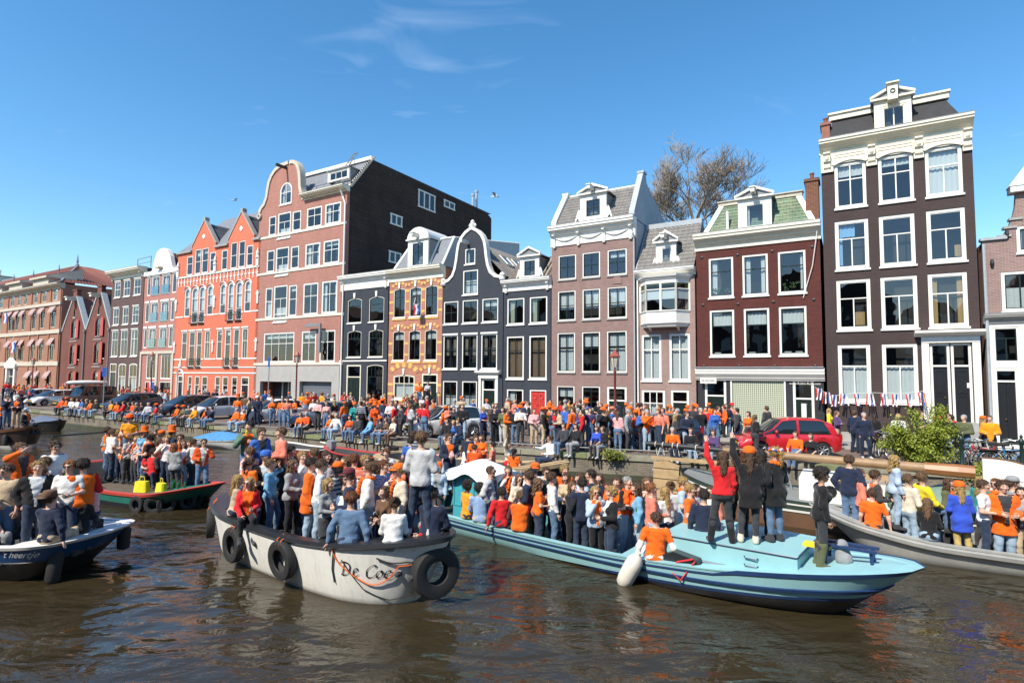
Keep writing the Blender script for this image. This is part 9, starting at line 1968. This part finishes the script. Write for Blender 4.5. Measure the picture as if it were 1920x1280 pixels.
def finish_labels():
 g={}
 for o,base,place,ex,p,grp in PEOPLE:
  words_=base.split();lab=base+(' '+place if place and place.split()[-1]not in base else '')
  for e in ex:
   if len(lab.split())+len(e.split())<=13:lab=lab+', '+e
  g.setdefault(lab,[]).append((pix(Vector(p)+Vector((0,0,1.6)))[0],o,grp))
 ORD=['leftmost','second from left','third from left','fourth from left','fifth from left','sixth from left','seventh from left','eighth from left','ninth from left','tenth from left']
 for lab,L_ in g.items():
  L_.sort(key=lambda q:q[0])
  for i,(u,o,grp)in enumerate(L_):tag(o,lab if len(L_)==1 else lab+', '+('rightmost' if i==len(L_)-1 else ORD[min(i,9)]),'person',grp or None)
finish_labels()
CANS=CANS[:10]+CANS[11:]
for p,c in CANS:
 if('can')not in CACHE:
  m=MB();m.lathe([(.024,0),(.032,.008),(.033,.02),(.033,.1),(.027,.116),(.027,.12)],10);CACHE['can']=m.mesh('can',[SK['light']],False)
 o=link('drink_can',CACHE['can']);o.location=(p.x,p.y,p.z-.05);slots(o,[mat('can_'+c,{'yellow':(.75,.6,.02),'silver':(.5,.5,.5),'green':(.02,.2,.05),'amber':(.6,.25,.02)}[c],.3,metal=.3)])
 who=min(PEOPLE,key=lambda q:(Vector(q[4])-Vector((p.x,p.y,q[4][2]))).length)
 tag(o,f"{c} drink can held by the "+' '.join(who[0]['label'].replace('person','one').split()[:9]).rstrip(',')+f" {len([q for q in CANS[:CANS.index((p,c))] if q[1] == c]) and ''}".rstrip(),'can')
# ------------------------------------------------------------------ street furniture, plants, bicycles, flags
def at_c(u,c,z=STREET):
 r=ray(u,705);r.z=0;p=r*(c/r.dot(Nn));p.z=z;return p
RAILM=mat('dull_rail',(.20,.20,.19),.6,.2,4)
def quay_rail():
 o=empty('quay_rail',(0,0,0),-TH);tag(o,'low galvanised tube rail along the quay edge on short posts','railing')
 x0,x1=at_c(40,QUAY).dot(D),at_c(1330,qc(1330)).dot(D)
 mb=MB();mb.tube([(x_,quay_n(x_)+.12,1.15)for x_ in(x0,-40,-19.7,-14,-8.2,x1)],.028,6);mb.build('rail',RAILM,o)
 m=MB();m.tube([(0,.12,.93),(0,.12,1.14)],.022,6);me=m.mesh('post',RAILM);x=x0
 while x<x1:q=link('post',me,o);q.location=(x,quay_n(x),0);x+=2.1
quay_rail()
def lamp(u,c,label,hgt=4.3):
 o=empty('street_lamp',at_c(u,c));tag(o,label,'street lamp','street lamps on the quay');RB=mat('lamp_post_red_brown',(.16,.035,.03),.5,.15,4)
 mb=MB();mb.lathe([(.16,0),(.16,.35),(.11,.45),(.1,.9),(.06,1.0),(.05,hgt-.9),(.075,hgt-.85),(.05,hgt-.75),(.05,hgt-.62)],10);mb.build('post',RB,o,auto=40)
 mb=MB();mb.lathe([(.11,hgt-.6),(.2,hgt-.15),(.2,hgt-.14)],6);mb.build('lantern',mat('lantern_glass',(.55,.52,.42),.2),o)
 mb=MB();mb.lathe([(.24,hgt-.14),(.25,hgt-.1),(.12,hgt+.05),(.08,hgt+.12),(.03,hgt+.2)],6);mb.build('lantern_cap',mat('copper_cap',(.30,.07,.045),.5),o)
 for k in range(6):
  a=math.pi/3*k;mb=MB();mb.tube([(.115*math.cos(a),.115*math.sin(a),hgt-.6),(.205*math.cos(a),.205*math.sin(a),hgt-.14)],.013,4);mb.build('lantern_bar',RB,o)
lamp(1153,24.6,'red brown street lamp before the mauve brown house',4.15);lamp(556,25.2,'red brown street lamp before the tall brick warehouse',4.5);lamp(284,25.5,'red brown street lamp before the white gabled brick house',4.8);lamp(61,26,'red brown street lamp at the tan brick building',4.6)
for u,c,h_,lab in((196,21.2,3.6,'blue parking sign on a slim pole beside the off roader'),(504,25.5,4.4,'blue and red flag sign pole before the warehouse entrance')):
 o=empty('sign_post',at_c(u,c));tag(o,lab,'sign post');mb=MB();mb.tube([(0,0,0),(0,0,h_)],.035,8);mb.build('pole',STEEL,o);mb=MB();mb.box(-.16 if u<300 else-.07,.16 if u<300 else .07,-.05,-.036,h_-.75,h_-.05);mb.build('sign_plate',mat('sign_blue',(.02,.10,.42),.4),o)
def railing():
 o=empty('iron_railing',(0,0,0),-TH);tag(o,'dark green iron railing with posts at the right end of the quay','railing');GI=mat('green_black_iron',(.012,.03,.025),.4)
 us=(1797,1909,2060);xs=[at_c(u,qc(u,.25)).dot(D)for u in us];ys=[qc(u,.25)for u in us]
 for x,c in zip(xs,ys):
  m=MB();m.lathe([(.1,0),(.1,.2),(.06,.28),(.055,1.0),(.085,1.05),(.085,1.12),(.03,1.2),(.05,1.26),(.01,1.32)],10,(x,c,.94));m.build('post',GI,o,auto=40)
 for z in(1.42,1.95):m=MB();m.tube([(xs[k_],ys[k_],z)for k_ in range(3)],.022,6);m.build('rail',GI,o)
railing()
def bicycle_parts():
 P={};tyre_,frame,rest=MB(),MB(),MB()
 w={}
 for nm,x in(('wheel',-.54),('wheel2',.54)):
  m=MB();m.torus((x,0,.35),(0,1,0),.33,.02,24,6);w[nm]=m.mesh('wheel',RUB)
  s_=MB();
  for k in range(12):a=math.pi*2*k/12;s_.tube([(x,0,.35),(x+.32*math.cos(a),0,.35+.32*math.sin(a))],.0035,3,cap=False)
  s_.torus((x,0,.35),(0,1,0),.30,.012,20,4);w[nm+'s']=s_.mesh('spokes',STEEL)
 frame.tube([(-.54,0,.35),(-.05,0,.30),(.38,0,.72),(.42,0,.82)],.018,6);frame.tube([(-.05,0,.3),(-.2,0,.86)],.018,6);frame.tube([(-.17,0,.72),(.38,0,.75)],.016,6);frame.tube([(-.54,0,.35),(-.17,0,.74)],.012,5);frame.tube([(.54,0,.35),(.44,0,.6),(.38,0,.78),(.35,0,.98)],.016,6)
 w['frame']=frame.mesh('frame',IRON);m=MB();m.tube([(.16,-.28,1.0),(.33,-.2,1.05),(.35,0,1.0),(.33,.2,1.05),(.16,.28,1.0)],.013,6);w['handlebar']=m.mesh('handlebar',STEEL)
 m=MB();m.prismz([(-.36,-.09),(-.34,.09),(-.12,.05),(.0,.018),(.0,-.018),(-.12,-.05)],.87,.93);w['saddle']=m.mesh('saddle',BLACKP);m=MB();m.box(-.85,-.35,-.07,.07,.70,.72);m.tube([(-.54,.08,.36),(-.7,.08,.7)],.008,4);w['carrier']=m.mesh('luggage_carrier',IRON)
 m=MB();m.grid(lambda a,q:(-.54+.365*math.cos(R(20+150*a)),-.03+.06*q,.35+.365*math.sin(R(20+150*a))),12,1);w['guard']=m.mesh('mudguard',IRON);return w
BW=bicycle_parts()
def bicycle(u,c,yaw,fm,label,lean=6):
 c=qc(u,c-20.1);o=empty('bicycle',at_c(u,c));o.rotation_euler=(R(lean),0,R(yaw));tag(o,label,'bicycle','bicycles parked by the railing');fr=None
 for k,n in(('wheel','wheel'),('wheel2','wheel')):q=link(n,BW[k],o);link('spokes',BW[k+'s'],q)
 for k,n in(('frame','frame'),('handlebar','handlebar'),('saddle','saddle'),('carrier','luggage_carrier'),('guard','mudguard')):
  q=link(n,BW[k],o)
  if k in('frame','guard'):slots(q,[fm])
for i,(u,c,yaw,col,lab)in enumerate(((1802,21.0,-25,(.02,.02,.02),'black bicycle left of the green railing post'),(1826,21.4,-70,(.6,.6,.58),'white bicycle left of the red frame bicycle'),(1846,21.0,150,(.45,.02,.03),'red frame bicycle behind the railing'),(1866,21.6,-50,(.02,.02,.025),'black bicycle between the red frame and blue bicycles'),(1884,21.0,-20,(.03,.2,.45),'blue bicycle behind the railing'),(1905,21.3,160,(.05,.05,.05),'dark bicycle at the right railing post'),(1688,21.9,100,(.55,.6,.58),'pale green bicycle left of the leafy bush'),(1652,22.3,80,(.03,.03,.03),'black bicycle between the standing man and the bush'),(1650,23.4,-150,(.12,.02,.05),'maroon bicycle behind the standing man'))):
 bicycle(u,c,yaw,mat('bike_paint_%d'%i,col,.3,coat=.5),lab)
def leaves(n,pts,size,seed):
 r=np.random.RandomState(seed);idx=r.randint(0,len(pts),n);C=np.array(pts)[idx]+r.normal(0,.09,(n,3));a=r.normal(0,1,(n,3));a/=np.linalg.norm(a,axis=1)[:,None];b=np.cross(a,r.normal(0,1,(n,3)));b/=np.linalg.norm(b,axis=1)[:,None]
 s=size*r.uniform(.6,1.3,(n,1));V=np.concatenate([C-a*s,C-b*s*.45,C+a*s,C+b*s*.45],1).reshape(-1,3);return V,np.arange(4*n).reshape(-1,4)
def bush(name,label,u,c,w_,h_,n,seed,z=STREET):
 r=random.Random(seed);p=at_c(u,qc(u,c-20.2),z);o=empty(name,p);tag(o,label,'bush');tips=[];mb=MB()
 for k in range(46):
  a=r.uniform(0,6.283);t=r.uniform(.25,1)**.6;e=Vector((math.cos(a)*w_*t,math.sin(a)*w_*.6*t,h_*(1.05-t*t*.8)*r.uniform(.5,1.1)));pts=[Vector((r.uniform(-.15,.15),r.uniform(-.15,.15),0))]
  for i in range(1,7):q=i/6;pts.append(Vector((e.x*q**1.2+r.uniform(-.04,.04),e.y*q**1.2,e.z*q**.8)))
  mb.tube(pts,[.016,.013,.011,.009,.007,.005,.003],4);tips+=[tuple(pts[0].lerp(e,.3)+Vector((0,0,.1)))]+[tuple(x)for x in pts[2:]]*2
  for i in range(2):tips.append(tuple(pts[-1]+Vector((r.uniform(-.2,.2),r.uniform(-.15,.15),r.uniform(-.15,.15)))))
 mb.build('stems',mat('bush_bark',(.12,.08,.05),.9),o);V,Q=leaves(n,tips,.05,seed);m=bpy.data.materials.get('spring_leaves')
 if not m:
  m=mat('spring_leaves',(.22,.26,.025),.6,.4,5);b=m.node_tree.nodes['Principled BSDF'];b.inputs['Subsurface Weight'].default_value=0
 link('foliage',np_mesh('foliage',V,Q,[m],None,False),o)
bush('leafy_bush','big bright green leafy bush on the quay before the tall house',1722,20.9,1.3,2.35,15000,3);bush('leafy_bush','small low green bush at the foot of the railing',1858,20.15,.75,.55,1800,5,.8);bush('quay_weeds','tuft of weeds hanging over the quay wall near the wooden rudder',1150,19.95,.55,.3,500,8,.85)
def bare_tree():
 r=random.Random(5);p=at_c(1308,46,.9);o=empty('bare_tree',p);tag(o,'tall leafless tree behind the roofs of the mauve houses','tree');mb,tw=MB(),MB();mb.tube([(0,0,0),(.1,0,6),(0,.1,15.0)],[.5,.4,.3],9)
 def br(q,d,ln,rad,dep):
  n=4 if dep<3 else 3 if dep==3 else 2;pts=[q];rs=[rad]
  for i in range(n):
   d=(d+Vector((r.uniform(-.22,.22),r.uniform(-.22,.22),r.uniform(-.08,.16)))).normalized();q=q+d*ln/n;pts.append(q);rs.append(rad*(1-.55*(i+1)/n))
   if dep<5 and(i>0 or dep>3):
    for _ in range(2 if 0<dep<4 else 1):
     e=(d+Vector((r.uniform(-1,1),r.uniform(-1,1),r.uniform(-.35,.6)))*.85).normalized();br(q,e,ln*r.uniform(.5,.72),rs[-1]*.62,dep+1)
  (mb if dep<2 else tw).tube(pts,[max(x,.012)for x in rs],5 if dep<2 else 3,cap=False)
 for k in range(9):a=k*.7;br(Vector((0,.1,13.7+.2*k)),Vector((math.cos(a)*.8,math.sin(a)*.8,.9)).normalized(),3.0,.11,0)
 br(Vector((0,.1,14.9)),Vector((0,0,1)),3.6,.15,0)
 mb.build('trunk',mat('tree_bark',(.20,.15,.10),.9,.3,2),o);tw.build('crown',mat('twig_bark',(.30,.25,.20),.9),o)
bare_tree()
TRI=[mat('flag_red',(.55,.02,.03),.8),mat('flag_white',(.72,.72,.72),.8),mat('flag_blue',(.03,.09,.36),.8),mat('flag_orange',(.78,.16,.01),.8)]
def bunting():
 o=empty('bunting',(0,0,0));tag(o,'string of red white and blue ribbon tassels across the tall dark house','bunting');P=[on_plane(u,v,FAC-.5)for u,v in((1528,726),(1560,742),(1600,737),(1640,736),(1690,738),(1732,733))]
 mb=MB();mb.tube(P,.01,4);mb.build('cord',WHITE,o);r=random.Random(4)
 for u,v in((1536,728),(1550,735),(1563,740),(1582,738),(1607,738),(1631,738),(1657,738),(1679,739),(1704,739),(1727,736)):
  q=on_plane(u,v,FAC-.52)
  for k in range(4):
   m=MB();a=r.uniform(-.14,.14);x=(k-1.5)*.07
   m.grid(lambda s,t:q+D*(x+(s-.5)*.055+a*t*.7)+Nn*(-.05*math.sin(t*5+k))+Vector((0,0,-.55*t)),1,5);m.build('tassel',TRI[(0,1,2,1)[k]if u<1720 else(0,1,2,3)[k]],o)
bunting()
def flag(label,u,v,c,w_,h_,pole=True,name='dutch_flag',tilt=0.):
 p=on_plane(u,v,c);o=empty(name,p,-TH);tag(o,label,'flag')
 for k in range(3):
  m=MB();m.grid(lambda s,t:(w_*(k+s)/3,-.04*math.sin(t*7+k),-h_*t),3,8);m.build('flag_stripe',TRI[k],o)
 if pole:m=MB();m.tube([(-.3,.5,.6*h_+.2),(.0,0,.05),(w_,-.02,.02)],.02,5);m.build('pole',WHITE,o)
flag('red white blue flag hanging at the white gabled brick house',277,716,FAC-.4,1.3,2.0,False);flag('small flag on a pole at the yellow banded house',776,572,FAC-.6,.5,.7)
flag('striped flag on the front of the tan brick building',6,588,FAC-.8,1.6,1.4);flag('lower flag on the front of the tan brick building',20,642,FAC-.8,1.6,1.4)
def gull(label,u,v,c,s=1.,yaw=30):
 p=on_plane(u,v,c);o=empty('seagull',p,R(yaw));tag(o,label,'seagull','gulls in the sky');o.scale=(s,s,s);G=mat('gull_white',(.7,.7,.7),.7)
 m=MB();m.tube([(.25,0,0),(.15,0,.02),(0,0,.0),(-.2,0,-.01),(-.33,0,0)],[.02,.05,.07,.04,.015],8);m.build('body',G,o,smooth=True)
 for sd in(-1,1):m=MB();m.add([(.1,sd*.04,.03),(.14,sd*.3,.16),(.02,sd*.7,.1),(-.06,sd*.35,.14),(-.08,sd*.04,.03)],[(0,1,3,4),(1,2,3)]);m.build('wing',mat('gull_grey',(.4,.41,.43),.7),o)
gull('grey white gull flying above the orange red house',440,376,33,1.,50);gull('gull flying right of the dark boarded wall',928,368,36,1.1,-20)
def block():
 p=on_plane(-20,520,75);o=empty('apartment_block',(p.x,p.y,.9),-TH);tag(o,'pale flat roofed block far behind the tan building','building');z=p.z-.9
 mb=MB();mb.box(-12,6.5,0,9,0,z);mb.build('wall',mat('pale_concrete',(.52,.54,.52),.9,.15,.6),o);mb=MB();mb.box(-12.3,6.8,-.3,9.3,z,z+.35);mb.build('roof_edge',GREYST,o);mb=MB();mb.lathe([(.2,0),(.2,2.2),(.3,2.3),(.3,2.7)],8,(0,3,z+.35));mb.build('flue',STEEL,o)
block()
def bag(name,label,p,rz,dims,m,strap=None):
 o=empty(name,p,rz);tag(o,label,'bag');a,b,c=dims;mb=MB()
 if name=='backpack':
  V,Q=grow([((0,0,.14),(0,.03,.34),.15,.12,.75),((0,-.09,.12),(0,-.09,.16),.10,.09,.6)],.022,.04);link('bag_body',np_mesh('bag_body',V,Q,[m]),o);return
 mb.grid(lambda s,t:((1-.14*t)*a*math.copysign(abs(math.cos(2*math.pi*s))**.45,math.cos(2*math.pi*s)),(1-.3*t)*b*math.copysign(abs(math.sin(2*math.pi*s))**.45,math.sin(2*math.pi*s)),c*t),24,6);mb.add([(a*.84*math.cos(2*math.pi*i/12),b*.68*math.sin(2*math.pi*i/12),c-.004)for i in range(12)],[tuple(range(12))]);mb.build('bag_body',m,o,smooth=True)
 mb=MB();mb.tube([(-a*.4,0,c-.02),(-a*.3,0,c+.14),(a*.3,0,c+.14),(a*.4,0,c-.02)],.014,5);mb.build('handle',strap or m,o)
t_=BB.near(1572,1.0);q=BB.M@Vector(((t_-.5)*BB.L,-.05,.76));bag('backpack','grey and black backpack on the light blue foredeck',q,R(20),(.17,.13,.4),cloth('grey'),cloth('black'))
for i,(tt,yy,rz)in enumerate(((.66,-.55,.3),(.78,-.45,-.2))):
 q=GB.M@Vector(((tt-.5)*GB.L,yy,.36));bag('shopping_bag',['left','right'][i]+' one of two bright yellow shopping bags on the green boat',q,GB.hd+rz,(.24,.13,.33),cloth('yellow'))
q=BB.M@Vector(((BB.near(1513,1.2)-.5)*BB.L,.05,.992));mb=MB();mb.box(-.22,.22,-.12,.12,0,.05);o=mb.build('folded_cloth',cloth('yellow'));o.location=q;o.rotation_euler=(0,0,BB.hd);tag(o,'lime yellow folded cloth on the barge cabin roof','cloth')
for i in range(7):
 q=GB.M@Vector((GB.L*(.34+.012*i),-.3-.08*(i%3),.60));m=MB();m.lathe([(.033,0),(.033,.13),(.013,.17),(.013,.23)],8);o=m.build('bottle',mat('green_bottle',(.01,.12,.03),.1,spec=.8));o.location=q
 tag(o,'green bottle in the cluster on the bow of the green boat','bottle','green bottles on the green boat')
